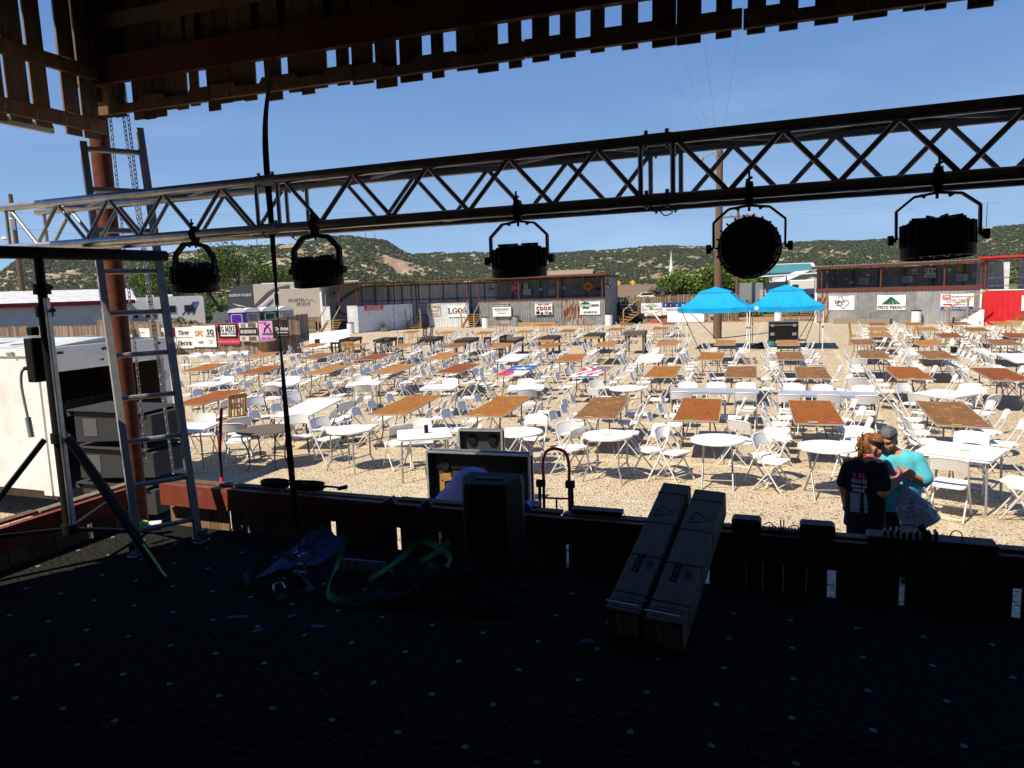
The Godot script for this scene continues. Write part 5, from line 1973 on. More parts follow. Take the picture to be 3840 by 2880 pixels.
func dark_table(label: String, where: String, s: float, t: float, head: float, m: Material, end: Material, h: float, w: float, l: float, nl: int, nr: int, sd: int) -> void:
	var o := table_at("plank_table", label, s, t, head, "heavy homemade plank tables")
	var n := 5
	for i in n:
		var st := mb()
		var pw := w / n
		box(st, V(-w * 0.5 + pw * (i + 0.5), h - 0.02, 0), V(pw - 0.006, 0.04, l), Transform3D(), 0.003)
		obj("plank", st, m, o)
	var st2 := mb()
	for e: float in [-1.0, 1.0]:
		box(st2, V(e * (w * 0.5 - 0.03), h - 0.10, 0), V(0.04, 0.12, l - 0.06))
	obj("apron", st2, m, o)
	st2 = mb()
	for e: float in [-1.0, 1.0]:
		box(st2, V(0, h - 0.10, e * (l * 0.5 - 0.03)), V(w - 0.03, 0.12, 0.045), Transform3D(), 0.003)
	obj("end_board", st2, end, o)
	for a: float in [-1.0, 1.0]:
		for b: float in [-1.0, 1.0]:
			st2 = mb()
			box(st2, V(a * (w * 0.5 - 0.09), h * 0.5 - 0.04, b * (l * 0.5 - 0.11)), V(0.085, h - 0.07, 0.085), Transform3D(), 0.004)
			obj("leg", st2, m, o)
	seat_side(o, where, -1.0, nl, l, w * 0.5 + 0.14, sd)
	seat_side(o, where, 1.0, nr, l, w * 0.5 + 0.14, sd + 1)

func wood_chair(called: String, label: String, s: float, t: float, turn: float, m: Material, slats: int) -> void:
	var c := thing(called, label, "chair", P(s, 0, t), turn, "mixed wooden dining chairs")
	var st := mb()
	slab(st, rounded(0.44, 0.42, 0.04, 3), 0.035, Transform3D(Basis(), V(0, 0.46, 0)))
	obj("seat", st, m, c)
	for e: float in [-1.0, 1.0]:
		st = mb()
		bar(st, V(e * 0.19, 0.0, -0.18), V(e * 0.19, 0.43, -0.18), 0.04, 0.04, Vector3.UP, 0.004)
		obj("leg", st, m, c)
		st = mb()
		bar(st, V(e * 0.19, 0.0, 0.24), V(e * 0.19, 0.45, 0.19), 0.04, 0.04)
		bar(st, V(e * 0.19, 0.45, 0.19), V(e * 0.20, 1.04, 0.27), 0.035, 0.04)
		obj("rear_post", st, m, c)
	st = mb()
	box(st, V(0, 1.0, 0.265), V(0.42, 0.10, 0.025), Transform3D(), 0.008)
	box(st, V(0, 0.55, 0.205), V(0.38, 0.04, 0.022))
	obj("back_rail", st, m, c)
	for i in slats:
		st = mb()
		var x := -0.14 + 0.28 * i / maxf(1.0, slats - 1)
		bar(st, V(x, 0.55, 0.205), V(x, 0.98, 0.262), 0.028 if slats > 3 else 0.06, 0.012)
		obj("slat", st, m, c)
	st = mb()
	for e: float in [-1.0, 1.0]:
		bar(st, V(e * 0.19, 0.2, -0.18), V(e * 0.19, 0.2, 0.215), 0.02, 0.025)
	bar(st, V(-0.19, 0.25, -0.18), V(0.19, 0.25, -0.18), 0.02, 0.025)
	obj("stretcher", st, m, c)

func flag_texture(kind: int) -> ImageTexture:       # hand painted tabletops: a lone star flag, a wavy stripes and stars flag
	var w := 160
	var h := 480
	var im := Image.create(w, h, false, Image.FORMAT_RGB8)
	var n := vnoise(31 + kind, 0.02, 4)
	var red := Color(0.48, 0.025, 0.05)
	var white := Color(0.72, 0.71, 0.70)
	var blue := Color(0.012, 0.10, 0.34)
	for y in h:
		for x in w:
			var c := white
			var u := float(x) / w
			var v := 1.0 - float(y) / h      # v: 0 near end, 1 far end
			v = float(h - 1 - y) / h
			if kind == 0:
				if v > 0.5:
					c = blue
					var d := Vector2((u - 0.5) * 0.76, (v - 0.74) * 2.44)
					var a := fposmod(atan2(d.x, d.y), TAU / 5.0) - TAU / 10.0
					var rad := 0.30 * cos(TAU / 5.0) / cos(absf(a) - TAU / 5.0) if absf(a) <= TAU / 10.0 else 0.0
					rad = 0.115 / maxf(0.2, sin(PI * 0.5 - 0.0)) * lerpf(1.0, 2.6, pow(absf(a) / (TAU / 10.0), 1.6))
					if d.length() < rad:
						c = white
				else:
					c = red if u < 0.46 + 0.1 * sin(v * 9.0) else white
			else:
				var q := u * 5.0 + 1.1 * sin(v * 7.0) + v * 1.4
				c = red if int(floor(q)) % 2 == 0 else white
				if v > 0.66 and u > 0.42:
					c = Color(0.03, 0.035, 0.07)
					if Vector2(fposmod(u * 9.0, 1.0) - 0.5, fposmod(v * 26.0, 1.0) - 0.5).length() < 0.24:
						c = white
				if v < 0.16 + 0.05 * sin(u * 9.0):
					c = blue * 1.4 if u > 0.3 and v < 0.11 else white
			if n.get_noise_2d(x, y) > 0.42:
				c = c.lerp(Color(0.62, 0.6, 0.57), 0.6)
			im.set_pixel(x, y, c.linear_to_srgb())
	return ImageTexture.create_from_image(im)

func field() -> void:
	for i in 4:
		ply_mesh.append(top_mesh(0.76, 2.44, 0.02, [0.018, 0.03, 0.008, 0.022][i], 200 + i))
		ply_edge.append(edge_mesh(0.765, 2.445, 0.02, [0.018, 0.03, 0.008, 0.022][i], 200 + i))
	trestle_mesh = trestle(0.76, 0.73)
	var st := mb()
	box(st, Vector3.ZERO, V(0.14, 0.002, 0.045))
	sticker_mesh = st.commit()
	# long plywood tables: [row, column, s, t, heading, wood, chairs left, chairs right, sticker]
	var list := [
		[0, 0, -12.9, 13.4, -18, 0, 2, 2, 0], [0, 2, -7.48, 13.26, -10, 1, 3, 3, 0], [0, 3, -5.41, 13.39, -6.3, 1, 3, 3, 3], [0, 4, -3.31, 13.56, -5.5, 2, 4, 3, 3], [0, 5, -1.5, 13.59, -3.4, 0, 3, 2, 1], [0, 6, 0.48, 13.73, -2.3, 0, 4, 3, 2], [0, 7, 2.63, 13.9, 1.6, 2, 4, 3, 3],
		[1, 0, -18.88, 19.5, -24, 1, 0, 4, 0], [1, 1, -15.99, 18.88, -20, 0, 3, 4, 0], [1, 2, -13.62, 19.17, -16, 3, 4, 3, 0], [1, 3, -11.43, 19.6, -13.5, 3, 4, 4, 0], [1, 4, -9.33, 19.79, -9.7, 4, 3, 4, 0], [1, 5, -7.26, 19.42, -8, -1, 3, 3, 0], [1, 6, -5.05, 19.32, -3, -2, 3, 3, 0], [1, 7, -3.1, 19.52, -3.5, 1, 3, 3, 0], [1, 8, -1.09, 19.57, -2.6, 2, 2, 2, 0], [1, 9, 0.61, 19.51, -1.3, 2, 3, 2, 3], [1, 10, 2.77, 19.59, -0.2, 0, 3, 2, 2], [1, 11, 4.66, 19.6, 1, 4, 4, 3, 3],
		[2, 0, -20.23, 24.0, -22, 3, 3, 3, 0], [2, 1, -17.15, 23.63, -18, 2, 3, 4, 0], [2, 2, -14.43, 23.28, -15, 4, 3, 4, 0], [2, 3, -11.75, 23.59, -12, 3, 3, 4, 0], [2, 5, -6.73, 23.1, -7, 1, 3, 2, 1], [2, 7, -2.24, 23.67, -3, 1, 3, 3, 0], [2, 8, 0.1, 23.92, -2, 2, 4, 3, 3], [2, 9, 2.47, 24.32, 1.5, 2, 4, 3, 0], [2, 10, 4.15, 24.22, 1, 2, 5, 4, 3],
		[3, 0, -21.04, 28.57, -20, 1, 2, 0, 0], [3, 1, -18.69, 28.47, -17, 3, 2, 2, 0], [3, 2, -16.07, 28.29, -15, 3, 3, 4, 0], [3, 3, -13.47, 28.26, -12, 2, 4, 4, 0], [3, 4, -11.29, 28.1, -10, 3, 4, 4, 0], [3, 5, -9.13, 28.34, -8, 1, 3, 3, 0], [3, 6, -6.83, 28.56, -6, 3, 4, 4, 0], [3, 7, -4.4, 28.93, -4, 3, 4, 4, 0], [3, 8, -2.22, 29.03, -3, 3, 3, 4, 0], [3, 9, 0.05, 28.99, -1, 3, 3, 3, 0], [3, 10, 2.6, 29.01, 1, 2, 0, 2, 0], [3, 11, 4.64, 28.53, 3, 3, 4, 3, 0], [3, 12, 6.87, 28.54, 5, 2, 4, 3, 0],
		[4, 7, 3.56, 32.66, 3, 3, 4, 2, 0], [4, 8, 5.88, 31.93, 4, 4, 3, 3, 0], [4, 9, 8.03, 31.57, 5, 4, 3, 3, 0],
		[5, 0, -21.03, 38.16, -18, 1, 1, 0, 0], [5, 1, -18.25, 37.16, -15, 3, 2, 4, 0], [5, 2, -15.6, 36.56, -13, 1, 2, 4, 0], [5, 3, -13.53, 37.46, -11, 3, 3, 3, 0], [5, 4, -11.1, 37.63, -9, 2, 2, 4, 0], [5, 5, -8.68, 38.52, -7, 1, 3, 4, 0], [5, 6, -6.3, 38.66, -5, 1, 2, 3, 0], [5, 7, 3.88, 36.43, 3, 3, 2, 2, 0], [5, 8, 5.76, 36.08, 4, 3, 3, 2, 0], [5, 9, 7.5, 35.39, 5, 2, 2, 3, 0], [5, 10, -17.7, 44.55, -15, 2, 0, 0, 0], [5, 11, -14.41, 43.78, -12, 1, 1, 3, 0], [5, 12, -11.62, 43.49, -9, 1, 2, 3, 0], [5, 13, -9.03, 43.22, -7, 2, 2, 3, 0], [5, 14, -6.54, 43.31, -5, 4, 0, 3, 0], [5, 15, 4.26, 40.33, 3, 2, 2, 2, 0], [5, 16, 5.82, 39.94, 4, 1, 3, 0, 0], [5, 17, 7.7, 39.81, 5, 2, 3, 1, 0], [5, 18, 9.44, 39.6, 6, 3, 2, 1, 0]]
	for q in list:
		if q[5] >= 0:
			wood_table(q[0], q[1], q[2], q[3], q[4], q[5], q[6], q[7], q[8])
			continue
		var k: int = -1 - q[5]
		var m := mat(Color.WHITE, 0.5)
		m.albedo_texture = flag_texture(k)
		var where: String = ["table painted with a lone star flag", "table painted with wavy red and white stripes"][k]
		var o := table_at("painted_table", ["long table painted as a lone star flag in red, white and blue", "long table painted with wavy red and white stripes and stars"][k], q[2], q[3], q[4], "")
		piece("tabletop", ply_mesh[2], m, o, Transform3D(Basis(), V(0, 0.75, 0)))
		piece("edge", ply_edge[2], M.edge, o, Transform3D(Basis(), V(0, 0.75, 0)))
		for e: float in [-1.0, 1.0]:
			piece("leg", trestle_mesh, M.table_leg, o, Transform3D(Basis(Vector3.UP, 0.0 if e < 0 else PI), V(0, 0, e * 0.86)))
		seat_side(o, where, -1.0, q[6], 2.44, 0.53, 900 + k)
		seat_side(o, where, 1.0, q[7], 2.44, 0.53, 910 + k)
	# long white plastic tables among them
	for q in [[-9.5, 12.63, -16.8, "long white plastic table, second from the left in the front row of long tables", "long white table in the front row", 3, 4], [-4.1, 23.23, -6, "white plastic table with dark legs in the third row of long tables", "white table with dark legs in the third row", 3, 3], [6.08, 23.59, 2, "long white plastic table at the right edge of the third row", "long white table at the right edge", 5, 2], [-8.84, 23.28, -9, "long table of weathered white paint, fifth in the third row", "weathered white table in the third row", 3, 4]]:
		var o := square_table(q[3], q[4], q[0], q[1], q[2], 0.78, 2.4, M.white, M.chair_dark, null)
		seat_side(o, q[4], -1.0, q[5], 2.4, 0.54, int(q[0] * 10) + 1000)
		seat_side(o, q[4], 1.0, q[6], 2.4, 0.54, int(q[0] * 10) + 1001)
	# tables set crosswise
	for q in [[-1.46, 16.14, 88, "pale grey folding table set crosswise with four chairs, left of the two", "left pale grey crosswise table", M.greytop, 3, 2], [0.80, 16.0, 91, "blue grey folding table set crosswise, right of the two", "right blue grey crosswise table", M.greytop, 3, 3], [-22.4, 23.8, 62, "long white table set crosswise by the picket fence at the left", "crosswise white table by the fence", M.white, 5, 4]]:
		var l := 1.86 if q[0] > -5 else 2.6
		var o := square_table(q[3], q[4], q[0], q[1], q[2], 0.70, l, q[5], M.black, M.hotpink)
		seat_side(o, q[4], -1.0, q[6], l, 0.46, 1200 + int(q[0]))
		seat_side(o, q[4], 1.0, q[7], l, 0.52, 1210 + int(q[0]))
	# small white square tables, a chair or so on each side
	var sq := [[-5.65, 10.52, -30, "small white square table with a black can on it, nearest the flight cases", "square table with the black can", 0.88, M.yellow, 6], [2.22, 10.97, 25, "white square table with a green sticker behind the man in the turquoise shirt", "square table behind the turquoise shirt", 0.90, M.limegreen, 15], [-15.1, 15.7, -15, "small white square table farthest left behind the front long tables", "farthest left white square table", 0.86, null, 14], [-12.86, 15.95, -22, "small white square table left of the hanging strap", "square table left of the strap", 0.86, null, 13], [-10.45, 16.26, -25, "small white square table right of the hanging strap", "square table right of the strap", 0.86, M.hotpink, 15], [-8.05, 15.93, -15, "small white square table in front of the dark reddish plywood table", "square table before the dark reddish table", 0.86, M.hotpink, 14], [-5.83, 16.11, -18, "small white square table in front of the lone star table", "square table before the lone star table", 0.86, null, 13], [2.99, 16.34, 40, "small white square table with pink and green stickers, set cornerwise at the right", "cornerwise square table at the right", 0.86, M.hotpink, 15], [-10.4, 10.2, -20, "small white square table half hidden behind the ladder", "square table behind the ladder", 0.86, null, 5], [5.2, 15.9, 10, "small white square table cut by the right edge of the view", "square table at the right edge", 0.86, null, 11]]
	for q in sq:
		var o := square_table(q[3], q[4], q[0], q[1], q[2], q[5], q[5], M.white, M.leg_grey, q[6])
		for k in 4:
			if not (int(q[7]) >> k) & 1:
				continue
			var a: float = o.rotation.y + [0.0, PI * 0.5, PI, -PI * 0.5][k] + 0.12 * sin(k * 3.0 + q[0])
			var p: Vector3 = o.position + V(sin(a), 0, cos(a)) * 0.70
			p.y = 0.015
			spot_chair(p, a, "white folding chair on the %s side of the %s" % [["near", "right", "far", "left"][k], q[4]], "")
	# round tables nearest the stage: chairs as the photograph has them
	round_table("white round folding table left of the black can's table", "the round table left of the black can", -7.19, 10.65, 0.15, false, [[-7.95, 11.05, -1.9, "on the left of"], [-6.42, 10.95, 0.9, "on the right of"]], M.yellow)
	round_table("white round folding table half hidden by the flight case lids", "the round table behind the flight cases", -4.14, 11.04, 0.5, true, [[-3.35, 11.2, 1.2, "on the right of"], [-4.2, 11.85, 3.1, "on the far side of"]], M.yellow)
	round_table("white round folding table behind the red handled hand truck", "the round table behind the hand truck", -2.65, 11.08, 0.1, false, [[-3.28, 11.35, -2.35, "on the left of"], [-2.03, 11.40, 2.4, "on the right of"]], M.limegreen)
	round_table("white round folding table with crossed legs behind the cardboard cartons", "the round table behind the cartons", -0.95, 11.09, 1.5, true, [[-1.62, 11.3, -2.1, "on the left of"], [-0.28, 11.4, 2.45, "on the right of"]], M.paper)
	round_table("white round folding table with crossed legs left of the woman in black", "the round table left of the two people", 0.57, 10.92, 1.35, true, [[-0.15, 11.05, -1.95, "on the left of"], [0.95, 11.75, 2.6, "on the far side of"]], M.paper)
	round_table("white round folding table in the middle of the second band of tables", "the round table in the second band", -3.44, 16.35, 0.6, false, [[-2.72, 16.55, 1.6, "on the right of"], [-3.9, 15.75, -0.7, "on the near side of"], [-4.1, 16.7, -2.2, "on the left of"]], M.hotpink)
	for q in [[1.55, 10.35, -0.75, "in front of the green stickered square table, beside the plastic bag"], [2.85, 10.35, 0.8, "in front of the green stickered square table, right hand one"], [-8.6, 11.1, -2.3, "just left of the first round table"], [-10.0, 11.0, 0.9, "left of the wrought iron table, facing left"], [-9.55, 10.5, 0.4, "left of the wrought iron table, nearest the pole"], [-0.6, 12.4, -0.5, "standing sideways right of the sixth front row table"], [5.75, 13.6, -1.2, "cut by the right edge beside the front row"], [4.6, 14.2, 2.6, "behind the right end of the front row"], [1.5, 18.2, 0.1, "at the near end of the tenth second row table"], [0.65, 25.4, 0.05, "at the near end of the ninth third row table, back to the stage"], [1.9, 22.6, 0.1, "at the near end of the tenth third row table, back to the stage"], [0.75, 21.0, 0.0, "at the far end of the tenth second row table"]]:
		spot_chair(P(q[0], 0.015, q[1]), q[2], "white folding chair " + q[3], "")
	# a folded chair lying on its side
	var fc := make_chair("tipped_chair", "white folding chair tipped on its side beside the eleventh second row table", M.chair, M.chair_frame)
	fc.transform = Transform3D(Basis(Vector3.UP, 0.3) * Basis(Vector3.BACK, PI * 0.5), P(1.75, 0.22, 18.6))
	# two big grey chairs with dark frames
	for q in [[-10.75, 12.6, -1.9, "white chair with a dark frame by the long white table, nearer one"], [-10.3, 13.3, -1.9, "white chair with a dark frame by the long white table, farther one"], [-7.9, 18.4, -1.5, "white chair with a dark frame left of the lone star table"], [-8.7, 12.55, 1.3, "white chair with a dark frame on the right of the long white table"]]:
		var dc := make_chair("dark_framed_chair", q[3], M.chair, M.chair_dark)
		dc.position = P(q[0], 0.015, q[1])
		dc.rotation.y = q[2]
		dc.scale = V(1.12, 1.1, 1.1)
		dc.set_meta("group", "chairs with dark frames")
	place_chairs()
	# heavy plank tables
	var dk := [[-22.04, 33.3, -20, "dark plank table farthest left in the fifth row", 0.76, 0.8], [-19.58, 32.8, -17, "dark plank table second from the left in the fifth row", 0.76, 0.8], [-16.78, 32.6, -14, "dark plank table third from the left in the fifth row", 0.8, 0.8], [-14.51, 31.9, -12, "charcoal plank table left of the red wooden chair", 0.78, 0.8], [-12.19, 32.0, -10, "weathered grey plank table in the fifth row", 0.78, 0.8], [-10.46, 32.4, -9, "dark plank table with an orange brown end board", 0.8, 0.8], [-8.42, 33.0, -7, "black plank table with a honey coloured end board", 0.88, 0.8]]
	var i := 0
	for q in dk:
		dark_table(q[3], q[3], q[0], q[1], q[2], M.oldwood if i == 4 else M.darkwood, M.newwood if i >= 5 else M.darkwood, q[4], q[5], 2.2, 3, 4, 1500 + i * 3)
		i += 1
	dark_table("tall weathered grey bar table standing on four posts", "tall grey bar table", -6.41, 32.6, -5, M.oldwood, M.oldwood, 1.02, 0.95, 1.3, 2, 2, 1600)
	# odd wooden chairs
	wood_chair("wooden_chair", "honey oak chair with its back to the fence, left of the hanging strap", -15.4, 23.6, 1.9, M.oak, 2)
	wood_chair("wooden_chair", "honey oak slatted chair in front of the leftmost front row table", -11.3, 12.3, 1.3, M.oak, 5)
	wood_chair("wooden_chair", "brown wooden chair at the near end of the fourth row, leftmost", -18.6, 27.0, 0.3, M.darkwood, 3)
	wood_chair("wooden_chair", "honey oak chair between two dark chairs in the fourth row", -18.0, 27.2, 0.2, M.oak, 3)
	wood_chair("wooden_chair", "dark wooden chair with a tall back right of the honey oak one", -19.6, 28.9, 1.7, M.darkwood, 4)
	wood_chair("wooden_chair", "dark slatted chair, first of three side by side in the fourth row", -17.3, 28.2, 1.8, M.darkwood, 4)
	wood_chair("wooden_chair", "dark slatted chair, middle of three side by side in the fourth row", -17.2, 28.8, 1.7, M.darkwood, 4)
	wood_chair("wooden_chair", "dark slatted chair, last of three side by side in the fourth row", -17.0, 29.4, 1.6, M.darkwood, 5)
	wood_chair("wooden_chair", "deep red wooden chair at the end of the charcoal plank table", -12.5, 29.2, 1.2, M.redchair, 5)
	wood_chair("wooden_chair", "black spindle chair just right of the deep red chair", -12.0, 29.8, 1.2, M.chair_dark, 6)
	wood_chair("wooden_chair", "dark wooden chair at the orange table by the far stairs", -20.0, 37.6, 1.5, M.darkwood, 4)
	wood_chair("wooden_chair", "dark wooden chair behind the orange table by the far stairs", -20.3, 39.0, 1.7, M.darkwood, 4)
	wood_chair("wooden_chair", "brown wooden chair left of the tables before the long planter", 2.95, 36.4, -1.5, M.oak, 4)
	wood_chair("wooden_chair", "brown wooden chair right of the tables before the long planter", 5.0, 35.6, 1.5, M.oak, 4)
	wood_chair("wooden_chair", "dark wooden chair near the white barrel of the right booth", 7.3, 40.3, 1.5, M.darkwood, 4)
	# wrought iron patio table
	var ir := table_at("iron_table", "round rusty wrought iron patio table left of the round tables", -8.83, 10.42, 0)
	st = mb()
	lathe(st, [Vector2(0.0, 0.0), Vector2(0.50, 0.0), Vector2(0.515, -0.012), Vector2(0.50, -0.024), Vector2(0.0, -0.02)], 36, Transform3D(Basis(), V(0, 0.72, 0)))
	obj("tabletop", st, M.oldwood, ir)
	for k in 4:
		var a := TAU * k / 4.0 + 0.5
		var d := V(cos(a), 0, sin(a))
		st = mb()
		path(st, smooth_pts([d * 0.40 + Vector3.UP * 0.70, d * 0.44 + Vector3.UP * 0.60, d * 0.36 + Vector3.UP * 0.42, d * 0.33 + Vector3.UP * 0.15, d * 0.38 + Vector3.UP * 0.02, d * 0.44 + Vector3.UP * 0.02], 5), 0.014, 6)
		obj("leg", st, M.midgrey, ir)
	st = mb()
	for k in 2:
		var a := TAU * k / 4.0 + 0.5
		var d := V(cos(a), 0, sin(a))
		path(st, smooth_pts([d * 0.33 + Vector3.UP * 0.15, Vector3.UP * 0.22, d * -0.33 + Vector3.UP * 0.15], 6), 0.010, 6)
	obj("brace", st, M.midgrey, ir)
	# the black can, and a dark bottle crate at the right
	var can := mb()
	lathe(can, [Vector2(0.0, 0.0), Vector2(0.033, 0.0), Vector2(0.034, 0.01), Vector2(0.034, 0.125), Vector2(0.028, 0.135), Vector2(0.0, 0.135)], 14, Transform3D(Basis(), P(-5.62, 0.7485, 10.56)))
	tag(obj("drink_can", can, M.black), "black drink can standing on the small white square table", "can")
	var bx := mb()
	box(bx, P(4.75, 0.83, 25.1), V(0.16, 0.16, 0.12), Transform3D(), 0.006)
	tag(obj("black_box", bx, M.black), "small black box on a plywood table near the right edge", "box")
	# wire spool table by the fence
	var sp := table_at("spool_table", "round wooden cable spool table beside the picket fence", -26.2, 31.3, 0)
	st = mb()
	lathe(st, [Vector2(0.0, 0.0), Vector2(0.62, 0.0), Vector2(0.62, -0.05), Vector2(0.0, -0.05)], 24, Transform3D(Basis(), V(0, 0.80, 0)))
	obj("tabletop", st, M.fence[1], sp)
	st = mb()
	lathe(st, [Vector2(0.28, 0.05), Vector2(0.28, 0.76)], 14, Transform3D(), true)
	lathe(st, [Vector2(0.0, 0.06), Vector2(0.55, 0.05), Vector2(0.55, 0.0)], 20)
	obj("drum", st, M.newwood, sp)
	# white table tops stood on edge
	for q in [[-25.0, 35.6, 0.35, 0.42, "white folding table stood on edge, leaning at the fence corner"], ]:
		var w := thing("leaning_table", q[4], "table", P(q[0], 0, q[1]), q[2])
		st = mb()
		slab(st, rounded(2.4, 0.95, 0.06, 3), 0.045, Transform3D(Basis(Vector3.BACK, 0.10) * Basis(Vector3.RIGHT, PI * 0.5 - q[3]), V(0, 0.55, 0)))
		obj("tabletop", st, M.white, w)
		st = mb()
		box(st, V(-0.75, 0.02, 0.05), V(0.30, 0.006, 0.30), Transform3D(Basis(Vector3.BACK, 0.10) * Basis(Vector3.RIGHT, PI * 0.5 - q[3]), V(0, 0.55, 0)))
		obj("printed_label", st, M.ink, w)

# ---------- booths, fences, canopies, far things ----------
func frame_ab(a: Vector2, b: Vector2) -> Transform3D:       # a, b: (s, t). x runs a -> b, z faces the audience yard
	var d := P(b.x, 0, b.y) - P(a.x, 0, a.y)
	var x := d.normalized()
	var z := x.cross(Vector3.UP)
	return Transform3D(Basis(x, Vector3.UP, z), P(a.x, 0, a.y))

func sheeting(parent: Node3D, xf: Transform3D, x0: float, x1: float, y0: float, y1: float, m: Array, sd: int, pitch := 0.15, depth := 0.05, called := "panel", wid := 0.92) -> void:   # corrugated sheets, each its own piece
	var r := RandomNumberGenerator.new()
	r.seed = sd
	var inv := parent.transform.affine_inverse() if parent else Transform3D()
	var x := x0
	while x < x1 - 0.05:
		var e := minf(x + wid, x1)
		var st := mb()
		var n := maxi(2, int(round((e - x) / pitch * 2.0)))
		var dz := r.randf_range(-0.004, 0.004)
		var top := y1 + r.randf_range(-0.012, 0.006)
		for i in n:
			var a := x + (e - x) * i / n
			var b := x + (e - x) * (i + 1) / n
			var za := depth * (1.0 if i % 2 == 0 else 0.0) + dz
			var zb := depth * (1.0 if (i + 1) % 2 == 0 else 0.0) + dz
			face(st, xf * V(a, y0, za), xf * V(b, y0, zb), xf * V(b, top, zb), xf * V(a, top, za), xf.basis.z)
		var o := obj(called, st, m[r.randi() % m.size()], parent)
		o.transform = inv
		x = e

func beams(parent: Node3D, called: String, xf: Transform3D, list: Array, m: Material) -> void:     # list of [centre, size], each its own piece
	var inv := parent.transform.affine_inverse()
	for q in list:
		var st := mb()
		box(st, q[0], q[1], xf)
		var o := obj(called, st, m, parent)
		o.transform = inv

func pole_of(parent: Node3D, called: String, xf: Transform3D, xs: Array, y0: float, y1: float, z: float, w: float, m: Material) -> void:
	var l := []
	for x in xs:
		l.append([V(x, (y0 + y1) * 0.5, z), V(w, y1 - y0, w)])
	beams(parent, called, xf, l, m)

func banner(called: String, label: String, at: Vector3, turn: float, w: float, h: float, m: Material, lines: Array, shapes: Array = [], cat := "banner") -> Node3D:
	# lines: [text, size, x, y, material, squeeze, font]; shapes: [x, y, w, h, material]
	var t := thing(called, label, cat, at, turn)
	var st := mb()
	var n := 10
	var ph := at.x * 3.7
	for i in n:
		for j in 4:
			var f := func(u: float, v: float) -> Vector3: return V((u - 0.5) * w, (v - 0.5) * h - 0.018 * w * sin(u * PI) * v, 0.008 * sin(u * 11.0 + ph + v * 3.0))
			face(st, f.call(float(i) / n, j / 4.0), f.call(float(i + 1) / n, j / 4.0), f.call(float(i + 1) / n, (j + 1) / 4.0), f.call(float(i) / n, (j + 1) / 4.0), Vector3.BACK)
	obj("cloth", st, m, t)
	for s in shapes:
		st = mb()
		box(st, V(s[0], s[1], 0.012), V(s[2], s[3], 0.008))
		obj("printed_panel", st, s[4], t)
	for l in lines:
		words(l[0], l[1], l[4], t, Transform3D(Basis(), V(l[2], l[3], 0.022)), "lettering", l[6] if l.size() > 6 else "Droid Sans", true, l[5] if l.size() > 5 else 1.0)
	return t

func stairs(label: String, at: Vector3, turn: float, w: float, n: int, rise: float, run: float, rails: int) -> void:
	var t := thing("wooden_stairs", label, "stairs", at, turn, "timber stairs up to the booths")
	for i in n:
		var st := mb()
		box(st, V(0, rise * (i + 1) - 0.02, -run * i), V(w, 0.04, run + 0.02), Transform3D(), 0.003)
		obj("tread", st, M.newwood, t)
	for e: float in [-1.0, 1.0]:
		var st := mb()
		bar(st, V(e * (w * 0.5 - 0.06), -0.02, run * 0.6), V(e * (w * 0.5 - 0.06), rise * n - 0.12, -run * (n - 0.4)), 0.04, 0.24, Vector3.RIGHT)
		obj("stringer", st, M.newwood, t)
		if rails >= 2 or (rails == 1 and e > 0):
			st = mb()
			box(st, V(e * w * 0.5, 0.55, run * 0.2), V(0.09, 1.15, 0.09), Transform3D(), 0.004)
			obj("post", st, M.newwood, t)
			st = mb()
			bar(st, V(e * w * 0.5, 1.12, run * 0.3), V(e * w * 0.5, 1.1 + rise * n, -run * n), 0.09, 0.05, Vector3.RIGHT, 0.004)
			obj("handrail", st, M.newwood, t)

func barrel(label: String, s: float, t: float, m: Material) -> void:
	var b := thing("barrel", label, "barrel", P(s, 0, t), s, "steel drum barrels by the booths")
	var st := mb()
	lathe(st, [Vector2(0.0, 0.0), Vector2(0.285, 0.0), Vector2(0.29, 0.01), Vector2(0.285, 0.03), Vector2(0.285, 0.29), Vector2(0.297, 0.305), Vector2(0.285, 0.32), Vector2(0.285, 0.59), Vector2(0.297, 0.605), Vector2(0.285, 0.62), Vector2(0.285, 0.87), Vector2(0.294, 0.885), Vector2(0.28, 0.895), Vector2(0.275, 0.87), Vector2(0.27, 0.5)], 24)
	obj("drum", st, m, b)
	st = mb()
	lathe(st, [Vector2(0.298, 0.85), Vector2(0.302, 0.90), Vector2(0.27, 0.905), Vector2(0.26, 0.80), Vector2(0.0, 0.78)], 20)
	obj("bin_liner", st, M.black, b)

func fan(label: String, at: Vector3, turn: float, r: float) -> void:
	var t := thing("wall_fan", label, "fan", at, turn, "round fans on the booth walls")
	var st := mb()
	for k in 4:
		var pts := PackedVector3Array()
		for i in 20:
			var a := TAU * i / 20.0
			pts.append(V(cos(a), sin(a), 0) * r * (0.28 + 0.24 * k) + V(0, 0, 0.10 if k < 3 else 0.03))
		path(st, pts, 0.009, 4, true)
	for i in 10:
		var a := TAU * i / 10.0
		tube(st, V(0, 0, 0.12), V(cos(a) * r, sin(a) * r, 0.03), 0.006, 4)
	obj("guard", st, M.black, t)
	for k in 3:
		st = mb()
		var a := TAU * k / 3.0 + 0.4
		var u := V(cos(a), sin(a), 0)
		var v := V(-sin(a), cos(a), 0.35).normalized()
		face(st, u * 0.06 - v * 0.05, u * r * 0.85 - v * 0.13, u * r * 0.88 + v * 0.13, u * 0.06 + v * 0.06, Vector3.BACK)
		obj("blade", st, M.paper, t)
	st = mb()
	tube(st, V(0, 0, -0.2), V(0, 0, 0.06), 0.07, 10)
	tube(st, V(0, 0, -0.18), V(0, -0.1, -0.5), 0.03, 6)
	obj("motor", st, M.black, t)

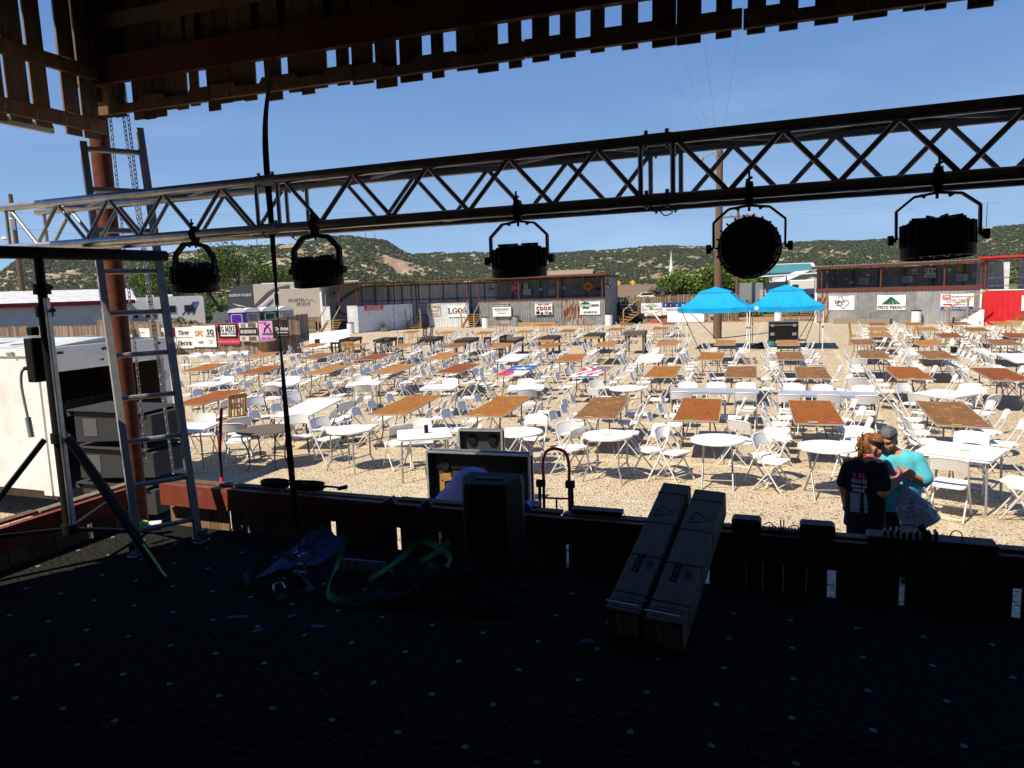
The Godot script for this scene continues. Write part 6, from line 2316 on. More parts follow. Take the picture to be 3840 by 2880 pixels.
func sign_board(called: String, label: String, at: Vector3, turn: float, w: float, h: float, m: Material, lines: Array, tilt := 0.0) -> Node3D:
	var t := thing(called, label, "sign", at, turn)
	var st := mb()
	box(st, Vector3.ZERO, V(w, h, 0.015), Transform3D(Basis(Vector3.BACK, tilt), Vector3.ZERO), 0.003)
	obj("plate", st, m, t)
	for l in lines:
		words(l[0], l[1], l[3], t, Transform3D(Basis(), V(0, l[2], 0.012)), "lettering", "Droid Sans", true, l[4] if l.size() > 4 else 1.0)
	return t

func ngon(r: float, n: int, a0: float) -> PackedVector2Array:
	var out := PackedVector2Array()
	for i in n:
		out.append(Vector2(cos(a0 + TAU * i / n), sin(a0 + TAU * i / n)) * r)
	return out

const UPRIGHT := Basis(Vector3.RIGHT, Vector3.BACK, Vector3.DOWN)      # lays a slab's polygon upright: local z -> down

func window_unit(label: String, at: Vector3, turn: float) -> void:
	var t := thing("air_conditioner", label, "air conditioner", at, turn, "window air conditioners in the booth walls")
	var st := mb()
	box(st, V(0, 0, 0), V(0.62, 0.44, 0.3), Transform3D(), 0.015)
	obj("body", st, M.paper, t)
	for i in 6:
		st = mb()
		box(st, V(-0.06, 0.13 - 0.05 * i, 0.156), V(0.42, 0.02, 0.012))
		obj("louvre", st, M.midgrey, t)

func planter(label: String, at: Vector3, turn: float, w: float, sd: int, spiky: float) -> void:
	var t := thing("planter_box", label, "planter", at, turn, "plank planter boxes along the booth fronts")
	for i in 2:
		var st := mb()
		box(st, V(0, 0.10 + 0.175 * i, 0.24), V(w, 0.17, 0.03), Transform3D(), 0.004)
		obj("plank", st, M.newwood if sd % 2 else M.fence[1], t)
	var st2 := mb()
	for e: float in [-1.0, 1.0]:
		box(st2, V(e * (w * 0.5 - 0.015), 0.185, 0.0), V(0.03, 0.34, 0.45))
	box(st2, V(0, 0.185, -0.23), V(w - 0.07, 0.34, 0.02))
	obj("end_board", st2, M.fence[0], t)
	st2 = mb()
	box(st2, V(0, 0.28, 0), V(w - 0.08, 0.06, 0.42))
	obj("soil", st2, M.bark, t)
	var r := RandomNumberGenerator.new()
	r.seed = sd
	st2 = mb()
	for i in int(26 * spiky):
		var b := V(r.randf_range(-0.4, 0.4) * w * 0.6, 0.3, r.randf_range(-0.12, 0.12))
		var tip := b + V(r.randfn() * 0.22, r.randf_range(0.2, 0.75), r.randfn() * 0.15)
		var sd2 := (tip - b).cross(V(r.randfn(), 0.2, r.randfn())).normalized() * 0.016
		var n := sd2.cross(tip - b).normalized()
		st2.set_color(Color(0.16, 0.19, 0.07) * r.randf_range(0.6, 1.2))
		tri(st2, b - sd2, b + sd2, tip, n, n, n)
	if spiky > 0.0:
		obj("grass_plant", st2, M.leaf, t)

func mid_booth() -> void:
	var a := Vector2(-24.4, 56.45)
	var b := Vector2(-13.45, 56.15)
	var xf := frame_ab(a, b)
	var l := (b - a).length()
	var t := thing("grey_booth", "long grey corrugated viewing booth with stop and dip signs inside", "booth", xf.origin)
	sheeting(t, xf, 0, l, 0.02, 2.12, [M.galv, M.galv, M.galv2, M.galv, M.galv_rust], 3, 0.2)
	sheeting(t, xf * Transform3D(Basis(), V(0, 0, -3.8)), 0, l + 0.1, 1.1, 3.85, [M.galv], 4, 0.2, 0.03, "back_panel")
	sheeting(t, xf * Transform3D(Basis(Vector3.UP, PI * 0.5), V(l, 0, 0)), 0, 3.8, 0.02, 3.8, [M.galv], 5, 0.14, 0.022, "end_panel")
	beams(t, "floor", xf, [[V(l * 0.5, 1.05, -1.9), V(l, 0.08, 3.75)]], M.darkwood)
	beams(t, "cap_rail", xf, [[V(l * 0.5, 2.17, 0.0), V(l + 0.1, 0.09, 0.14)]], M.oxide)
	beams(t, "roof_fascia", xf, [[V(l * 0.5, 4.02, 0.22), V(l + 0.3, 0.17, 0.05)], [V(l + 0.12, 3.9, -1.85), V(0.05, 0.17, 4.1)]], M.oxide)
	beams(t, "roof", xf * Transform3D(Basis(Vector3.RIGHT, -0.05), V(0, 4.04, 0.2)), [[V(l * 0.5, 0, -2.05), V(l + 0.26, 0.03, 4.2)]], M.rust)
	pole_of(t, "roof_post", xf, [0.05, 3.66, 7.07, 10.75], 2.2, 3.95, 0.02, 0.085, M.oxide)
	pole_of(t, "wall_stud", xf, [1.6, 4.2, 6.2, 8.3], 1.1, 3.8, -3.68, 0.09, M.midgrey)
	beams(t, "wall_girt", xf, [[V(l * 0.5, 2.35, -3.66), V(l, 0.07, 0.05)]], M.midgrey)
	var lm := mb()
	for i in 9:
		lathe(lm, [Vector2(0.0, -0.04), Vector2(0.035, -0.02), Vector2(0.03, 0.02), Vector2(0.0, 0.03)], 8, xf * Transform3D(Basis(), V(0.6 + 1.22 * i, 3.86, -0.1)))
	var lo := obj("string_bulbs", lm, M.paper, t)
	lo.transform = t.transform.affine_inverse()
	var w := PI * 0.0 + xf.basis.get_euler().y
	var zb := 59.86
	# signs on its back wall
	var s := thing("stop_sign", "red octagonal stop sign on the back wall of the grey booth", "sign", P(-22.30, 3.19, zb - 0.05), w)
	var st := mb()
	slab(st, ngon(0.50, 8, PI / 8.0), 0.012, Transform3D(UPRIGHT, V(0, 0, 0.0)))
	obj("border", st, M.signwhite, s)
	st = mb()
	slab(st, ngon(0.465, 8, PI / 8.0), 0.012, Transform3D(UPRIGHT, V(0, 0, 0.008)))
	obj("plate", st, M.red, s)
	words("STOP", 0.27, M.signwhite, s, Transform3D(Basis(), V(0, 0, 0.014)), "lettering", "Droid Sans", true, 0.85)
	s = thing("dip_sign", "yellow diamond road sign reading DIP on the grey booth's back wall", "sign", P(-15.76, 3.11, zb - 0.05), w)
	st = mb()
	slab(st, ngon(0.50, 4, 0.0), 0.012, Transform3D(UPRIGHT, Vector3.ZERO))
	obj("plate", st, M.yellow, s)
	words("DIP", 0.16, M.ink, s, Transform3D(Basis(), V(0, 0, 0.012)))
	window_unit("white air conditioner on the back wall of the grey booth", P(-18.96, 2.68, zb), w)
	var sm := [[-21.35, 3.32, 0.42, 0.46, M.beige, "tan framed poster right of the stop sign"], [-21.26, 2.80, 0.74, 0.52, M.paper, "white lettered board below the tan poster"], [-20.0, 3.0, 0.38, 0.20, M.paper, "small white plate left of the air conditioner"], [-19.73, 3.55, 0.28, 0.30, M.grey, "small grey plate high under the booth roof"], [-18.34, 3.55, 0.40, 0.20, M.yellow, "narrow yellow plate high on the grey booth wall"], [-16.77, 3.08, 0.24, 0.36, M.grey, "small poster left of the yellow diamond sign"], [-17.92, 3.06, 0.28, 0.18, M.paper, "white number plate in the middle of the booth wall"], [-14.9, 2.88, 0.30, 0.22, M.black, "small black plate right of the yellow diamond sign"], [-18.9, 3.35, 0.34, 0.18, M.grey, "grey number plate above the booth's air conditioner"], [-14.4, 3.3, 0.44, 0.26, M.orange, "orange tan plate at the right end of the booth wall"]]
	for q in sm:
		sign_board("wall_plate", q[5], P(q[0], q[1], zb - 0.06), w, q[2], q[3], q[4], [])
	fan("black fan with white blades at the right end of the grey booth", P(-13.3, 3.26, 56.6), 0.5, 0.36)
	fan("black fan with white blades at the left end of the grey booth", P(-23.9, 3.25, 58.0), -0.3, 0.34)
	# banners on its front
	var z := 56.13
	banner("insurance_banner", "white banner with a dark heading on the left of the grey booth front", P(-22.25, 1.36, z + 0.02), w, 1.66, 1.0, M.banner, [["MASON INSURANCE AGENCY", 0.10, 0, 0.40, M.signwhite, 0.72], ["ROSS MASON", 0.15, 0, 0.10, M.midgrey, 0.9, "Droid Serif"], ["325-573-2411", 0.08, 0, -0.22, M.midgrey]], [[0, 0.40, 1.62, 0.18, M.blackbanner], [0, -0.05, 1.1, 0.012, M.grey]])
	banner("cook_banner", "red, black and white banner in the middle of the grey booth front", P(-18.56, 1.46, z - 0.02), w, 1.5, 1.02, M.banner, [["RANDY & LEANNE", 0.10, 0, 0.30, M.ink, 0.8], ["COOK", 0.30, 0.03, -0.03, M.maroon, 1.1], ["COOK", 0.30, 0.0, 0.0, M.red, 1.1]], [[0, 0.43, 1.46, 0.12, M.greytop], [-0.5, -0.35, 0.30, 0.22, M.ink], [-0.15, -0.40, 0.22, 0.16, M.ink], [0.25, -0.36, 0.35, 0.20, M.grey], [0.58, -0.40, 0.20, 0.16, M.ink]])
	var g := banner("green_banner", "white banner with green cloud lettering and a phone number on the grey booth", P(-14.66, 1.40, z - 0.04), w, 1.66, 1.06, M.banner, [["Green", 0.24, -0.32, 0.22, M.signwhite, 0.85], ["SERVICES", 0.11, 0.42, 0.20, M.ink, 0.8], ["325-665-9145", 0.15, 0, -0.33, M.ink, 0.85]], [[0.42, 0.20, 0.66, 0.20, M.leg_grey]])
	st = mb()
	for q in [[-0.60, 0.26, 0.20], [-0.42, 0.30, 0.21], [-0.22, 0.28, 0.19], [-0.08, 0.22, 0.16], [-0.5, 0.12, 0.18], [-0.25, 0.10, 0.19]]:
		slab(st, ngon(q[2], 16, 0.0), 0.006, Transform3D(UPRIGHT, V(q[0], q[1], 0.014 + 0.0005 * q[2])))
	obj("cloud_shape", st, M.green, g)
	planter("long new timber planter in front of the grey booth's middle", P(-19.0, 0, 55.85), w, 3.3, 5, 0.5)
	barrel("grey ribbed barrel left of the long planter, darkest of the drums", -20.9, 55.8, M.galv)
	barrel("white barrel between the stairs and the grey booth's left end", -23.1, 54.6, M.white)
	barrel("white barrel at the right end of the grey booth", -13.1, 55.9, M.white)
	stairs("brown timber stairs at the right end of the grey booth", P(-12.3, 0, 57.2), -1.1, 1.0, 5, 0.19, 0.26, 1)
	# big dark board lying against the fence beside the stairs
	st = mb()
	box(st, Vector3.ZERO, V(1.5, 0.9, 0.04), Transform3D(Basis(Vector3.UP, -0.3) * Basis(Vector3.RIGHT, -0.5), P(-11.5, 0.42, 58.3)), 0.01)
	tag(obj("dark_board", st, M.blackmatt), "large black board leaning beside the brown stairs of the grey booth", "board")

func left_booth() -> void:
	var t := thing("white_booth", "white corrugated corner booth with three timber stairs and a for lease sign", "booth", P(-36, 0, 50.5))
	var segs := [[Vector2(-36.0, 50.5), Vector2(-32.1, 49.75), 2.2, 3.9], [Vector2(-32.1, 49.75), Vector2(-30.15, 55.2), 2.15, 3.95], [Vector2(-30.15, 56.5), Vector2(-25.5, 56.75), 2.1, 4.0]]
	var k := 0
	for g in segs:
		var xf := frame_ab(g[0], g[1])
		var l: float = (g[1] - g[0]).length()
		if k == 0:
			sheeting(t, xf, 0.0, 0.95, 0.02, 2.2, [M.whitesteel], 10, 0.16)
			sheeting(t, xf, 2.85, l, 0.02, 2.2, [M.whitesteel], 11, 0.16)
		else:
			sheeting(t, xf, 0.0 if k == 1 else 0.9, l, 0.02, g[2], [M.whitesteel], 12 + k, 0.16)
		beams(t, "cap_rail", xf, [[V(l * 0.5 if k else 0.48, g[2] + 0.02, 0.0), V(l if k else 0.96, 0.05, 0.08)]], M.oxide)
		beams(t, "floor", xf, [[V(l * 0.5, 1.05, -2.0), V(l, 0.08, 3.9)]], M.darkwood)
		beams(t, "roof_fascia", xf, [[V(l * 0.5, g[3], 0.25), V(l + 0.5, 0.14, 0.05)]], M.rust)
		var xs := []
		var n := int(l / 1.9)
		for i in n + 1:
			xs.append(l * i / n)
		pole_of(t, "roof_post", xf, xs, g[2], g[3], 0.0, 0.075, M.oxide)
		k += 1
	var x0 := frame_ab(segs[0][0], segs[0][1])
	beams(t, "corner_post", x0, [[V(0.0, 1.95, 0.02), V(0.22, 3.9, 0.12)]], M.whitesteel)
	sheeting(t, frame_ab(Vector2(-38.0, 55.2), Vector2(-36.0, 50.5)), 0, 5.1, 0.02, 3.8, [M.whitesteel], 30, 0.16, 0.04, "end_panel")
	var xb := frame_ab(Vector2(-38.0, 55.2), Vector2(-24.3, 60.6))
	var lb := 14.72
	sheeting(t, xb, 0, lb, 0.02, 3.85, [M.whitesteel], 31, 0.2, 0.05, "back_panel")
	var ys := []
	for i in 13:
		ys.append(lb * i / 12.0)
	pole_of(t, "wall_stud", xb, ys, 1.0, 3.85, 0.10, 0.08, M.midgrey)
	beams(t, "wall_girt", xb, [[V(lb * 0.5, 2.45, 0.15), V(lb, 0.07, 0.05)], [V(lb * 0.5, 3.72, 0.15), V(lb, 0.07, 0.05)]], M.midgrey)
	var rs := mb()
	slab(rs, PackedVector2Array([Vector2(-36.4, -50.1), Vector2(-31.9, -49.3), Vector2(-29.7, -55.3), Vector2(-24.2, -56.3), Vector2(-24.2, -60.9), Vector2(-38.5, -55.5)]), 0.05, Transform3D(Basis(), V(0, 4.03, 0)))
	obj("roof", rs, M.rust, t).transform = t.transform.affine_inverse()
	stairs("timber stairs with two handrails, leftmost of the booth stairs", P(-34.25, 0, 48.4), 0.19, 1.25, 6, 0.18, 0.27, 2)
	stairs("timber stairs with two handrails, second of the booth stairs", P(-29.55, 0, 54.2), 0.55, 1.2, 6, 0.18, 0.27, 2)
	stairs("timber stairs with two handrails between the white and grey booths", P(-25.0, 0, 55.3), 0.05, 1.15, 6, 0.18, 0.27, 2)
	var b := banner("lease_sign", "red sign reading space for lease, very affordable, on the white booth", P(-31.5, 1.98, 51.22), -1.22, 1.9, 0.44, M.red, [["SPACE FOR LEASE", 0.13, 0, 0.10, M.signwhite, 0.95], ["VERY AFFORDABLE", 0.13, 0, -0.10, M.signwhite, 0.95]], [], "sign")
	b.rotation.y = frame_ab(segs[1][0], segs[1][1]).basis.get_euler().y
	banner("faded_banner", "faded pinkish banner with a star heading on the white booth", P(-28.75, 1.50, 56.50), 0.05, 1.25, 1.0, M.beige, [["3 W", 0.16, 0.05, 0.30, M.maroon], ["RANCH & CATTLE", 0.09, 0, -0.05, M.midgrey]], [[-0.42, 0.28, 0.22, 0.26, M.grey], [0.45, 0.26, 0.2, 0.26, M.grey], [0, -0.30, 0.9, 0.04, M.grey], [0, -0.40, 0.7, 0.03, M.grey]])
	var lg := banner("letter_banner", "white banner with big black letters and a red shape on the white booth", P(-26.55, 1.40, 56.60), 0.05, 1.75, 1.05, M.banner, [["LGOS", 0.46, 0, 0.0, M.ink, 1.0, "Droid Serif"]], [])
	var st := mb()
	slab(st, PackedVector2Array([Vector2(-0.10, -0.14), Vector2(0.02, -0.16), Vector2(0.02, -0.05), Vector2(0.14, -0.03), Vector2(0.10, 0.08), Vector2(0.02, 0.14), Vector2(-0.03, 0.06), Vector2(-0.12, 0.02)]), 0.006, Transform3D(UPRIGHT, V(0.12, 0.0, 0.030)))
	obj("red_shape", st, M.red, lg)
	barrel("white barrel beside the leftmost timber stairs", -32.3, 48.9, M.white)
	planter("small dark planter with spiky plant at the white booth", P(-30.9, 0, 51.6), -1.0, 1.6, 4, 0.7)
	fan("black fan on a stand in the left end of the white booth", P(-36.6, 3.3, 53.2), 0.3, 0.42)
	fan("black fan with dark blades in the middle of the white booth", P(-30.9, 3.3, 59.3), 0.2, 0.36)
	# pallets stood on end beside it
	for q in [[-37.2, 50.3, 0.15, "wooden pallet stood on end left of the white booth"], [-38.3, 51.5, 0.5, "second wooden pallet behind the first, left of the white booth"]]:
		pallet(q[3], P(q[0], 0, q[1]), q[2])

func pallet(label: String, at: Vector3, turn: float) -> void:
	var p := thing("pallet", label, "pallet", at, turn, "pallets stood on end")
	for i in 7:
		var st := mb()
		box(st, V(0, 0.06 + 0.185 * i, 0.06), V(1.1, 0.11, 0.02), Transform3D(), 0.003)
		obj("board", st, M.fence[i % 3], p)
	for e: float in [-0.5, 0.0, 0.5]:
		var st := mb()
		box(st, V(e, 0.61, 0), V(0.045, 1.22, 0.09))
		obj("stringer", st, M.fence[1], p)

func right_booth() -> void:
	var a := Vector2(1.95, 55.6)
	var b := Vector2(11.1, 51.35)
	var xf := frame_ab(a, b)
	var l := (b - a).length()
	var w := xf.basis.get_euler().y
	var t := thing("rusty_booth", "long grey and rusty corrugated booth with a deep brown rail on the right", "booth", xf.origin)
	var r := RandomNumberGenerator.new()
	r.seed = 3
	sheeting(t, xf, 0.0, l, 0.02, 2.14, [M.galv, M.galv2, M.galv, M.galv_rust, M.galv2], 41, 0.2)
	sheeting(t, xf * Transform3D(Basis(), V(0, 0, -3.6)), 0, l - 1.2, 1.1, 3.75, [M.galv], 42, 0.14, 0.022, "back_panel")
	sheeting(t, xf * Transform3D(Basis(), V(0, 0, -3.58)), l - 1.2, l + 0.6, 1.1, 3.75, [M.whitesteel], 43, 0.2, 0.022, "back_panel")
	sheeting(t, xf * Transform3D(Basis(Vector3.UP, -PI * 0.5), V(0, 0, -3.6)), 0, 3.6, 0.02, 3.75, [M.galv], 44, 0.14, 0.022, "end_panel")
	beams(t, "edge_trim", xf, [[V(-0.03, 1.07, 0.03), V(0.16, 2.14, 0.05)], [V(l - 0.06, 1.07, 0.04), V(0.12, 2.14, 0.05)]], M.whitesteel)
	beams(t, "floor", xf, [[V(l * 0.5, 1.05, -1.8), V(l, 0.08, 3.5)]], M.darkwood)
	beams(t, "cap_rail", xf, [[V(l * 0.5, 2.28, 0.03), V(l + 0.05, 0.26, 0.10)]], M.oxide)
	beams(t, "roof_fascia", xf, [[V(l * 0.5, 3.86, 0.2), V(l + 0.6, 0.2, 0.05)]], M.oxide)
	beams(t, "roof", xf * Transform3D(Basis(Vector3.RIGHT, -0.03), V(0, 3.93, 0.2)), [[V(l * 0.5, 0, -1.95), V(l + 0.5, 0.03, 4.0)]], M.galv)
	sheeting(t, xf * Transform3D(Basis(Vector3.RIGHT, -PI * 0.5 - 0.03), V(0, 3.97, 0.22)), -0.2, l + 0.2, 0.0, 3.9, [M.whitesteel], 45, 0.24, 0.03, "roof_sheet")
	pole_of(t, "roof_post", xf, [0.35, 4.25, 8.0, l - 0.1], 2.4, 3.8, 0.02, 0.085, M.oxide)
	pole_of(t, "wall_stud", xf, [1.2, 2.9, 4.6, 6.4, 8.2], 1.1, 3.7, -3.48, 0.12, M.midgrey)
	var back := func(x: float, y: float) -> Vector3: return xf * V(x, y, -3.42)
	window_unit("white air conditioner, left one in the rusty booth", back.call(1.95, 2.82), w)
	window_unit("white air conditioner, middle one in the rusty booth", back.call(4.85, 2.84), w)
	window_unit("white air conditioner, right one in the rusty booth", back.call(8.1, 2.86), w)
	sign_board("route_sign", "black and white state route sign reading 214 Texas in the rusty booth", back.call(6.2, 3.24), w, 0.76, 0.72, M.ink, [])
	var s := get_child(get_child_count() - 1) as Node3D
	var st := mb()
	box(st, V(0, 0, 0.008), V(0.70, 0.66, 0.012), Transform3D(), 0.003)
	obj("face", st, M.signwhite, s)
	words("214", 0.26, M.ink, s, Transform3D(Basis(), V(0, 0.12, 0.017)), "lettering", "Droid Sans", true, 1.2)
	words("TEXAS", 0.13, M.ink, s, Transform3D(Basis(), V(0, -0.19, 0.017)))
	sign_board("shield_sign", "small black and white route 66 shield in the rusty booth", back.call(5.25, 3.36), w, 0.34, 0.32, M.signwhite, [["66", 0.17, -0.02, M.ink, 1.1]])
	sign_board("crossing_plate", "orange crossed plate left of the middle post in the rusty booth", back.call(3.25, 3.22), w, 0.30, 0.30, M.orange, [["X", 0.22, 0, M.ink]], 0.78)
	sign_board("yellow_plate", "yellow shield plate above the right air conditioner", back.call(8.0, 3.45), w, 0.26, 0.34, M.yellow, [["23", 0.12, 0.0, M.ink]])
	for q in [[0.7, 3.0, 0.26, 0.16, M.paper, "small white plate by the left post of the rusty booth"], [1.05, 2.75, 0.34, 0.18, M.paper, "white number plate low at the rusty booth's left"], [1.5, 3.35, 0.36, 0.18, M.grey, "grey number plate high at the rusty booth's left"], [2.2, 3.25, 0.30, 0.16, M.signwhite, "oval badge plate above the left air conditioner"], [4.2, 3.4, 0.34, 0.26, M.grey, "grey plate beside the middle post of the rusty booth"], [7.35, 3.40, 0.20, 0.20, M.signwhite, "round white disc plate left of the yellow shield"]]:
		sign_board("wall_plate", q[5], back.call(q[0], q[1]), w, q[2], q[3], q[4], [])
	for q in [[9.35, 3.40, 0.24, "large spoked wheel hung high in the rusty booth"], [8.85, 2.98, 0.17, "small spoked wheel hung low in the rusty booth"]]:
		var h := thing("hung_wheel", q[3], "wheel", back.call(q[0], q[1]), w, "wheels hung on the booth wall")
		st = mb()
		var pts := PackedVector3Array()
		for i in 24:
			pts.append(V(cos(TAU * i / 24.0), sin(TAU * i / 24.0), 0) * q[2])
		path(st, pts, 0.026, 6, true)
		obj("rim", st, M.paper, h)
		for i in 5:
			st = mb()
			var c := TAU * i / 5.0 + 0.3
			tube(st, Vector3.ZERO, V(cos(c), sin(c), 0) * q[2], 0.018, 6)
			obj("spoke", st, M.paper, h)
	st = mb()
	lathe(st, [Vector2(0.0, 0.0), Vector2(0.07, 0.0), Vector2(0.07, 0.36), Vector2(0.03, 0.42), Vector2(0.0, 0.42)], 12, Transform3D(Basis(), back.call(7.05, 2.62)))
	tag(obj("fire_extinguisher", st, M.maroon), "dark fire extinguisher right of the 214 sign", "fire extinguisher")
	var on := func(x: float, y: float) -> Vector3: return xf * V(x, y, 0.06)
	var tb := banner("texas_banner", "white banner with a red and black state outline on the rusty booth", on.call(1.75, 1.40), w, 1.72, 1.0, M.banner, [["Texan", 0.17, -0.12, 0.10, M.ink, 0.95, "Droid Serif"], ["LA", 0.20, -0.08, -0.08, M.maroon, 1.0, "Droid Serif"]], [])
	st = mb()
	var tx: Array[Vector2] = [Vector2(-0.18, 0.42), Vector2(0.06, 0.42), Vector2(0.06, 0.22), Vector2(0.30, 0.16), Vector2(0.46, 0.12), Vector2(0.46, -0.10), Vector2(0.30, -0.20), Vector2(0.20, -0.42), Vector2(0.02, -0.30), Vector2(-0.12, -0.18), Vector2(-0.26, -0.20), Vector2(-0.42, 0.0), Vector2(-0.18, 0.02)]
	for i in tx.size():
		var p := tx[i]
		var q := tx[(i + 1) % tx.size()]
		bar(st, V(p.x, p.y, 0.02), V(q.x, q.y, 0.02), 0.03, 0.006, Vector3.BACK)
	obj("state_outline", st, M.ink, tb)
	var pn := banner("peanut_banner", "white banner with black capitals under five green rays on the rusty booth", on.call(4.95, 1.40), w, 1.76, 1.0, M.banner, [["TRICO PEANUT", 0.18, 0, -0.32, M.ink, 0.95]], [])
	for i in 5:
		st = mb()
		var u0 := -0.62 + 1.24 * i / 5.0 + 0.02
		var u1 := -0.62 + 1.24 * (i + 1) / 5.0 - 0.02
		slab(st, PackedVector2Array([Vector2(u0 * 0.06, -0.36), Vector2(u1 * 0.06 + 0.004, -0.36), Vector2(u1, 0.12), Vector2(u0, 0.12)]), 0.006, Transform3D(UPRIGHT, V(0, 0, 0.022)))
		obj("ray", st, M.green, pn)
	banner("pump_banner", "white, red and blue pump sales banner beside the right stairs", on.call(8.75, 1.40), w, 1.82, 1.02, M.banner, [["TWS", 0.15, -0.58, 0.32, M.signwhite, 0.9], ["Well Pump Sales & Service", 0.075, 0.22, 0.32, M.maroon, 0.8], ["Oilfield Supplies - Pumps - Motors", 0.07, 0, 0.13, M.midgrey, 0.95], ["Valves - Products & Repair", 0.07, 0, 0.0, M.midgrey, 0.95], ["24 HR Service", 0.065, 0.2, -0.17, M.midgrey], ["3740 Garden City Hwy  432-683-5201", 0.07, 0, -0.39, M.signwhite, 0.8]], [[-0.58, 0.32, 0.46, 0.26, M.red], [-0.5, -0.17, 0.5, 0.09, M.red], [0, -0.39, 1.78, 0.18, M.blue]])
	planter("long low plank planter in front of the rusty booth", xf * V(3.4, 0, 0.75), w, 3.6, 2, 0.0)
	barrel("white barrel in front of the rusty booth, right of the long planter", 7.75, 52.4, M.white)
	barrel("white barrel behind the blue canopies at the fence opening", -0.6, 58.2, M.white)
	# stairs run along the front up to the red booth
	var sp := thing("plank_stairs", "dark plank stairs with a slanting handrail beside the red booth", "stairs", P(9.3, 0, 50.9), w)
	for i in 6:
		st = mb()
		box(st, V(0.30 * i, 0.17 * (i + 1) - 0.02, 0), V(0.32, 0.045, 1.0), Transform3D(), 0.004)
		obj("tread", st, M.fence[0], sp)
	st = mb()
	face(st, V(0.3, 0.0, 0.52), V(1.95, 0.0, 0.52), V(1.95, 0.98, 0.52), V(1.8, 0.98, 0.52), Vector3.BACK)
	obj("skirt", st, M.whitesteel, sp)
	st = mb()
	box(st, V(0.1, 0.55, 0.5), V(0.10, 1.1, 0.10), Transform3D(), 0.004)
	box(st, V(1.1, 1.0, 0.5), V(0.10, 1.1, 0.10), Transform3D(), 0.004)
	obj("post", st, M.fence[1], sp)
	st = mb()
	bar(st, V(-0.15, 0.98, 0.5), V(2.1, 2.16, 0.5), 0.09, 0.05, Vector3.BACK, 0.004)
	obj("handrail", st, M.newwood, sp)

func red_booth() -> void:
	var xf := frame_ab(Vector2(11.05, 50.9), Vector2(15.6, 46.6))
	var w := xf.basis.get_euler().y
	var l := 6.2
	var t := thing("red_booth", "booth with a bright red corrugated front at the right edge", "booth", xf.origin)
	sheeting(t, xf, 0, l, 0.02, 2.05, [M.redpaint], 51, 0.30, 0.018)
	sheeting(t, xf * Transform3D(Basis(), V(0, 0, -3.4)), 0, l, 1.1, 3.8, [M.whitesteel], 52, 0.16, 0.022, "back_panel")
	beams(t, "cap_rail", xf, [[V(l * 0.5, 2.09, 0.0), V(l, 0.06, 0.08)]], M.signwhite)
	beams(t, "floor", xf, [[V(l * 0.5, 1.05, -1.7), V(l, 0.08, 3.3)]], M.darkwood)
	beams(t, "roof_fascia", xf, [[V(l * 0.5, 4.02, 0.25), V(l + 0.4, 0.11, 0.05)]], M.redpaint)
	beams(t, "roof_underside", xf, [[V(l * 0.5, 3.90, 0.20), V(l + 0.3, 0.10, 0.05)]], M.oxide)
	beams(t, "roof", xf * Transform3D(Basis(Vector3.RIGHT, -0.03), V(0, 4.03, 0.2)), [[V(l * 0.5, 0, -1.9), V(l + 0.3, 0.03, 3.9)]], M.redpaint)
	pole_of(t, "roof_post", xf, [0.1, 2.9, 5.8], 2.1, 3.9, 0.02, 0.09, M.oxide)
	beams(t, "wall_girt", xf, [[V(l * 0.5, 2.8, -0.15), V(l, 0.05, 0.04)], [V(l * 0.5, 2.35, -0.15), V(l, 0.05, 0.04)]], M.midgrey)
	window_unit("white air conditioner in the red booth, left one", xf * V(1.15, 2.60, -3.3), w)
	window_unit("white air conditioner in the red booth, right one", xf * V(3.4, 2.60, -3.3), w)
	banner("maroon_letter_banner", "white banner with a maroon letter on the red booth, cut by the edge", xf * V(2.75, 1.32, 0.06), w, 1.1, 0.9, M.banner, [["M", 0.44, 0.0, -0.08, M.maroon, 1.2, "Droid Serif"], ["TEXAS", 0.09, -0.1, 0.33, M.ink]], [])
	planter("plank planter with tufted grass in front of the red booth", xf * V(2.6, 0, 0.6), w, 1.5, 7, 1.6)

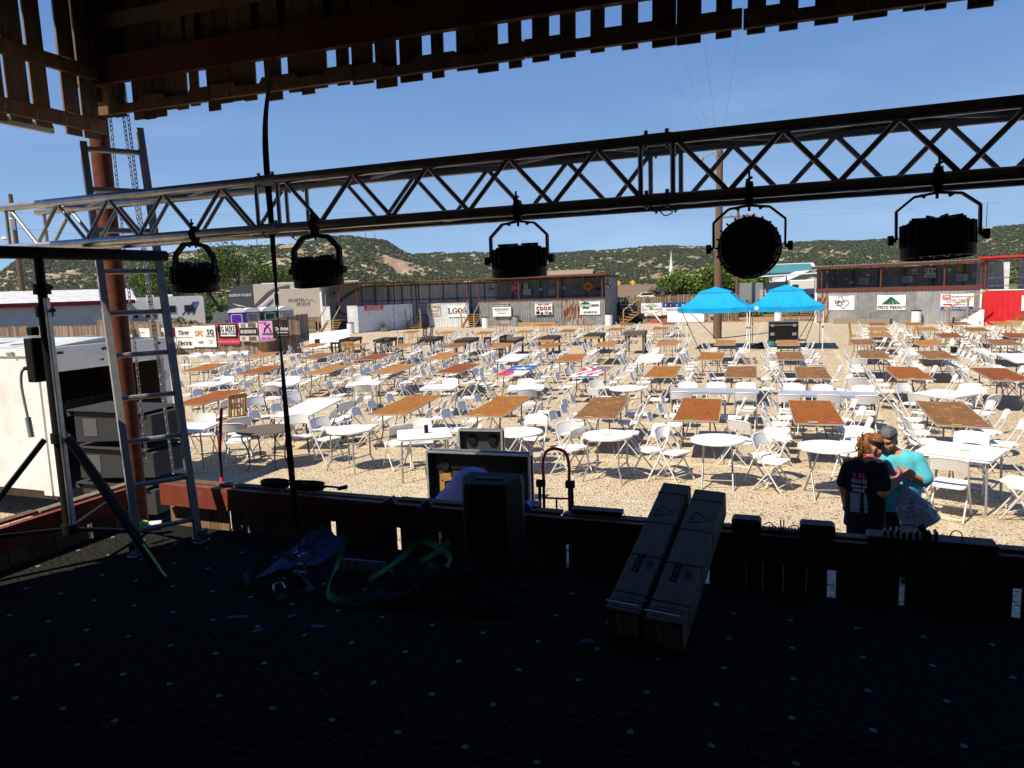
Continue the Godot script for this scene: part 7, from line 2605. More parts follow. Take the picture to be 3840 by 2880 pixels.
func fences() -> void:
	rng.seed = 91
	var runs := [[Vector2(-49.0, 31.6), Vector2(-27.6, 31.9)], [Vector2(-27.6, 31.9), Vector2(-34.6, 46.6)]]
	var lab := ["weathered dog eared picket fence hung with banners at the left", "weathered picket fence running back past the portable toilets"]
	var n := 0
	for r in runs:
		var xf := frame_ab(r[0], r[1])
		var l: float = (r[1] - r[0]).length()
		var t := thing("picket_fence", lab[n], "fence", xf.origin, xf.basis.get_euler().y)
		var pk := []
		for v in 3:
			var st := mb()
			slab(st, PackedVector2Array([Vector2(-0.068, 0), Vector2(0.068, 0), Vector2(0.068, -1.70 - 0.03 * v), Vector2(0.040, -1.745 - 0.03 * v), Vector2(-0.040, -1.745 - 0.03 * v), Vector2(-0.068, -1.70 - 0.03 * v)]), 0.016, Transform3D(UPRIGHT, V(0, 0, 0.008)))
			pk.append(st.commit())
		var x := 0.07
		while x < l:
			piece("picket", pk[rng.randi() % 3], M.fence[rng.randi() % 3], t, Transform3D(Basis(Vector3.BACK, rng.randf_range(-0.014, 0.014)), V(x, rng.randf_range(-0.02, 0.02), rng.randf_range(-0.006, 0.006))))
			x += 0.146
		var st2 := mb()
		for y: float in [0.35, 1.35]:
			box(st2, V(l * 0.5, y, -0.045), V(l, 0.09, 0.04))
		obj("rail", st2, M.fence[0], t)
		for i in int(l / 2.4) + 1:
			var st := mb()
			box(st, V(minf(i * 2.4 + 0.05, l), 0.85, -0.10), V(0.09, 1.7, 0.09))
			obj("post", st, M.fence[2], t)
		n += 1
	# the second, lower picket fence farther back, and a slatted one
	var t2 := thing("back_picket_fence", "second picket fence farther back, in front of the campers", "fence", P(-47, 0, 38.5), -0.5)
	for i in 110:
		var st := mb()
		box(st, V(i * 0.15, 0.95 + rng.randf_range(-0.03, 0.03), 0), V(0.125, 1.9, 0.018))
		obj("picket", st, M.fence[rng.randi() % 3], t2)
	# banners on the picket fence
	var z := 31.78
	banner("sky_banner", "blue banner with a pale cloud band, farthest left on the fence", P(-39.9, 1.12, z), 0, 2.2, 0.8, M.blue, [], [[0, 0.1, 2.1, 0.16, M.greytop], [0.2, -0.12, 1.6, 0.12, M.greytop]])
	banner("black_banner", "black banner with white lettering ending in oka on the fence", P(-36.5, 1.08, z), 0, 1.8, 0.85, M.blackbanner, [["oka", 0.30, 0.05, 0.0, M.signwhite, 1.0]])
	var cow := banner("cattle_banner", "white banner with a brindled bull in red and black on the fence", P(-34.55, 0.98, z), 0, 1.95, 1.15, M.banner, [], [[0.12, 0.10, 0.52, 0.26, M.midgrey], [0.44, 0.16, 0.16, 0.18, M.midgrey], [-0.08, -0.10, 0.07, 0.22, M.midgrey], [0.3, -0.10, 0.07, 0.22, M.midgrey], [-0.7, 0.3, 0.3, 0.05, M.red], [0.8, 0.3, 0.2, 0.05, M.red]])
	var st3 := mb()
	box(st3, V(0.12, 0.05, 0.022), V(0.34, 0.07, 0.008), Transform3D(Basis(Vector3.BACK, 0.2), Vector3.ZERO))
	obj("red_stroke", st3, M.red, cow)
	banner("electric_banner", "white electric firm banner with a maroon block on the fence", P(-32.45, 0.98, z), 0, 1.95, 1.24, M.banner, [["Ticer", 0.24, 0.30, 0.28, M.ink, 0.85, "Droid Serif"], ["Electric", 0.24, 0.34, -0.32, M.ink, 0.8, "Droid Serif"], ["E", 0.28, -0.60, -0.32, M.ink, 0.9, "Droid Serif"]], [[-0.58, 0.32, 0.5, 0.52, M.maroon], [0, 0.0, 1.85, 0.015, M.ink], [-0.28, -0.3, 0.012, 0.6, M.ink]])
	banner("bakery_banner", "white banner with orange letters left, black letters right, on the fence", P(-30.66, 1.04, z), 0, 1.62, 1.22, M.banner, [["SFC", 0.30, -0.36, 0.16, M.orange, 0.85], ["SQ", 0.28, 0.46, 0.24, M.ink, 1.0], ["BOBBY QUEEN", 0.09, 0.44, 0.0, M.midgrey, 0.7]], [[-0.3, -0.28, 0.4, 0.02, M.grey], [-0.3, -0.34, 0.44, 0.02, M.grey], [-0.3, -0.40, 0.3, 0.02, M.grey], [0.42, -0.25, 0.36, 0.02, M.grey], [0.42, -0.32, 0.3, 0.02, M.grey], [0.42, -0.40, 0.26, 0.02, M.grey]])
	banner("farm_store_banner", "red banner with black and white farm store panel on the fence", P(-28.95, 1.16, z), 0, 1.46, 1.16, M.red, [["BIG MIKE'S", 0.32, 0, 0.26, M.ink, 0.62], ["FARM STORE", 0.13, 0, 0.0, M.ink, 1.0], ["Stand. Honey. Don't Break, Bud", 0.09, 0, -0.43, M.pink, 0.8]], [[0, 0.14, 1.30, 0.78, M.ink], [0, 0.17, 1.06, 0.60, M.signwhite]])
	# keep the lettering in front of its panels
	var fs := get_child(get_child_count() - 1)
	for c in fs.get_children():
		if c.name.begins_with("lettering"):
			c.position.z = 0.034
		elif c.name == "printed_panel_2" or (c as MeshInstance3D).material_override == M.signwhite:
			c.position.z += 0.008
	banner("robinson_banner", "black and sepia banner with one long serif word on the fence", P(-27.5, 1.25, z - 0.05), 0, 1.26, 1.02, M.beige, [["ROBINSON", 0.19, 0, 0.02, M.signwhite, 0.72, "Droid Serif"]], [[0, 0.02, 1.22, 0.42, M.blackbanner], [-0.35, 0.37, 0.3, 0.2, M.grey], [0.25, 0.37, 0.5, 0.22, M.midgrey], [0.25, -0.36, 0.5, 0.22, M.midgrey], [-0.38, -0.36, 0.2, 0.2, M.grey]])
	for c in get_child(get_child_count() - 1).get_children():
		if c.name.begins_with("lettering"):
			c.position.z = 0.03
	var x2 := frame_ab(Vector2(-27.6, 31.9), Vector2(-34.6, 46.6))
	# this run is seen from its yard side, so its banners face back along the fence
	var f2 := Basis(Vector3.UP, 0.25)
	var pk2 := banner("pistol_banner", "pink banner with crossed revolvers above a dark ribbon", P(-26.25, 1.33, 31.75), 0.15, 1.02, 1.02, M.pink, [["Honor Kelly", 0.07, -0.22, 0.42, M.purple, 0.8], ["Wine, Gifts, Food", 0.08, 0.05, -0.42, M.purple, 0.9, "Droid Serif"]], [[0.05, -0.20, 0.74, 0.10, M.midgrey]])
	var st4 := mb()
	for e: float in [-1.0, 1.0]:
		bar(st4, V(e * 0.16, 0.36, 0.022 + 0.002 * e), V(-e * 0.12, 0.10, 0.022 + 0.002 * e), 0.05, 0.008, Vector3.BACK)
		bar(st4, V(-e * 0.12, 0.12, 0.022 + 0.002 * e), V(-e * 0.20, -0.10, 0.022 + 0.002 * e), 0.07, 0.008, Vector3.BACK)
	obj("crossed_revolvers", st4, M.ink, pk2)
	banner("solutions_banner", "black banner with a thin red triangle, rightmost on the fence", P(-25.35, 1.38, 31.75), 0.15, 0.98, 1.0, M.blackbanner, [["Tri-Point", 0.17, 0.06, 0.02, M.signwhite, 0.72, "Droid Serif"], ["Solutions Service", 0.07, 0.1, -0.18, M.signwhite, 0.8]], [[0.05, -0.08, 0.8, 0.015, M.red], [-0.05, 0.26, 0.02, 0.24, M.red], [0.05, 0.26, 0.02, 0.24, M.red], [0.1, -0.34, 0.6, 0.02, M.grey]])
	var ext := thing("picket_fence", "short picket fence end carrying the pink and the black banner", "fence", P(-27.6, 0, 31.9), 0.15)
	var pst := mb()
	slab(pst, PackedVector2Array([Vector2(-0.068, 0), Vector2(0.068, 0), Vector2(0.068, -1.76), Vector2(0.04, -1.81), Vector2(-0.04, -1.81), Vector2(-0.068, -1.76)]), 0.016, Transform3D(UPRIGHT, V(0, 0, 0.008)))
	var pm := pst.commit()
	for i in 21:
		piece("picket", pm, M.fence[rng.randi() % 3], ext, Transform3D(Basis(Vector3.BACK, rng.randf_range(-0.014, 0.014)), V(0.07 + i * 0.146, rng.randf_range(-0.02, 0.06), 0)))
	var rr := mb()
	for y: float in [0.35, 1.35]:
		box(rr, V(1.5, y, -0.045), V(3.0, 0.09, 0.04))
	obj("rail", rr, M.fence[0], ext)
	# pallet board fence at the back of the yard
	var bf := thing("pallet_fence", "weathered pallet board fence closing the back of the yard", "fence", P(-13.6, 0, 60.1))
	var x := 0.0
	while x < 9.9:
		var wd := rng.randf_range(0.09, 0.15)
		var st := mb()
		box(st, V(x + wd * 0.5, 1.06 + rng.randf_range(-0.06, 0.05), 0), V(wd, 2.1, 0.02), Transform3D(Basis(Vector3.BACK, rng.randf_range(-0.012, 0.012)), Vector3.ZERO))
		obj("board", st, M.fence[rng.randi() % 3], bf)
		x += wd + (rng.randf_range(0.03, 0.10) if rng.randf() < 0.7 else 0.01)
	var st := mb()
	for y: float in [0.12, 1.05, 1.25, 2.0]:
		box(st, V(5.0, y, -0.05), V(10.0, 0.09, 0.04))
	obj("rail", st, M.fence[0], bf)
	var pr := thing("rail_pallets", "pallet panels with level boards stacked behind the left canopy", "fence", P(-7.9, 0, 60.6))
	for i in 9:
		st = mb()
		box(st, V(1.2, 0.3 + 0.23 * i, 0), V(2.5, 0.11, 0.025))
		obj("board", st, M.fence[i % 3], pr)
	var lf := thing("low_fence", "low pale slatted fence right of the thick utility pole", "fence", P(-5.4, 0, 61.2))
	for i in 11:
		st = mb()
		box(st, V(i * 0.17, 0.42, 0), V(0.10, 0.84, 0.02))
		obj("board", st, M.fence[i % 3], lf)
	st = mb()
	for y: float in [0.2, 0.7]:
		box(st, V(0.85, y, -0.035), V(1.9, 0.09, 0.03))
	bar(st, V(0.9, 0.5, 0.03), V(1.9, 0.02, 0.2), 0.05, 0.02)
	obj("rail", st, M.fence[1], lf)
	for q in [[-0.1, 59.2, 0.1], [1.05, 59.0, -0.1]]:
		var c := thing("pallet_crate", "brown pallet stood up behind the right canopy, %s one" % ("left" if q[0] < 0 else "right"), "pallet", P(q[0], 0, q[1]), q[2], "pallets behind the right canopy")
		for i in 5:
			st = mb()
			box(st, V(0.4, 0.08 + 0.18 * i, 0.0), V(1.05, 0.10, 0.02))
			obj("board", st, M.fence[i % 3], c)
		for e: float in [-0.08, 0.4, 0.88]:
			st = mb()
			box(st, V(e, 0.44, -0.055), V(0.05, 0.88, 0.08))
			obj("stringer", st, M.fence[0], c)
	# banners on it
	banner("dark_list_banner", "black banner with white lines of lettering on the back fence", P(-12.55, 1.15, 59.9), 0, 1.55, 1.0, M.blackbanner, [["Farm Insurance", 0.11, 0.05, 0.36, M.signwhite, 0.9], ["and Crop Services", 0.09, 0, 0.08, M.signwhite, 0.8], ["Big Spring", 0.08, 0.3, -0.12, M.signwhite, 0.9], ["@ Farmers Mutual", 0.09, 0, -0.36, M.signwhite, 0.8]])
	var ov := banner("oval_banner", "white banner with an oval and a green tree on the back fence", P(-10.46, 1.05, 59.9), 0, 1.68, 1.06, M.banner, [["SALES", 0.09, -0.52, 0.0, M.ink, 0.9, "Droid Serif"], ["SERVICE", 0.09, 0.50, 0.0, M.ink, 0.8, "Droid Serif"], ["Medina Tree", 0.10, 0, 0.27, M.ink, 0.9, "Droid Serif"], ["432-393-5234", 0.09, 0.05, -0.45, M.ink]])
	st = mb()
	var el := PackedVector3Array()
	for i in 40:
		el.append(V(cos(TAU * i / 40.0) * 0.78, sin(TAU * i / 40.0) * 0.36 + 0.04, 0.02))
	path(st, el, 0.008, 4, true)
	obj("oval", st, M.ink, ov)
	st = mb()
	for q in [[0.0, 0.10, 0.12], [0.10, 0.06, 0.09], [-0.10, 0.05, 0.09]]:
		slab(st, ngon(q[2], 14, 0), 0.006, Transform3D(UPRIGHT, V(q[0], q[1], 0.02 + 0.001 * q[2])))
	obj("tree_mark", st, M.limegreen, ov)
	var fb := banner("social_banner", "white banner with a blue strip of small white icons on the back fence", P(-8.6, 1.07, 59.9), 0, 1.95, 1.0, M.banner, [["f", 0.20, -0.70, 0.30, M.signwhite], ["t", 0.18, -0.28, 0.30, M.signwhite], ["o", 0.16, 0.22, 0.30, M.signwhite], ["in", 0.16, 0.70, 0.30, M.signwhite], ["RANCH ARENA", 0.13, 0.0, -0.06, M.leg_grey]], [[0, 0.31, 1.9, 0.36, M.blue], [-0.28, 0.31, 0.28, 0.26, M.greytop], [-0.3, -0.30, 1.1, 0.02, M.grey]])
	for c in fb.get_children():
		if c.name.begins_with("lettering"):
			c.position.z = 0.03
	# big white board and a chair by the fence
	var wb := thing("white_board", "long white folding table stood on edge at the back fence", "table", P(-7.6, 0, 59.2), 0.03)
	st = mb()
	slab(st, rounded(2.9, 0.86, 0.06, 3), 0.05, Transform3D(Basis(Vector3.RIGHT, PI * 0.5 - 0.12), V(0, 0.43, 0)))
	obj("tabletop", st, M.white, wb)
	st = mb()
	box(st, V(1.0, 0.50, 0.012), V(0.5, 0.30, 0.01), Transform3D(Basis(Vector3.RIGHT, -0.12), Vector3.ZERO))
	obj("printed_label", st, M.ink, wb)
	var wc := make_chair("fence_chair", "white folding chair at the back fence right of the long white board", M.chair, M.chair_frame)
	wc.position = P(-5.6, 0.0, 60.0)
	# folded umbrella poles on a trolley
	var um := thing("red_trolley", "small red trolley with two long white poles by the back fence", "trolley", P(-9.7, 0, 58.3))
	st = mb()
	box(st, V(0, 0.12, 0), V(1.0, 0.12, 0.4), Transform3D(), 0.02)
	obj("deck", st, M.red, um)
	st = mb()
	tube(st, V(-0.45, 1.0, 0.3), V(0.5, 0.1, 1.2), 0.03, 6)
	tube(st, V(-0.35, 0.95, 0.2), V(0.35, 0.2, 0.8), 0.025, 6)
	obj("pole", st, M.signwhite, um)

func canopies() -> void:
	var k := 0
	for q in [[-3.13, "bright blue pop up canopy, left of the joined pair"], [-0.05, "bright blue pop up canopy, right of the joined pair"]]:
		var t := thing("canopy", q[1], "canopy", P(q[0], 0, 35.15), 0.0, "blue pop up canopies side by side")
		var w := 1.535
		var eave := 1.98
		var drop := 0.22
		var cap := 0.62
		var st := mb()
		var n := 8
		for side in 4:
			var bs := Basis(Vector3.UP, side * PI * 0.5)
			var f := func(u: float, v: float) -> Vector3:     # u along the side -1..1, v from the eave to the cap
				var hw := lerpf(w, cap, v)
				var y := lerpf(eave, 2.70, v) - 0.10 * sin(PI * v) - 0.05 * (1.0 - u * u) * (1.0 - v)
				return bs * V(u * hw, y, hw)
			for i in n:
				for j in 6:
					var u0 := -1.0 + 2.0 * i / n
					var u1 := -1.0 + 2.0 * (i + 1) / n
					var a: Vector3 = f.call(u0, j / 6.0)
					var b: Vector3 = f.call(u1, j / 6.0)
					var c: Vector3 = f.call(u1, (j + 1) / 6.0)
					var d: Vector3 = f.call(u0, (j + 1) / 6.0)
					face(st, a, b, c, d, bs * V(0, 1, 0.5))
				var e0: Vector3 = f.call(-1.0 + 2.0 * i / n, 0.0)
				var e1: Vector3 = f.call(-1.0 + 2.0 * (i + 1) / n, 0.0)
				var wv := V(0, -drop, 0)
				face(st, e0, e1, e1 + wv + bs.z * 0.02 * sin(i * 2.1), e0 + wv + bs.z * 0.02 * sin((i - 1) * 2.1), bs.z)
		obj("roof_cloth", st, M.canopy, t)
		st = mb()
		for side in 4:
			var bs := Basis(Vector3.UP, side * PI * 0.5)
			face(st, bs * V(-0.72, 2.66, 0.72), bs * V(0.72, 2.66, 0.72), bs * V(0.0, 2.88, 0.0), bs * V(0.0, 2.88, 0.0001), bs * V(0, 1, 0.6))
			face(st, bs * V(-0.72, 2.66, 0.72), bs * V(0.72, 2.66, 0.72), bs * V(0.72, 2.58, 0.73), bs * V(-0.72, 2.58, 0.73), bs.z)
		obj("vent_cap", st, M.canopy, t)
		for a: float in [-1.0, 1.0]:
			for b: float in [-1.0, 1.0]:
				st = mb()
				var in_ := 0.02 if (k == 0) == (a > 0) else 0.0
				box(st, V(a * (w - 0.03 - in_), 0.97, b * (w - 0.03)), V(0.036, 1.94, 0.036), Transform3D(), 0.003)
				box(st, V(a * (w - 0.03 - in_), 0.012, b * (w - 0.03)), V(0.11, 0.02, 0.11))
				obj("leg", st, M.signwhite, t)
				st = mb()
				box(st, V(a * (w - 0.03 - in_), 1.05, b * (w - 0.03)), V(0.055, 0.07, 0.055))
				obj("slider", st, M.black, t)
		st = mb()
		for side in 4:
			var bs := Basis(Vector3.UP, side * PI * 0.5)
			for e: float in [-1.0, 1.0]:
				tube(st, bs * V(-w * e, 1.92, w - 0.04), bs * V(0, 1.62, w - 0.05), 0.011, 5)
		obj("lattice", st, M.leg_grey, t)
		if k:
			st = mb()
			slab(st, ngon(0.09, 12, 0), 0.006, Transform3D(UPRIGHT, V(-1.2, 1.90, w + 0.02)))
			obj("round_mark", st, M.white, t)
		k += 1
	# guy straps at the ends
	for q in [[P(-4.5, 1.9, 33.6), P(-3.5, 0.0, 32.4), "dark guy strap slanting down from the left canopy, outer one"], [P(-4.2, 1.85, 33.7), P(-2.6, 0.0, 34.6), "dark guy strap slanting down inside the left canopy"], [P(1.35, 1.85, 36.4), P(0.35, 0.0, 36.0), "dark guy strap slanting down inside the right canopy"], [P(1.3, 1.6, 36.6), P(0.7, 0.0, 35.0), "red and black guy strap at the right canopy"]]:
		var st := mb()
		tube(st, q[0], q[1], 0.016, 5)
		tag(obj("guy_strap", st, M.black), q[2], "strap", "canopy guy straps")
	var c := flight_case("road_case", "big black road case with silver edges under the right canopy", P(-0.15, 0, 39.3), 1.42, 1.0, 0.75)
	var st := mb()
	box(st, V(0, 0.84, 0.376), V(1.40, 0.03, 0.02))
	obj("lid_seam", st, M.alu_dull, c)
	for x: float in [-0.52, 0.52]:
		st = mb()
		box(st, V(x, 0.82, 0.385), V(0.14, 0.13, 0.02), Transform3D(), 0.004)
		obj("latch", st, M.alu_dull, c)
		st = mb()
		box(st, V(x, 0.38, 0.385), V(0.20, 0.14, 0.02), Transform3D(), 0.004)
		box(st, V(x, 0.38, 0.398), V(0.13, 0.04, 0.01))
		obj("handle", st, M.alu_dull, c)
	st = mb()
	lathe(st, [Vector2(0.0, 0.0), Vector2(0.12, 0.0), Vector2(0.20, 0.09), Vector2(0.23, 0.20), Vector2(0.20, 0.32), Vector2(0.12, 0.39), Vector2(0.10, 0.43), Vector2(0.13, 0.46), Vector2(0.10, 0.45), Vector2(0.08, 0.38), Vector2(0.0, 0.2)], 20, Transform3D(Basis(), P(-0.66, 0.0, 34.6)))
	tag(obj("teal_vase", st, mat(Color(0.05, 0.16, 0.16), 0.3)), "rounded teal glazed vase on the gravel under the canopy", "vase")
	st = mb()
	for q in [[0.0, 0.10, 0.22], [0.22, 0.08, 0.18], [-0.2, 0.07, 0.15], [0.1, 0.2, 0.16]]:
		lathe(st, [Vector2(0.0, -q[2] * 0.5), Vector2(q[2], -q[2] * 0.3), Vector2(q[2] * 1.05, 0.1 * q[2]), Vector2(q[2] * 0.7, q[2] * 0.6), Vector2(0.0, q[2] * 0.75)], 10, Transform3D(Basis(), P(-1.15 + q[0], q[1], 34.75)))
	tag(obj("black_bag", st, M.blackmatt), "soft black bag slumped on the gravel beside the teal vase", "bag")

func utility_poles() -> void:
	var t := thing("utility_pole", "thick brown utility pole standing behind the blue canopies", "utility pole", P(-3.57, 0, 41.15))
	var st := mb()
	tube(st, V(0, -0.1, 0), V(0.10, 10.4, 0), 0.235, 16, 0.165)
	obj("pole", st, M.pole, t)
	st = mb()
	tube(st, V(-0.15, 10.0, 0.1), V(-0.75, 9.7, 0.3), 0.03, 6)
	lathe(st, [Vector2(0.0, 0.1), Vector2(0.12, 0.05), Vector2(0.16, -0.12), Vector2(0.0, -0.16)], 10, Transform3D(Basis(), V(-0.85, 9.7, 0.3)))
	obj("insulator", st, M.galv, t)
	st = mb()
	tube(st, V(0.15, 7.9, 0.1), V(0.5, 8.0, 0.3), 0.02, 6)
	lathe(st, [Vector2(0.05, 0.22), Vector2(0.07, 0.05), Vector2(0.22, -0.03), Vector2(0.0, -0.12)], 12, Transform3D(Basis(), V(0.55, 7.95, 0.3)))
	obj("yard_light", st, M.paper, t)
	t = thing("utility_pole", "thin utility pole with a crossarm, just right of the thick one and farther", "utility pole", P(-4.6, 0, 74.0))
	st = mb()
	tube(st, V(0, -0.1, 0), V(0.08, 9.9, 0), 0.17, 12, 0.12)
	obj("pole", st, M.pole, t)
	st = mb()
	box(st, V(0.05, 9.3, 0), V(3.3, 0.14, 0.12))
	obj("crossarm", st, M.fence[2], t)
	for x: float in [-1.5, -0.6, 0.9, 1.55]:
		st = mb()
		lathe(st, [Vector2(0.0, 0.0), Vector2(0.06, 0.0), Vector2(0.08, 0.1), Vector2(0.05, 0.22), Vector2(0.0, 0.24)], 8, Transform3D(Basis(), V(x, 9.37, 0)))
		obj("insulator", st, M.galv, t)
	st = mb()
	lathe(st, [Vector2(0.0, 0.0), Vector2(0.2, 0.0), Vector2(0.2, 0.6), Vector2(0.0, 0.66)], 12, Transform3D(Basis(), V(-0.32, 7.9, 0.1)))
	obj("transformer", st, M.paper, t)
	t = thing("utility_pole", "brown utility pole with transformer and lamp at the far left", "utility pole", P(-63.6, 0, 45.0))
	st = mb()
	tube(st, V(0, -0.1, 0), V(-0.1, 12.8, 0), 0.25, 12, 0.17)
	obj("pole", st, M.pole, t)
	st = mb()
	lathe(st, [Vector2(0.0, 0.0), Vector2(0.3, 0.0), Vector2(0.3, 0.9), Vector2(0.1, 1.0), Vector2(0.0, 1.0)], 12, Transform3D(Basis(), V(0.2, 9.7, 0.45)))
	obj("transformer", st, M.paper, t)
	st = mb()
	tube(st, V(0, 8.9, 0), V(-1.0, 9.1, 0.3), 0.04, 6)
	lathe(st, [Vector2(0.08, 0.2), Vector2(0.3, -0.05), Vector2(0.0, -0.15)], 12, Transform3D(Basis(), V(-1.1, 9.0, 0.3)))
	obj("yard_light", st, M.paper, t)
	# wires
	st = mb()
	path(st, smooth_pts([P(-63.8, 11.2, 45), P(-45, 11.0, 60), P(-25, 10.6, 68), P(-4.6, 9.6, 74), P(20, 9.8, 66)], 10), 0.012, 4)
	path(st, smooth_pts([P(-63.8, 9.9, 45), P(-50, 7.6, 62), P(-46, 6.9, 66)], 10), 0.014, 4)
	path(st, smooth_pts([P(-3.5, 10.0, 41.15), P(-24, 9.5, 52), P(-63.8, 11.6, 45)], 12), 0.010, 4)
	path(st, smooth_pts([P(-4.6, 9.6, 74), P(12, 8.7, 70), P(34, 8.6, 60)], 10), 0.014, 4)
	for q in [[-4.9, 60.0], [-3.9, 50.0], [-2.7, 50.0], [-1.2, 50.0]]:
		path(st, PackedVector3Array([P(-3.5, 9.8, 41.15), P(-3.5 + (q[0] + 3.5) * 1.2, 12.5, 20.0), P(q[0] * 1.0, 15.0, 2.0)]), 0.006, 4)
	tag(obj("overhead_wires", st, M.alu_dull), "thin overhead power lines strung between the utility poles", "wires")
	# radio masts along the ridge
	for q in [[-36.94, 5.5, "tall thin radio mast on the ridge left of the mesa"], [-39.84, 4.85, "radio mast on the ridge near the hanging strap"], [-38.6, 4.5, "short radio mast on the ridge between the taller two"], [-31.9, 4.75, "thin mast standing on the mesa top, left one"], [-31.2, 4.6, "thin mast standing on the mesa top, right one"], [12.2, 4.5, "thin radio mast on the right ridge"], [-43.6, 4.0, "small mast on the ridge above the left stage light"]]:
		var az := deg_to_rad(q[0])
		var base := hill_point(q[0], 830.0)
		var top := 3.09 + tan(deg_to_rad(q[1])) * 830.0
		st = mb()
		tube(st, V(sin(az) * 830.0, base.y - 2.0, -cos(az) * 830.0), V(sin(az) * 830.0, top, -cos(az) * 830.0), 0.55, 5, 0.3)
		tag(obj("radio_mast", st, M.midgrey), q[2], "mast", "radio masts on the ridge")
	for q in [[-27.9, 62, 260.0, 9.0, "slender dark pole in front of the cliff on the hill"], [-20.7, 40, 300.0, 8.0, "far pole behind the grey booth roof"], [-8.5, 300, 270.0, 8.5, "far pole right of the church"], [11.2, 40, 230.0, 9.5, "far utility pole at the right in front of the hill"], [-46.5, 40, 200.0, 8.0, "far pole behind the white shed roof"]]:
		var az := deg_to_rad(q[0])
		st = mb()
		tube(st, V(sin(az) * q[2], 0, -cos(az) * q[2]), V(sin(az) * q[2], q[3] * 1.15, -cos(az) * q[2]), 0.2, 6, 0.14)
		tag(obj("far_pole", st, M.pole), q[4], "pole", "far poles")

func gable(called: String, label: String, at: Vector3, turn: float, w: float, d: float, h: float, rise: float, wall: Material, roof: Material, cat := "house") -> Node3D:   # ridge along x
	var t := thing(called, label, cat, at, turn)
	var st := mb()
	box(st, V(0, h * 0.5, 0), V(w, h, d))
	for e: float in [-1.0, 1.0]:
		tri(st, V(e * w * 0.5, h, -d * 0.5), V(e * w * 0.5, h, d * 0.5), V(e * w * 0.5, h + rise, 0), V(e, 0, 0), V(e, 0, 0), V(e, 0, 0))
	obj("wall", st, wall, t)
	st = mb()
	for e: float in [-1.0, 1.0]:
		var a := V(-w * 0.5 - 0.3, h + rise + 0.05, 0)
		var b := V(w * 0.5 + 0.3, h + rise + 0.05, 0)
		var k := 1.0 + 0.6 / d
		var c := V(w * 0.5 + 0.3, h + rise - rise * k + 0.05, e * d * 0.5 * k)
		var c2 := V(-w * 0.5 - 0.3, h + rise - rise * k + 0.05, e * d * 0.5 * k)
		var n := V(0, 1, e * rise / d * 2.0).normalized()
		face(st, a, b, c, c2, n)
		face(st, a - n * 0.1, b - n * 0.1, c - n * 0.1, c2 - n * 0.1, -n)
		face(st, c, c2, c2 - n * 0.1, c - n * 0.1, V(0, -0.3, e))
	for e: float in [-1.0, 1.0]:
		for g: float in [-1.0, 1.0]:
			bar(st, V(e * (w * 0.5 + 0.31), h + rise, 0), V(e * (w * 0.5 + 0.31), h, g * d * 0.5), 0.04, 0.16, Vector3.RIGHT)
	obj("roof", st, roof, t)
	return t

func opening(t: Node3D, called: String, at: Vector3, w: float, h: float, m: Material, frame: Material) -> void:
	var st := mb()
	box(st, at, V(w + 0.16, h + 0.16, 0.08))
	var o := obj(called, st, frame, t)
	st = mb()
	box(st, at + V(0, 0, 0.035), V(w, h, 0.06))
	obj("pane", st, m, o)

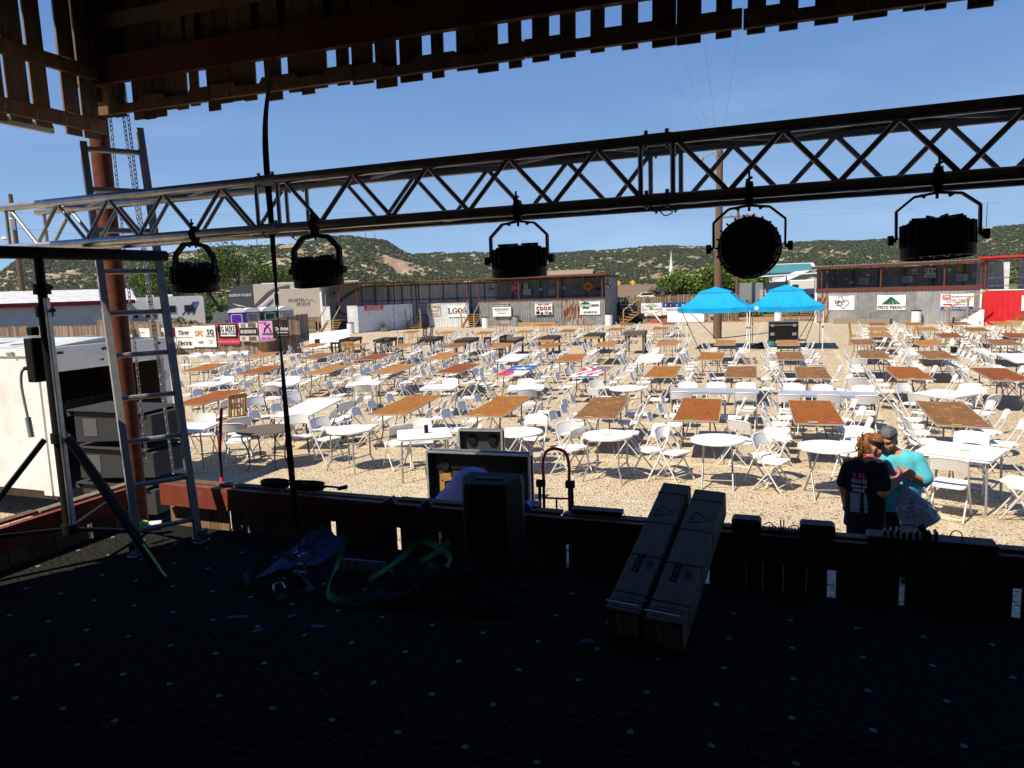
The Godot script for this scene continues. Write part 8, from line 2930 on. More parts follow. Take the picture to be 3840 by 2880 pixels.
func far_things() -> void:
	# metal shed beyond the fence
	var turn := frame_ab(Vector2(-57, 34), Vector2(-50.8, 42.4)).basis.get_euler().y
	var s := gable("metal_shed", "pale blue grey metal shed with a white roof and dark red fascia", P(-57.6, 0, 41.2), turn, 14.0, 9.0, 3.2, 1.0, M.shed, M.trailer_roof, "shed")
	var st := mb()
	box(st, V(0, 3.12, 4.9), V(14.4, 0.32, 0.08))
	obj("fascia", st, M.maroon, s)
	sheeting(s, s.transform * Transform3D(Basis(), V(-7.0, 0, 4.53)), 0, 14.0, 0.0, 2.95, [M.shed], 71, 0.3, 0.02)
	# fifth wheel camper
	camper_large()
	# smaller campers and a truck beyond the picket fence
	for q in [[-57.2, 50.4, 2.5, 6.0, 3.2, M.rvwhite, "white travel trailer with small square windows behind the ladder"], [-59.5, 57.0, 2.5, 7.0, 3.5, M.rvwhite, "white camper with blue and black stripes right of the ladder"], [-66.0, 60.0, 2.5, 6.5, 3.1, M.rvwhite, "far white camper roof left of the striped camper"]]:
		var tn := frame_ab(Vector2(0, 0), Vector2(0.74, 0.67)).basis.get_euler().y
		var t := thing("camper", q[6], "camper", P(q[0], 0, q[1]), tn, "campers parked beyond the fence")
		st = mb()
		slab(st, PackedVector2Array([Vector2(-q[3] * 0.5, -0.6), Vector2(q[3] * 0.5, -0.6), Vector2(q[3] * 0.5, -q[4] + 0.2), Vector2(q[3] * 0.5 - 0.2, -q[4]), Vector2(-q[3] * 0.5 + 0.5, -q[4]), Vector2(-q[3] * 0.5, -q[4] + 0.9)]), q[2], Transform3D(UPRIGHT, V(0, 0, q[2] * 0.5)))
		obj("body", st, q[5], t)
		for x: float in [-0.28, 0.05, 0.3]:
			opening(t, "window", V(x * q[3], q[4] - 1.25, q[2] * 0.5), 0.8, 0.55, M.glass, M.midgrey)
		st = mb()
		box(st, V(0, q[4] + 0.1, 0), V(1.2, 0.22, 0.8), Transform3D(), 0.05)
		obj("roof_unit", st, M.rvwhite, t)
		st = mb()
		if q[0] > -60 and q[0] < -58:
			for i in 3:
				bar(st, V(1.4 + i * 0.5, 1.6, q[2] * 0.5 + 0.012), V(2.6 + i * 0.2, 2.9, q[2] * 0.5 + 0.012), 0.12, 0.01, Vector3.BACK)
			obj("stripe", st, M.blue, t)
		else:
			bar(st, V(-q[3] * 0.45, 1.5, q[2] * 0.5 + 0.012), V(-q[3] * 0.1, 1.35, q[2] * 0.5 + 0.012), 0.16, 0.01, Vector3.BACK)
			obj("stripe", st, M.midgrey, t)
		for x: float in [-0.1, 0.08]:
			st = mb()
			tube(st, V(x * q[3] * 1.0, 0.36, q[2] * 0.5 - 0.25), V(x * q[3], 0.36, q[2] * 0.5), 0.36, 14)
			obj("wheel", st, M.black, t)
	car("pickup_truck", "dark pickup truck half hidden behind the picket fence", P(-52.0, 0, 56.5), -0.9, M.rvgrey, true)
	car("white_car", "small white car on the far road right of the grey booth", P(-24.4, 0, 138.0), 0.1, M.rvwhite, false)
	# speed sign
	var sg := thing("speed_sign", "white speed limit 45 sign on a thin post beyond the fence", "sign", P(-44.1, 0, 40.7), 0.75)
	st = mb()
	tube(st, V(0, 0, -0.02), V(0, 3.5, -0.02), 0.03, 6)
	obj("post", st, M.leg_grey, sg)
	st = mb()
	box(st, V(0, 3.2, 0.01), V(0.52, 0.70, 0.015), Transform3D(), 0.003)
	obj("plate", st, M.signwhite, sg)
	words("SPEED", 0.075, M.ink, sg, Transform3D(Basis(), V(0, 3.47, 0.025)))
	words("LIMIT", 0.075, M.ink, sg, Transform3D(Basis(), V(0, 3.36, 0.025)))
	words("45", 0.27, M.ink, sg, Transform3D(Basis(), V(0, 3.09, 0.025)))
	# portable toilets
	for q in [[-37.55, 42.3, M.purple, "purple portable toilet, leftmost of the row"], [-37.2, 43.3, M.grey, "grey portable toilet right of the purple one"], [-36.55, 44.4, M.green, "dark green portable toilet in the row"], [-35.75, 45.3, M.leg_grey, "light grey portable toilet, rightmost of the row"]]:
		var t := thing("portable_toilet", q[3], "portable toilet", P(q[0], 0, q[1]), 0.95 if q[2] != M.purple else 0.6, "portable toilets by the picket fence")
		st = mb()
		box(st, V(0, 1.05, 0), V(1.1, 2.1, 1.1), Transform3D(), 0.03)
		obj("cabin", st, q[2], t)
		st = mb()
		for i in 10:
			var a0 := PI * i / 10.0
			var a1 := PI * (i + 1) / 10.0
			var p0 := V(cos(a0) * 0.60, 2.08 + sin(a0) * 0.30, 0)
			var p1 := V(cos(a1) * 0.60, 2.08 + sin(a1) * 0.30, 0)
			var nn := V(cos((a0 + a1) * 0.5), sin((a0 + a1) * 0.5), 0)
			face(st, p0 + V(0, 0, 0.62), p1 + V(0, 0, 0.62), p1 - V(0, 0, 0.62), p0 - V(0, 0, 0.62), nn)
			for e: float in [-1.0, 1.0]:
				tri(st, p0 + V(0, 0, e * 0.62), p1 + V(0, 0, e * 0.62), V(0, 2.06, e * 0.62), V(0, 0, e), V(0, 0, e), V(0, 0, e))
		obj("roof", st, M.white, t)
		st = mb()
		box(st, V(0, 1.0, 0.56), V(0.66, 1.8, 0.03), Transform3D(), 0.01)
		obj("door", st, q[2], t)
		st = mb()
		for e: float in [-1.0, 1.0]:
			box(st, V(e * 0.36, 1.0, 0.565), V(0.05, 1.84, 0.04))
		box(st, V(0, 1.93, 0.565), V(0.77, 0.05, 0.04))
		obj("door_frame", st, M.paper, t)
	# church, houses and sheds far off
	var c := gable("church", "white church with a thin spire far beyond the field", P(-28.5, 0, 229.0), 0.15, 13.0, 8.0, 3.6, 2.2, M.rvwhite, M.trailer_roof, "church")
	st = mb()
	box(st, V(-5.2, 6.2, 0), V(1.4, 1.6, 1.4))
	lathe(st, [Vector2(0.75, 7.0), Vector2(0.4, 9.2), Vector2(0.0, 13.6)], 6, Transform3D(Basis(), V(-5.2, 0, 0)), true)
	obj("spire", st, M.rvwhite, c)
	for i in 4:
		opening(c, "window", V(-3.0 + 2.3 * i, 2.0, 4.0), 0.8, 1.4, M.glass, M.white)
	var hs := gable("grey_house", "small olive grey house with a white window in front of the church", P(-24.2, 0, 179.0), 1.62, 7.5, 5.6, 2.9, 1.6, M.greenhouse, M.midgrey)
	opening(hs, "window", V(2.3, 1.5, 2.8), 0.9, 1.2, M.glass, M.white)
	st = mb()
	box(st, V(3.76, 1.6, 0.0), V(0.06, 1.3, 1.1))
	obj("end_window", st, M.white, hs)
	var b1 := gable("teal_roof_building", "white building with a teal green roof right of the spotlight", P(-1.6, 0, 118.0), 0.2, 9.0, 7.0, 4.2, 1.2, M.rvwhite, M.tealroof)
	opening(b1, "window", V(1.0, 2.0, 3.5), 1.0, 1.0, M.glass, M.white)
	var b2 := gable("tan_house", "tan house with a white edged gable left of the right booth", P(1.7, 0, 96.0), 1.75, 8.0, 5.0, 3.0, 1.1, M.beige, M.rvwhite)
	opening(b2, "window", V(0.5, 1.6, 2.5), 1.0, 1.0, M.glass, M.white)
	var b3 := gable("white_barn", "long white metal building behind the thick utility pole", P(-2.8, 0, 132.0), 0.1, 13.0, 8.0, 4.6, 1.2, M.rvwhite, M.trailer_roof, "barn")
	opening(b3, "window", V(3.0, 2.0, 4.0), 1.2, 1.0, M.glass, M.white)
	var hb := thing("block_shed", "grey block shed with a louvred vent right of the mesquites", "shed", P(-2.5, 0, 78.0), 0.1)
	st = mb()
	box(st, V(0, 1.45, 0), V(4.2, 2.9, 3.0), Transform3D(), 0.01)
	obj("wall", st, M.leg_grey, hb)
	for i in 7:
		st = mb()
		box(st, V(0.3, 1.3 + 0.14 * i, 1.52), V(1.0, 0.08, 0.04))
		obj("louvre", st, M.paper, hb)
	st = mb()
	box(st, V(0.9, 0.3, 1.7), V(0.8, 0.6, 0.3))
	obj("black_bin", st, M.black, hb)
	var cp := thing("carport", "open white roofed carport left of the right booth", "carport", P(0.6, 0, 76.0), 0.1)
	st = mb()
	box(st, V(0, 3.6, 0), V(6.0, 0.12, 4.0), Transform3D(Basis(Vector3.BACK, 0.03), Vector3.ZERO))
	obj("roof", st, M.white, cp)
	for e: float in [-2.9, -0.9, 2.9]:
		st = mb()
		tube(st, V(e, 0, 1.9), V(e, 3.55, 1.9), 0.06, 6)
		obj("post", st, M.black, cp)
	var cg := thing("horse_trailer", "white boxy stock trailer parked under the carport", "trailer", P(1.35, 0, 80.0), 0.1)
	st = mb()
	box(st, V(0, 1.85, 0), V(2.3, 2.4, 2.0), Transform3D(), 0.08)
	obj("body", st, M.rvwhite, cg)
	st = mb()
	tube(st, V(0.7, 0.4, 0.8), V(0.7, 0.4, 1.05), 0.38, 14)
	obj("wheel", st, M.black, cg)
	opening(cg, "window", V(-0.7, 2.3, 1.0), 0.45, 0.45, M.glass, M.midgrey)
	# tan plank wall along the far road, road signs, the road itself
	var fw := thing("tan_wall", "long tan plank wall by the far road", "wall", P(-31.0, 0, 147.0), 0.05)
	st = mb()
	for i in 28:
		box(st, V(-6.0 + 0.45 * i, 1.6, 0.02 * (i % 2)), V(0.44, 3.2, 0.1))
	obj("planks", st, M.fence[1], fw)
	st = mb()
	sheet(st, -90, 60, -158, -150, 20, 2, func(_x, _z): return 0.03, func(_x, _z): return Color(0.22, 0.21, 0.2))
	struct(obj("road", st, M.soil))
	for q in [[-28.0, 140.0, 0.0], [-31.5, 143.0, 1.0]]:
		var ys := thing("warning_sign", "yellow diamond warning sign by the far road, %s one" % ("right" if q[2] == 0.0 else "left"), "sign", P(q[0], 0, q[1]), 0.25, "yellow road signs")
		st = mb()
		slab(st, ngon(0.55, 4, 0), 0.03, Transform3D(UPRIGHT, V(0, 3.6, 0)))
		obj("plate", st, M.yellow, ys)
		st = mb()
		tube(st, V(0, 0, -0.05), V(0, 3.6, -0.05), 0.05, 6)
		obj("post", st, M.leg_grey, ys)
	# rock outcrop roof seen above the grey booth: a low thatched shelter
	var th := gable("thatched_shelter", "low grey brown rough roof showing above the grey booth", P(-23.0, 0, 70.0), 0.05, 9.5, 6.0, 3.2, 1.55, M.bark, M.oldroof, "shelter")
	th.rotation.y = 0.05

func camper_large() -> void:
	# long side faces the yard; front cap at the left
	var turn := frame_ab(Vector2(-44.6, 48.9), Vector2(-36.5, 55.0)).basis.get_euler().y
	var t := thing("fifth_wheel_camper", "large beige and dark grey camper with a domed front, behind the fence", "camper", P(-40.5, 0, 53.3), turn)
	var d := 2.6
	var st := mb()
	slab(st, PackedVector2Array([Vector2(-3.3, -0.75), Vector2(5.4, -0.75), Vector2(5.4, -3.9), Vector2(5.1, -4.15), Vector2(-3.6, -4.25), Vector2(-3.6, -1.9), Vector2(-3.3, -1.7)]), d, Transform3D(UPRIGHT, V(0, 0, d * 0.5)))
	obj("body", st, M.beige, t)
	st = mb()
	slab(st, PackedVector2Array([Vector2(-5.6, -1.9), Vector2(-3.62, -1.9), Vector2(-3.62, -4.26), Vector2(-4.6, -4.22), Vector2(-5.3, -3.95), Vector2(-5.65, -3.4), Vector2(-5.75, -2.6)]), d + 0.04, Transform3D(UPRIGHT, V(0, 0, d * 0.5 + 0.02)))
	obj("front_cap", st, M.rvgrey, t)
	st = mb()
	box(st, V(1.2, 4.26, 0), V(8.2, 0.10, d - 0.1), Transform3D(), 0.03)
	obj("roof", st, M.rvwhite, t)
	for x: float in [-2.4, 1.6, 3.2]:
		st = mb()
		box(st, V(x, 4.45, 0), V(1.1 if x < 0 else 0.7, 0.3, 0.8), Transform3D(), 0.06)
		obj("roof_unit", st, M.black if x < 0 else M.rvwhite, t)
	# slide-out with its lettering
	st = mb()
	box(st, V(0.35, 2.5, d * 0.5 + 0.2), V(3.6, 2.5, 0.42), Transform3D(), 0.02)
	obj("slide_out", st, M.beige, t)
	opening(t, "window", V(-1.75, 2.9, d * 0.5 + 0.01), 0.34, 1.0, M.glass, M.rvwhite)
	words("NORTH", 0.28, M.midgrey, t, Transform3D(Basis(), V(-0.15, 2.75, d * 0.5 + 0.42)), "lettering", "Droid Serif", true, 0.9)
	words("POINT", 0.28, M.midgrey, t, Transform3D(Basis(), V(0.45, 2.40, d * 0.5 + 0.42)), "lettering", "Droid Serif", true, 0.9)
	st = mb()
	var mt := [V(0.5, 2.62, 0), V(0.75, 2.85, 0), V(0.95, 2.68, 0), V(1.15, 2.78, 0), V(1.45, 2.5, 0)]
	for i in 4:
		bar(st, mt[i] + V(0, 0, d * 0.5 + 0.42), mt[i + 1] + V(0, 0, d * 0.5 + 0.42), 0.03, 0.01, Vector3.BACK)
	obj("mountain_mark", st, M.midgrey, t)
	words("NORTH POINT", 0.22, M.signwhite, t, Transform3D(Basis(), V(-4.65, 3.35, d * 0.5 + 0.05)), "lettering", "Droid Sans", true, 0.85)
	st = mb()
	for i in 5:
		bar(st, V(-5.3 + 0.1 * i, 2.65 - 0.05 * i, d * 0.5 + 0.05), V(-4.5 + 0.06 * i, 2.45 - 0.03 * i, d * 0.5 + 0.05), 0.04, 0.01, Vector3.BACK)
	obj("bird_mark", st, M.signwhite, t)
	# swoosh stripes
	var sw := [[M.midgrey, [V(-3.6, 2.2, 0), V(-2.9, 2.9, 0), V(-2.0, 3.6, 0), V(-0.6, 3.95, 0)], 0.34], [M.rvwhite, [V(-3.6, 1.95, 0), V(-2.8, 2.6, 0), V(-1.9, 3.3, 0)], 0.22], [M.rvgrey, [V(-3.3, 1.75, 0), V(-2.5, 2.4, 0), V(-1.8, 3.0, 0)], 0.16], [M.rvgrey, [V(5.3, 3.6, 0), V(4.0, 2.9, 0), V(3.3, 2.1, 0), V(3.5, 1.6, 0)], 0.28], [M.midgrey, [V(3.4, 1.6, 0), V(4.2, 1.35, 0), V(5.3, 1.5, 0)], 0.16]]
	var zoff := 0.012
	for q in sw:
		st = mb()
		var sm := smooth_pts(q[1], 8)
		var pts := PackedVector3Array()
		var sides := PackedVector3Array()
		for i in sm.size():
			pts.append(sm[i] + V(0, 0, d * 0.5 + zoff))
			var dd := sm[mini(i + 1, sm.size() - 1)] - sm[maxi(i - 1, 0)]
			sides.append(Vector3.BACK.cross(dd).normalized())
		ribbon(st, pts, sides, q[2], 0.006)
		obj("stripe", st, q[0], t)
		zoff += 0.004
	for x: float in [1.4, 2.4]:
		st = mb()
		tube(st, V(x, 0.42, d * 0.5 - 0.3), V(x, 0.42, d * 0.5 + 0.02), 0.42, 16)
		obj("wheel", st, M.black, t)
	for x: float in [-2.0, 0.6, 3.6]:
		st = mb()
		box(st, V(x, 1.05, d * 0.5 + 0.01), V(1.4, 0.5, 0.02), Transform3D(), 0.004)
		obj("hatch", st, M.beige, t)

func car(called: String, label: String, at: Vector3, turn: float, m: Material, truck: bool) -> void:
	var t := thing(called, label, "truck" if truck else "car", at, turn)
	var st := mb()
	var low := PackedVector2Array([Vector2(-2.4, -0.45), Vector2(2.4, -0.45), Vector2(2.45, -0.8), Vector2(2.3, -1.05), Vector2(-2.4, -1.1), Vector2(-2.45, -0.7)])
	slab(st, low, 1.85, Transform3D(UPRIGHT, V(0, 0, 0.925)))
	obj("body", st, m, t)
	st = mb()
	var cab := PackedVector2Array([Vector2(-0.9, -1.05), Vector2(1.3, -1.05), Vector2(0.7, -1.75), Vector2(-0.8, -1.8)]) if truck else PackedVector2Array([Vector2(-2.0, -1.05), Vector2(1.3, -1.05), Vector2(0.6, -1.6), Vector2(-1.5, -1.65)])
	slab(st, cab, 1.6, Transform3D(UPRIGHT, V(0, 0, 0.8)))
	obj("cabin", st, m, t)
	st = mb()
	var win := PackedVector2Array()
	for p in cab:
		win.append(Vector2(p.x * 0.86, -1.12 + (p.y + 1.05) * 0.75))
	slab(st, win, 1.62, Transform3D(UPRIGHT, V(0, 0, 0.81)))
	obj("window", st, M.glass, t)
	for x: float in [-1.5, 1.5]:
		for e: float in [-1.0, 1.0]:
			st = mb()
			tube(st, V(x, 0.36, e * 0.70), V(x, 0.36, e * 0.94), 0.36, 14)
			obj("wheel", st, M.black, t)

# ---------- people ----------
# a body is a smooth union of tapered capsules, meshed as surface nets
func flesh(st: SurfaceTool, bones: Array, cell: float, k: float, cuts: Array = []) -> void:     # bone: [a, b, ra, rb]; cut: Plane, keeps what lies below it
	var lo := Vector3.ONE * 1e9
	var hi := -lo
	for b in bones:
		var m := Vector3.ONE * (maxf(b[2], b[3]) + 2.0 * cell + 0.3 * k)
		for p: Vector3 in [b[0], b[1]]:
			lo = lo.min(p - m); hi = hi.max(p + m)
	var n := Vector3i(((hi - lo) / cell).ceil()) + Vector3i.ONE
	var nx := n.x
	var nxy := n.x * n.y
	var d := PackedFloat32Array()
	d.resize(nxy * n.z)
	d.fill(1.0)
	for b in bones:
		var a: Vector3 = b[0]
		var ab: Vector3 = b[1] - a
		var ll := maxf(ab.length_squared(), 1e-9)
		var pad: float = maxf(b[2], b[3]) + k + 2.0 * cell
		var i0 := Vector3i(((a.min(b[1]) - Vector3.ONE * pad - lo) / cell).floor()).max(Vector3i.ZERO)
		var i1 := Vector3i(((a.max(b[1]) + Vector3.ONE * pad - lo) / cell).ceil()).min(n - Vector3i.ONE)
		for z in range(i0.z, i1.z + 1):
			for y in range(i0.y, i1.y + 1):
				var at := z * nxy + y * nx
				for x in range(i0.x, i1.x + 1):
					var p := lo + Vector3(x, y, z) * cell
					var t := clampf((p - a).dot(ab) / ll, 0.0, 1.0)
					var v := p.distance_to(a + ab * t) - lerpf(b[2], b[3], t)
					var o := d[at + x]
					var h := maxf(k - absf(v - o), 0.0) / k
					d[at + x] = minf(v, o) - h * h * k * 0.25
	for c: Plane in cuts:
		for z in n.z:
			for y in n.y:
				for x in nx:
					var i := z * nxy + y * nx + x
					d[i] = maxf(d[i], c.distance_to(lo + Vector3(x, y, z) * cell))
	var id := PackedInt32Array()
	id.resize(d.size())
	id.fill(-1)
	var vs := PackedVector3Array()
	var ns := PackedVector3Array()
	var off := [0, 1, nx, nx + 1, nxy, nxy + 1, nxy + nx, nxy + nx + 1]
	var edges := [[0, 1], [2, 3], [4, 5], [6, 7], [0, 2], [1, 3], [4, 6], [5, 7], [0, 4], [1, 5], [2, 6], [3, 7]]
	for z in n.z - 1:
		for y in n.y - 1:
			for x in nx - 1:
				var i := z * nxy + y * nx + x
				var neg := 0
				for o: int in off:
					if d[i + o] < 0.0:
						neg += 1
				if neg == 0 or neg == 8:
					continue
				var s := Vector3.ZERO
				var c := 0
				for e in edges:
					var u := d[i + off[e[0]]]
					var v := d[i + off[e[1]]]
					if (u < 0.0) != (v < 0.0):
						var q := u / (u - v)
						var ca := Vector3(e[0] & 1, (e[0] >> 1) & 1, (e[0] >> 2) & 1)
						var cb := Vector3(e[1] & 1, (e[1] >> 1) & 1, (e[1] >> 2) & 1)
						s += ca.lerp(cb, q)
						c += 1
				id[i] = vs.size()
				vs.append(lo + (Vector3(x, y, z) + s / c) * cell)
				ns.append(Vector3(d[i + 1] - d[i] + d[i + off[7]] - d[i + off[6]], d[i + nx] - d[i] + d[i + off[7]] - d[i + off[5]], d[i + nxy] - d[i] + d[i + off[7]] - d[i + off[3]]).normalized())
	for z in range(1, n.z - 1):
		for y in range(1, n.y - 1):
			for x in range(1, nx - 1):
				var i := z * nxy + y * nx + x
				for ax in 3:
					var s: int = [1, nx, nxy][ax]
					if (d[i] < 0.0) == (d[i + s] < 0.0):
						continue
					var u: int = [nx, nxy, 1][ax]
					var v: int = [nxy, 1, nx][ax]
					var q := [id[i], id[i - u], id[i - u - v], id[i - v]]
					if q.min() < 0:
						continue
					tri(st, vs[q[0]], vs[q[1]], vs[q[2]], ns[q[0]], ns[q[1]], ns[q[2]])
					tri(st, vs[q[0]], vs[q[2]], vs[q[3]], ns[q[0]], ns[q[2]], ns[q[3]])

func hand(st: SurfaceTool, wrist: Vector3, dir: Vector3, palm: Vector3, curl: float, side: float) -> void:    # dir: along the hand; palm: where the palm faces; side +1: thumb on dir x palm
	var y := dir.normalized()
	var z := (palm - y * palm.dot(y)).normalized()
	var x := y.cross(z) * side
	var b := []
	for i in 4:
		var o := (i - 1.5) * 0.019
		var root := wrist + y * (0.085 - 0.004 * absf(i - 1.2)) + x * -o
		b.append([wrist + y * 0.015 + x * -o * 0.55, root, 0.014, 0.0115])
		var l: float = [0.068, 0.078, 0.072, 0.055][i]
		var p := root
		var a := 0.15 + 0.05 * i
		for j in 3:
			a += curl * (0.35 + 0.12 * j)
			var q: Vector3 = p + (y * cos(a) + z * sin(a) + x * -o * 0.6) * l * [0.45, 0.32, 0.26][j]
			b.append([p, q, 0.0092 - 0.0008 * j, 0.0086 - 0.0010 * j])
			p = q
	var t0 := wrist + y * 0.025 + x * 0.022
	var t1 := t0 + (y * 0.7 + x * 0.75 + z * 0.25).normalized() * 0.042
	var t2 := t1 + (y * 0.9 + x * 0.35 + z * (0.3 + curl * 0.5)).normalized() * 0.032
	b.append([wrist, t0, 0.018, 0.014])
	b.append([t0, t1, 0.0125, 0.0105])
	b.append([t1, t2, 0.0100, 0.0080])
	flesh(st, b, 0.0045, 0.008)

func face_bones(c: Vector3, look: Vector3, up: Vector3) -> Array:
	var z := look.normalized()
	var x := up.cross(z).normalized()
	var y := z.cross(x)
	var f := func(a: float, b: float, e: float) -> Vector3: return c + x * a + y * b + z * e
	return [
		[f.call(0, 0.035, -0.025), f.call(0, 0.030, 0.012), 0.082, 0.078], [f.call(0, -0.02, 0.015), f.call(0, -0.070, 0.045), 0.064, 0.040], [f.call(0, -0.082, 0.055), f.call(0, -0.090, 0.058), 0.026, 0.024],
		[f.call(0, 0.015, 0.088), f.call(0, -0.028, 0.108), 0.010, 0.0145], [f.call(-0.012, -0.032, 0.092), f.call(0.012, -0.032, 0.092), 0.010, 0.010], [f.call(-0.018, -0.062, 0.084), f.call(0.018, -0.062, 0.084), 0.009, 0.009], [f.call(-0.035, 0.036, 0.078), f.call(0.035, 0.036, 0.078), 0.013, 0.013],
		[f.call(-0.080, -0.005, -0.008), f.call(-0.083, -0.035, -0.004), 0.015, 0.010], [f.call(0.080, -0.005, -0.008), f.call(0.083, -0.035, -0.004), 0.015, 0.010], [f.call(-0.045, -0.02, 0.06), f.call(-0.03, -0.05, 0.06), 0.026, 0.024], [f.call(0.045, -0.02, 0.06), f.call(0.03, -0.05, 0.06), 0.026, 0.024]]

func eyes(t: Node3D, c: Vector3, look: Vector3, up: Vector3) -> void:
	var z := look.normalized()
	var x := up.cross(z).normalized()
	var y := z.cross(x)
	for e: float in [-1.0, 1.0]:
		var st := mb()
		var o := c + x * e * 0.032 + y * 0.012 + z * 0.078
		lathe(st, [Vector2(0.011, 0.0), Vector2(0.008, 0.007), Vector2(0.0, 0.010)], 10, Transform3D(Basis(x, z, y), o))
		obj("eye", st, M.white, t)
		st = mb()
		lathe(st, [Vector2(0.005, 0.008), Vector2(0.0, 0.0105)], 8, Transform3D(Basis(x, z, y), o))
		obj("iris", st, M.ink, t)

func V(a: float, b: float, c: float) -> Vector3: return Vector3(a, b, c)

func people() -> void:
	var up := Vector3.UP
	# --- woman in the black shirt: her back to the stage, face turned right and away ---
	var o := P(0.75, 0, 7.62)
	var turn := atan2(-o.x, -o.z)
	var t := thing("person", "person in a black tour shirt and visor with auburn ponytail, back to the stage", "person", o, turn)
	var hc := V(0.045, 1.455, -0.02)
	var look := V(0.94, -0.28, -0.30)
	var bones := [[V(-0.05, 0.92, 0), V(-0.05, 1.25, 0), 0.10, 0.10], [V(0.05, 0.92, 0), V(0.05, 1.25, 0.02), 0.10, 0.10], [V(-0.13, 1.285, -0.02), V(0.11, 1.285, 0.04), 0.055, 0.055], [V(0.0, 1.30, 0), V(0.03, 1.40, -0.01), 0.052, 0.048],
		[V(-0.155, 1.27, -0.02), V(-0.20, 1.04, 0.0), 0.048, 0.040], [V(-0.20, 1.04, 0.0), V(-0.185, 0.87, -0.03), 0.038, 0.028],
		[V(0.125, 1.27, 0.05), V(0.150, 1.055, 0.13), 0.048, 0.041], [V(0.150, 1.055, 0.13), V(0.310, 1.20, 0.05), 0.040, 0.027],
		[V(-0.075, 0.90, 0.02), V(-0.085, 0.48, 0.02), 0.085, 0.058], [V(-0.085, 0.48, 0.02), V(-0.085, 0.09, 0.04), 0.058, 0.038], [V(0.075, 0.90, -0.02), V(0.085, 0.48, -0.02), 0.085, 0.058], [V(0.085, 0.48, -0.02), V(0.085, 0.09, 0.0), 0.058, 0.038]]
	var st := mb()
	flesh(st, bones, 0.016, 0.05)
	flesh(st, face_bones(hc, look, up) + [[V(0.01, 1.36, 0), hc + V(0.0, -0.05, 0.0), 0.046, 0.05]], 0.0065, 0.022)
	hand(st, V(0.310, 1.20, 0.05), V(0.8, 0.35, -0.3), V(-0.3, -0.3, -0.8), 1.1, -1.0)
	hand(st, V(-0.185, 0.87, -0.03), V(0.1, -1, -0.05), V(0.8, 0, -0.5), 0.7, 1.0)
	obj("body", st, M.skin, t)
	eyes(t, hc, look, up)
	st = mb()
	var tee := [[V(-0.058, 0.62, 0), V(-0.05, 0.92, 0), 0.138, 0.126], [V(-0.05, 0.92, 0), V(-0.055, 1.24, 0), 0.126, 0.115], [V(0.058, 0.62, 0), V(0.045, 0.92, 0.01), 0.138, 0.126], [V(0.045, 0.92, 0.01), V(0.05, 1.24, 0.02), 0.126, 0.115], [V(-0.135, 1.275, -0.02), V(0.11, 1.275, 0.04), 0.066, 0.066], [V(-0.15, 1.26, -0.02), V(-0.195, 1.09, 0.0), 0.066, 0.072], [V(0.125, 1.26, 0.05), V(0.148, 1.10, 0.11), 0.066, 0.074]]
	for i in 7:      # folds hanging from the shoulders
		var a := -0.14 + 0.047 * i
		tee.append([V(a, 0.64, 0.105 - absf(a) * 0.3 + 0.008 * (i % 2)), V(a * 0.7, 1.0 - 0.05 * (i % 3), 0.098 - absf(a) * 0.2), 0.022, 0.012])
	flesh(st, tee, 0.012, 0.03, [Plane(V(0, -1, 0), -0.665)])
	obj("shirt", st, M.shirtblack, t)
	# the print on the back of the shirt
	var pr := [["E KE", 0.045, 1.20, M.hotpink], ["MAN", 0.045, 1.145, M.pink], ["TOUR OF", 0.026, 1.092, M.paper], ["FOUR", 0.032, 1.052, M.paper]]
	for q in pr:
		words(q[0], q[1], q[3], t, Transform3D(Basis(Vector3.UP, -0.12), V(-0.06, q[2], 0.142)), "shirt_print", "Droid Sans", true, 0.9)
	st = mb()
	var rr := RandomNumberGenerator.new()
	rr.seed = 4
	for i in 15:
		var w := rr.randf_range(0.075, 0.10)
		box(st, V(-0.075, 1.015 - 0.0125 * i, 0.142 + 0.0006 * i), V(w, 0.005, 0.004), Transform3D(Basis(Vector3.UP, -0.1), Vector3.ZERO))
		box(st, V(-0.003 + 0.004 * (i / 4), 1.015 - 0.0125 * i, 0.144 + 0.0006 * i), V(rr.randf_range(0.022, 0.035), 0.005, 0.004))
	obj("tour_list", st, M.paper, t)
	st = mb()
	flesh(st, [[V(-0.04, 0.84, 0), V(-0.04, 0.90, 0), 0.115, 0.11], [V(0.04, 0.84, 0), V(0.04, 0.90, 0), 0.115, 0.11], [V(-0.078, 0.86, 0.0), V(-0.088, 0.48, 0.02), 0.098, 0.072], [V(-0.088, 0.48, 0.02), V(-0.088, 0.07, 0.04), 0.075, 0.062], [V(0.078, 0.86, 0.0), V(0.088, 0.48, -0.02), 0.098, 0.072], [V(0.088, 0.48, -0.02), V(0.088, 0.07, 0.0), 0.075, 0.062]], 0.02, 0.03)
	obj("trousers", st, M.denim, t)
	st = mb()
	for e: float in [-1.0, 1.0]:
		tube(st, V(e * 0.087, 0.045, 0.06), V(e * 0.087 + 0.04, 0.045, -0.12), 0.048, 10, 0.038)
	obj("shoe", st, M.black, t)
	# hair with a curly ponytail, visor, magenta collar
	st = mb()
	flesh(st, [[hc + V(-0.03, 0.045, 0.0), hc + V(0.02, 0.06, -0.01), 0.088, 0.078], [hc + V(-0.055, 0.0, 0.01), hc + V(-0.03, -0.03, 0.02), 0.062, 0.050]], 0.009, 0.02)
	var zz := look.normalized()
	var xx := up.cross(zz).normalized()
	var yy := zz.cross(xx)
